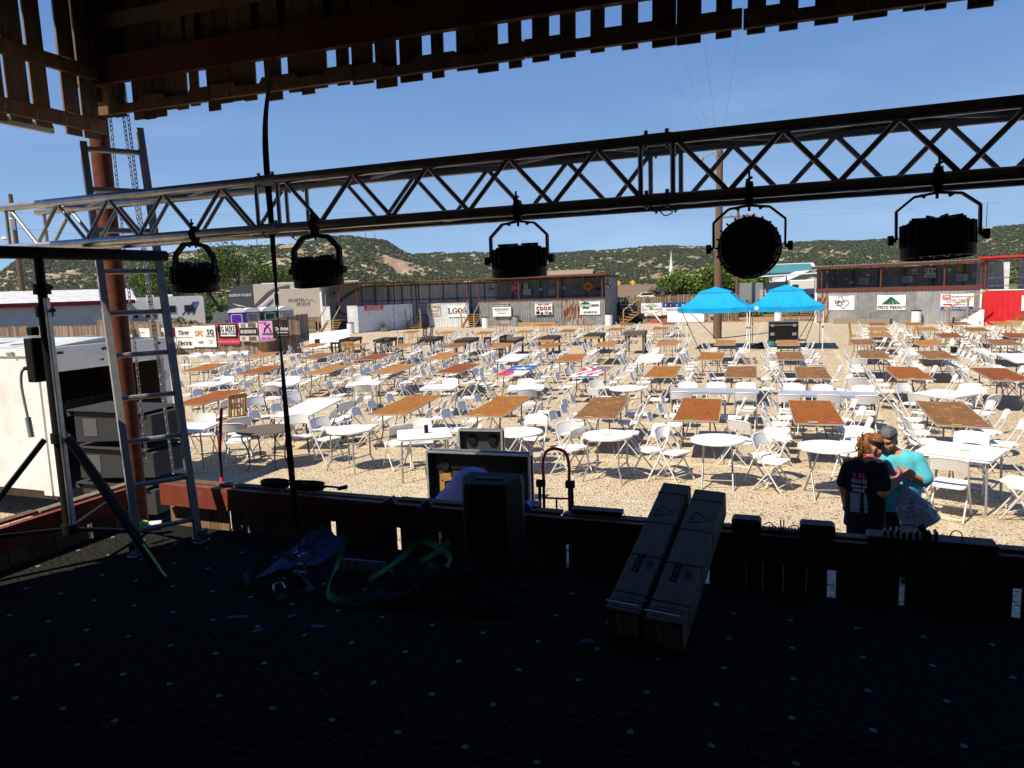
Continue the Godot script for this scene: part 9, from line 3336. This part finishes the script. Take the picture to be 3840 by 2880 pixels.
	for i in 90:
		var a := rr.randf_range(-2.0, 2.0)
		var e := rr.randf_range(0.0, 1.45)
		var n := (xx * sin(a) * cos(e) + yy * sin(e) - zz * cos(a) * cos(e) * 0.9 + zz * 0.25).normalized()
		var b := hc + yy * 0.035 + n * 0.088 - zz * 0.005
		path(st, PackedVector3Array([b + zz * 0.02, b - zz * 0.012 + n * 0.004, b - zz * 0.04 + yy * 0.004]), 0.0045, 4)
	obj("hair", st, M.auburn, t)
	st = mb()
	var pt := [hc + V(-0.085, 0.09, 0.02), hc + V(-0.115, 0.03, 0.04), hc + V(-0.10, -0.05, 0.055), hc + V(-0.085, -0.12, 0.06), hc + V(-0.055, -0.175, 0.06)]
	for i in 110:
		var u := rr.randf() * 3.99
		var c: Vector3 = (pt[int(u)] as Vector3).lerp(pt[int(u) + 1], fmod(u, 1.0))
		c += V(rr.randfn(), rr.randfn(), rr.randfn()) * 0.020
		var curl := PackedVector3Array()
		for j in 7:
			curl.append(c + V(sin(j * 1.3 + i) * 0.010, -0.012 * j + 0.03, cos(j * 1.3 + i) * 0.010))
		path(st, curl, 0.0055, 4)
	obj("ponytail", st, M.auburn, t)
	st = mb()
	var band := PackedVector3Array()
	for i in 24:
		var a := TAU * i / 24.0
		band.append(hc + xx * cos(a) * 0.093 + zz * (sin(a) * 0.098 - 0.005) + yy * 0.045)
	for h in 4:
		var b2 := PackedVector3Array()
		for p in band:
			b2.append(p + yy * 0.008 * h)
		path(st, b2, 0.006, 5, true)
	for i in 8:
		var a0 := 0.35 + (PI - 0.7) * i / 8.0
		var a1 := 0.35 + (PI - 0.7) * (i + 1) / 8.0
		var p0 := hc + xx * cos(a0) * 0.096 + zz * (sin(a0) * 0.10) + yy * 0.04
		var p1 := hc + xx * cos(a1) * 0.096 + zz * (sin(a1) * 0.10) + yy * 0.04
		var q0 := hc + xx * cos(a0) * 0.105 + zz * (sin(a0) * 0.175) - yy * 0.015
		var q1 := hc + xx * cos(a1) * 0.105 + zz * (sin(a1) * 0.175) - yy * 0.015
		face(st, p0, p1, q1, q0, yy)
		face(st, p0 - yy * 0.003, p1 - yy * 0.003, q1 - yy * 0.003, q0 - yy * 0.003, -yy)
	obj("visor", st, M.black, t)
	st = mb()
	var cl := PackedVector3Array()
	for i in 16:
		cl.append(V(0.02 + cos(TAU * i / 16.0) * 0.064, 1.352 + 0.012 * sin(TAU * i / 16.0), -0.005 + sin(TAU * i / 16.0) * 0.06))
	path(st, cl, 0.014, 6, true)
	obj("collar", st, M.hotpink, t)
	# phone in her lowered hand is its own thing
	var ph := mb()
	box(ph, Vector3.ZERO, Vector3(0.012, 0.10, 0.06), Transform3D(Basis(Vector3.UP, turn) * Basis(Vector3.BACK, 0.3), t.transform * V(-0.175, 0.785, -0.03)), 0.004)
	tag(obj("phone", ph, M.black), "black phone held low in the hand of the person in black", "phone")
	# --- person in the turquoise shirt, facing the stage, looking down ---
	o = P(1.07, 0, 7.98)
	turn = atan2(-o.x, -o.z)
	t = thing("person", "person in a turquoise shirt with short grey hair and glasses pushed up, looking down", "person", o, turn)
	hc = V(-0.10, 1.47, 0.07)
	look = V(-0.25, -0.34, 0.90)
	bones = [[V(-0.06, 0.92, 0), V(-0.06, 1.24, 0.01), 0.12, 0.11], [V(0.06, 0.92, 0), V(0.06, 1.24, 0.01), 0.12, 0.11], [V(-0.14, 1.29, 0), V(0.15, 1.29, 0), 0.06, 0.06], [V(-0.03, 1.30, 0.01), V(-0.075, 1.40, 0.04), 0.058, 0.052],
		[V(0.165, 1.28, 0), V(0.235, 1.07, 0.05), 0.054, 0.047], [V(0.235, 1.07, 0.05), V(0.115, 1.165, 0.21), 0.044, 0.030], [V(-0.16, 1.28, 0), V(-0.21, 1.07, 0.04), 0.054, 0.046], [V(-0.21, 1.07, 0.04), V(-0.07, 1.13, 0.23), 0.044, 0.030],
		[V(-0.085, 0.93, 0), V(-0.095, 0.50, 0.02), 0.098, 0.064], [V(-0.095, 0.50, 0.02), V(-0.095, 0.09, -0.02), 0.064, 0.042], [V(0.085, 0.93, 0), V(0.095, 0.50, 0.02), 0.098, 0.064], [V(0.095, 0.50, 0.02), V(0.095, 0.09, -0.02), 0.064, 0.042]]
	st = mb()
	flesh(st, bones, 0.016, 0.05)
	flesh(st, face_bones(hc, look, V(0, 1, 0.3)) + [[V(-0.05, 1.34, 0.02), hc + V(0.01, -0.05, -0.03), 0.055, 0.055]], 0.0065, 0.022)
	hand(st, V(0.115, 1.165, 0.21), V(-0.75, 0.35, 0.2), V(-0.2, 0.9, 0.35), 0.35, 1.0)
	hand(st, V(-0.07, 1.13, 0.23), V(0.7, 0.05, 0.3), V(0.1, 0.9, 0.2), 0.7, -1.0)
	obj("body", st, M.skin, t)
	eyes(t, hc, look, V(0, 1, 0.3))
	st = mb()
	tee = [[V(-0.07, 0.72, 0.01), V(-0.065, 1.0, 0.02), 0.150, 0.146], [V(-0.065, 1.0, 0.02), V(-0.06, 1.24, 0.01), 0.146, 0.122], [V(0.07, 0.72, 0.01), V(0.065, 1.0, 0.02), 0.150, 0.146], [V(0.065, 1.0, 0.02), V(0.06, 1.24, 0.01), 0.146, 0.122], [V(-0.14, 1.28, 0), V(0.15, 1.28, 0), 0.072, 0.072], [V(0.165, 1.27, 0), V(0.226, 1.105, 0.04), 0.074, 0.088], [V(-0.16, 1.27, 0), V(-0.20, 1.105, 0.03), 0.074, 0.088]]
	for i in 8:
		var a := -0.17 + 0.048 * i
		tee.append([V(a, 0.75, 0.130 - absf(a) * 0.3 + 0.010 * (i % 2)), V(a * 0.75, 1.12 - 0.06 * (i % 3), 0.118 - absf(a) * 0.2), 0.024, 0.012])
	flesh(st, tee, 0.012, 0.03, [Plane(V(0, -1, 0), -0.755)])
	obj("shirt", st, M.turquoise, t)
	words("Beagle", 0.062, M.hotpink, t, Transform3D(Basis(Vector3.RIGHT, -0.1), V(-0.01, 1.185, 0.158)), "shirt_print", "Droid Sans", true, 1.0)
	words("T R U", 0.026, M.blue, t, Transform3D(Basis(), V(0.04, 1.125, 0.168)), "shirt_print")
	st = mb()
	flesh(st, [[V(-0.05, 0.88, 0), V(-0.05, 0.93, 0), 0.125, 0.125], [V(0.05, 0.88, 0), V(0.05, 0.93, 0), 0.125, 0.125], [V(-0.088, 0.90, 0), V(-0.098, 0.50, 0.02), 0.112, 0.085], [V(-0.098, 0.50, 0.02), V(-0.098, 0.07, -0.02), 0.085, 0.068], [V(0.088, 0.90, 0), V(0.098, 0.50, 0.02), 0.112, 0.085], [V(0.098, 0.50, 0.02), V(0.098, 0.07, -0.02), 0.085, 0.068]], 0.02, 0.03)
	obj("trousers", st, M.denim, t)
	st = mb()
	for e: float in [-1.0, 1.0]:
		tube(st, V(e * 0.097, 0.045, -0.06), V(e * 0.11, 0.045, 0.13), 0.05, 10, 0.04)
	obj("shoe", st, M.black, t)
	st = mb()
	zz = look.normalized()
	xx = V(0, 1, 0.3).cross(zz).normalized()
	yy = zz.cross(xx)
	flesh(st, [[hc + yy * 0.055 - zz * 0.035, hc + yy * 0.075 + zz * 0.015, 0.082, 0.070], [hc + yy * 0.01 - zz * 0.06, hc - yy * 0.03 - zz * 0.05, 0.064, 0.05], [hc + yy * 0.075 + zz * 0.045 - xx * 0.03, hc + yy * 0.07 + zz * 0.05 + xx * 0.03, 0.034, 0.034]], 0.008, 0.02)
	obj("hair", st, M.greyhair, t)
	st = mb()
	for i in 90:
		var a := rr.randf_range(-2.2, 2.2)
		var e := rr.randf_range(0.15, 1.5)
		var n := (xx * sin(a) * cos(e) + yy * sin(e) - zz * cos(a) * cos(e) * 0.8).normalized()
		var b := hc + yy * 0.05 + n * 0.083 - zz * 0.01
		path(st, PackedVector3Array([b, b + n * 0.012 + zz * 0.012, b + zz * 0.032 + n * 0.006]), 0.004, 4)
	obj("hair_strands", st, M.greyhair, t)
	st = mb()
	for e: float in [-1.0, 1.0]:
		var ring := PackedVector3Array()
		for i in 14:
			ring.append(hc + yy * (0.098 + sin(TAU * i / 14.0) * 0.016) + zz * (0.075 - sin(TAU * i / 14.0) * 0.012) + xx * (e * 0.032 + cos(TAU * i / 14.0) * 0.024))
		path(st, ring, 0.003, 4, true)
		path(st, PackedVector3Array([hc + yy * 0.10 + zz * 0.07 + xx * e * 0.058, hc + yy * 0.03 + zz * 0.0 + xx * e * 0.092]), 0.003, 4)
	obj("glasses", st, M.black, t)
	# --- grey plastic shopping bag in her hand ---
	var bg := thing("plastic_bag", "bulging grey plastic shopping bag held between the two people", "bag", P(1.20, 0.70, 7.50), turn)
	st = mb()
	var nb := vnoise(66, 3.0, 3)
	var rows := 22
	var segs := 30
	var fb := func(i: int, j: int) -> Vector3:
		var v := float(i) / rows
		var a := TAU * j / segs
		var r := lerpf(0.155, 0.11, v) if v < 0.55 else lerpf(0.13, 0.022, (v - 0.55) / 0.45)
		if v < 0.12:
			r *= sqrt(v / 0.12)
		r *= 1.0 + 0.16 * nb.get_noise_3d(cos(a) * 0.7, v * 1.6, sin(a) * 0.7) + 0.05 * sin(a * 7.0 + v * 5.0) * v
		return V(0.04 - 0.17 * v + cos(a) * r * 1.08, 0.42 * v + 0.10 * cos(a) * (1.0 - v), 0.02 + sin(a) * r * 0.62)
	for i in rows:
		for j in segs:
			face(st, fb.call(i, j), fb.call(i, j + 1), fb.call(i + 1, j + 1), fb.call(i + 1, j), V(cos(TAU * j / segs), 0.1 - 0.4 * float(i < 2), sin(TAU * j / segs)))
	obj("sack", st, M.bag, bg)
	st = mb()
	for e: float in [-1.0, 1.0]:
		var hl := smooth_pts([V(-0.13, 0.40, 0.02 + e * 0.02), V(-0.135, 0.46, 0.02 + e * 0.02), V(-0.14, 0.52, 0.02)], 5)
		var sd := PackedVector3Array()
		for p in hl:
			sd.append(V(1, 0, e * 0.3).normalized())
		ribbon(st, hl, sd, 0.03, 0.003)
	obj("handle", st, M.bag, bg)
	st = mb()
	for i in 5:
		box(st, V(0.02 - 0.01 * i, 0.34 - 0.04 * i, 0.125 + 0.004 * i), V(0.08 - 0.01 * (i % 2), 0.010, 0.002), Transform3D(Basis(Vector3.BACK, 0.3), Vector3.ZERO))
	obj("printed_lines", st, M.midgrey, bg)
	# --- person bending over behind the front rail, only the blue back in view ---
	o = P(-2.92, 0, 6.2)
	t = thing("person", "person in a blue shirt bent over in front of the open flight case", "person", o, -0.2)
	bones = [[V(-0.12, 0.98, 0.02), V(0.08, 1.16, -0.05), 0.13, 0.13], [V(0.08, 1.16, -0.05), V(0.30, 1.13, -0.12), 0.13, 0.12], [V(0.28, 1.12, 0.06), V(0.30, 1.12, -0.28), 0.06, 0.06], [V(0.32, 1.12, -0.12), V(0.44, 1.03, -0.14), 0.055, 0.05],
		[V(0.29, 1.11, 0.06), V(0.40, 0.86, 0.08), 0.05, 0.042], [V(0.40, 0.86, 0.08), V(0.50, 0.66, 0.0), 0.04, 0.03], [V(0.30, 1.11, -0.28), V(0.42, 0.86, -0.30), 0.05, 0.042], [V(0.42, 0.86, -0.30), V(0.52, 0.66, -0.22), 0.04, 0.03],
		[V(-0.12, 0.96, 0.10), V(-0.05, 0.50, 0.10), 0.09, 0.06], [V(-0.05, 0.50, 0.10), V(-0.10, 0.09, 0.10), 0.06, 0.042], [V(-0.12, 0.96, -0.06), V(-0.05, 0.50, -0.08), 0.09, 0.06], [V(-0.05, 0.50, -0.08), V(-0.10, 0.09, -0.08), 0.06, 0.042]]
	st = mb()
	flesh(st, bones, 0.018, 0.05)
	flesh(st, face_bones(V(0.50, 0.98, -0.14), V(0.5, -0.85, 0), V(0.85, 0.5, 0)), 0.008, 0.022)
	hand(st, V(0.50, 0.66, 0.0), V(0.3, -0.9, -0.2), V(0, 0, -1), 0.8, 1.0)
	hand(st, V(0.52, 0.66, -0.22), V(0.3, -0.9, 0.2), V(0, 0, 1), 0.8, -1.0)
	obj("body", st, M.skin, t)
	st = mb()
	flesh(st, [[V(-0.14, 0.97, 0.02), V(0.06, 1.16, -0.05), 0.19, 0.205], [V(0.06, 1.16, -0.05), V(0.28, 1.13, -0.11), 0.205, 0.175], [V(0.27, 1.12, 0.06), V(0.29, 1.12, -0.28), 0.085, 0.085], [V(0.29, 1.11, 0.07), V(0.36, 0.95, 0.08), 0.08, 0.085], [V(0.30, 1.11, -0.29), V(0.38, 0.95, -0.30), 0.08, 0.085]], 0.016, 0.06)
	obj("shirt", st, M.blueshirt, t)
	st = mb()
	flesh(st, [[V(-0.14, 0.93, 0.10), V(-0.05, 0.50, 0.10), 0.115, 0.08], [V(-0.05, 0.50, 0.10), V(-0.10, 0.07, 0.10), 0.08, 0.065], [V(-0.14, 0.93, -0.06), V(-0.05, 0.50, -0.08), 0.115, 0.08], [V(-0.05, 0.50, -0.08), V(-0.10, 0.07, -0.08), 0.08, 0.065]], 0.02, 0.04)
	obj("trousers", st, M.denim, t)
	st = mb()
	flesh(st, [[V(0.47, 1.02, -0.14), V(0.53, 1.03, -0.14), 0.085, 0.075]], 0.012, 0.02)
	obj("hair", st, M.darkhair, t)

func _ready() -> void:
	camera_and_light()
	materials()
	M.galv2 = tri_tex(mat(Color.WHITE, 0.55, 0.2), ntex(130, 0.008, [[0.0, Color(0.26, 0.265, 0.27)], [1.0, Color(0.42, 0.42, 0.42)]], 256), 0.4)
	M.galv_rust = tri_tex(mat(Color.WHITE, 0.75, 0.15), ntex(131, 0.012, [[0.0, Color(0.30, 0.31, 0.31)], [0.42, Color(0.34, 0.34, 0.33)], [0.50, Color(0.20, 0.07, 0.03)], [1.0, Color(0.13, 0.04, 0.02)]], 512), 0.35)
	M.galv_rust.uv1_scale = Vector3(0.6, 0.2, 0.6)
	M.galv_dark = tri_tex(mat(Color.WHITE, 0.6, 0.3), ntex(132, 0.02, [[0.0, Color(0.13, 0.13, 0.125)], [1.0, Color(0.22, 0.22, 0.21)]], 256), 0.5)
	M.greenhouse = mat(Color(0.14, 0.14, 0.10), 0.8)
	M.tealroof = mat(Color(0.06, 0.20, 0.22), 0.5)
	M.oldroof = tri_tex(mat(Color.WHITE, 0.95), ntex(133, 0.05, [[0.0, Color(0.16, 0.12, 0.09)], [1.0, Color(0.34, 0.29, 0.23)]], 256), 0.6)
	M.shirtblack = tri_tex(mat(Color.WHITE, 0.9), ntex(134, 0.02, [[0.0, Color(0.010, 0.010, 0.011)], [1.0, Color(0.018, 0.018, 0.019)]], 128), 3.0)
	M.turquoise = tri_tex(mat(Color.WHITE, 0.9), ntex(135, 0.02, [[0.0, Color(0.07, 0.40, 0.48)], [1.0, Color(0.10, 0.47, 0.55)]], 128), 3.0)
	M.blueshirt = tri_tex(mat(Color.WHITE, 0.9), ntex(136, 0.03, [[0.0, Color(0.14, 0.17, 0.38)], [1.0, Color(0.20, 0.23, 0.46)]], 128), 4.0)
	M.auburn = tri_tex(mat(Color.WHITE, 0.7), ntex(137, 0.08, [[0.0, Color(0.13, 0.05, 0.02)], [1.0, Color(0.33, 0.16, 0.06)]], 128), 12.0)
	M.greyhair = tri_tex(mat(Color.WHITE, 0.7), ntex(138, 0.10, [[0.0, Color(0.04, 0.04, 0.04)], [1.0, Color(0.26, 0.255, 0.25)]], 128), 14.0)
	M.darkhair = mat(Color(0.03, 0.02, 0.015), 0.7)
	M.bag = tri_tex(mat(Color.WHITE, 0.35), ntex(139, 0.02, [[0.0, Color(0.17, 0.18, 0.20)], [1.0, Color(0.27, 0.28, 0.31)]], 128), 3.0)
	ground()
	hills()
	chair_parts()
	stage_shell()
	front_rail()
	headers()
	left_booth()
	mid_booth()
	right_booth()
	red_booth()
	fences()
	far_things()
	utility_poles()
	brush()
	trees()
	canopies()
	field()
	truss()
	par_light("round stage light, leftmost on the truss, tilted a little", -3.14, 0.10, -0.12, 0.128, 0.235, 0.022)
	par_light("round stage light, second from the left on the truss", -2.33, 0.12, 0.0, 0.130, 0.235, 0.022)
	par_light("round stage light in the middle of the truss", -1.19, 0.05, 0.0, 0.130, 0.230)
	par_light("round stage light turned flat on so it shows as a disc", -0.155, PI * 0.5, 0.0, 0.132, 0.225)
	par_light("round stage light, rightmost on the truss", 0.535, -0.06, 0.03, 0.130, 0.222)
	crank_stand()
	ladder()
	rail_clutter()
	loudspeaker()
	cartons()
	deck_clutter()
	trailer()
	speaker_stack()
	front_gear()
	people()
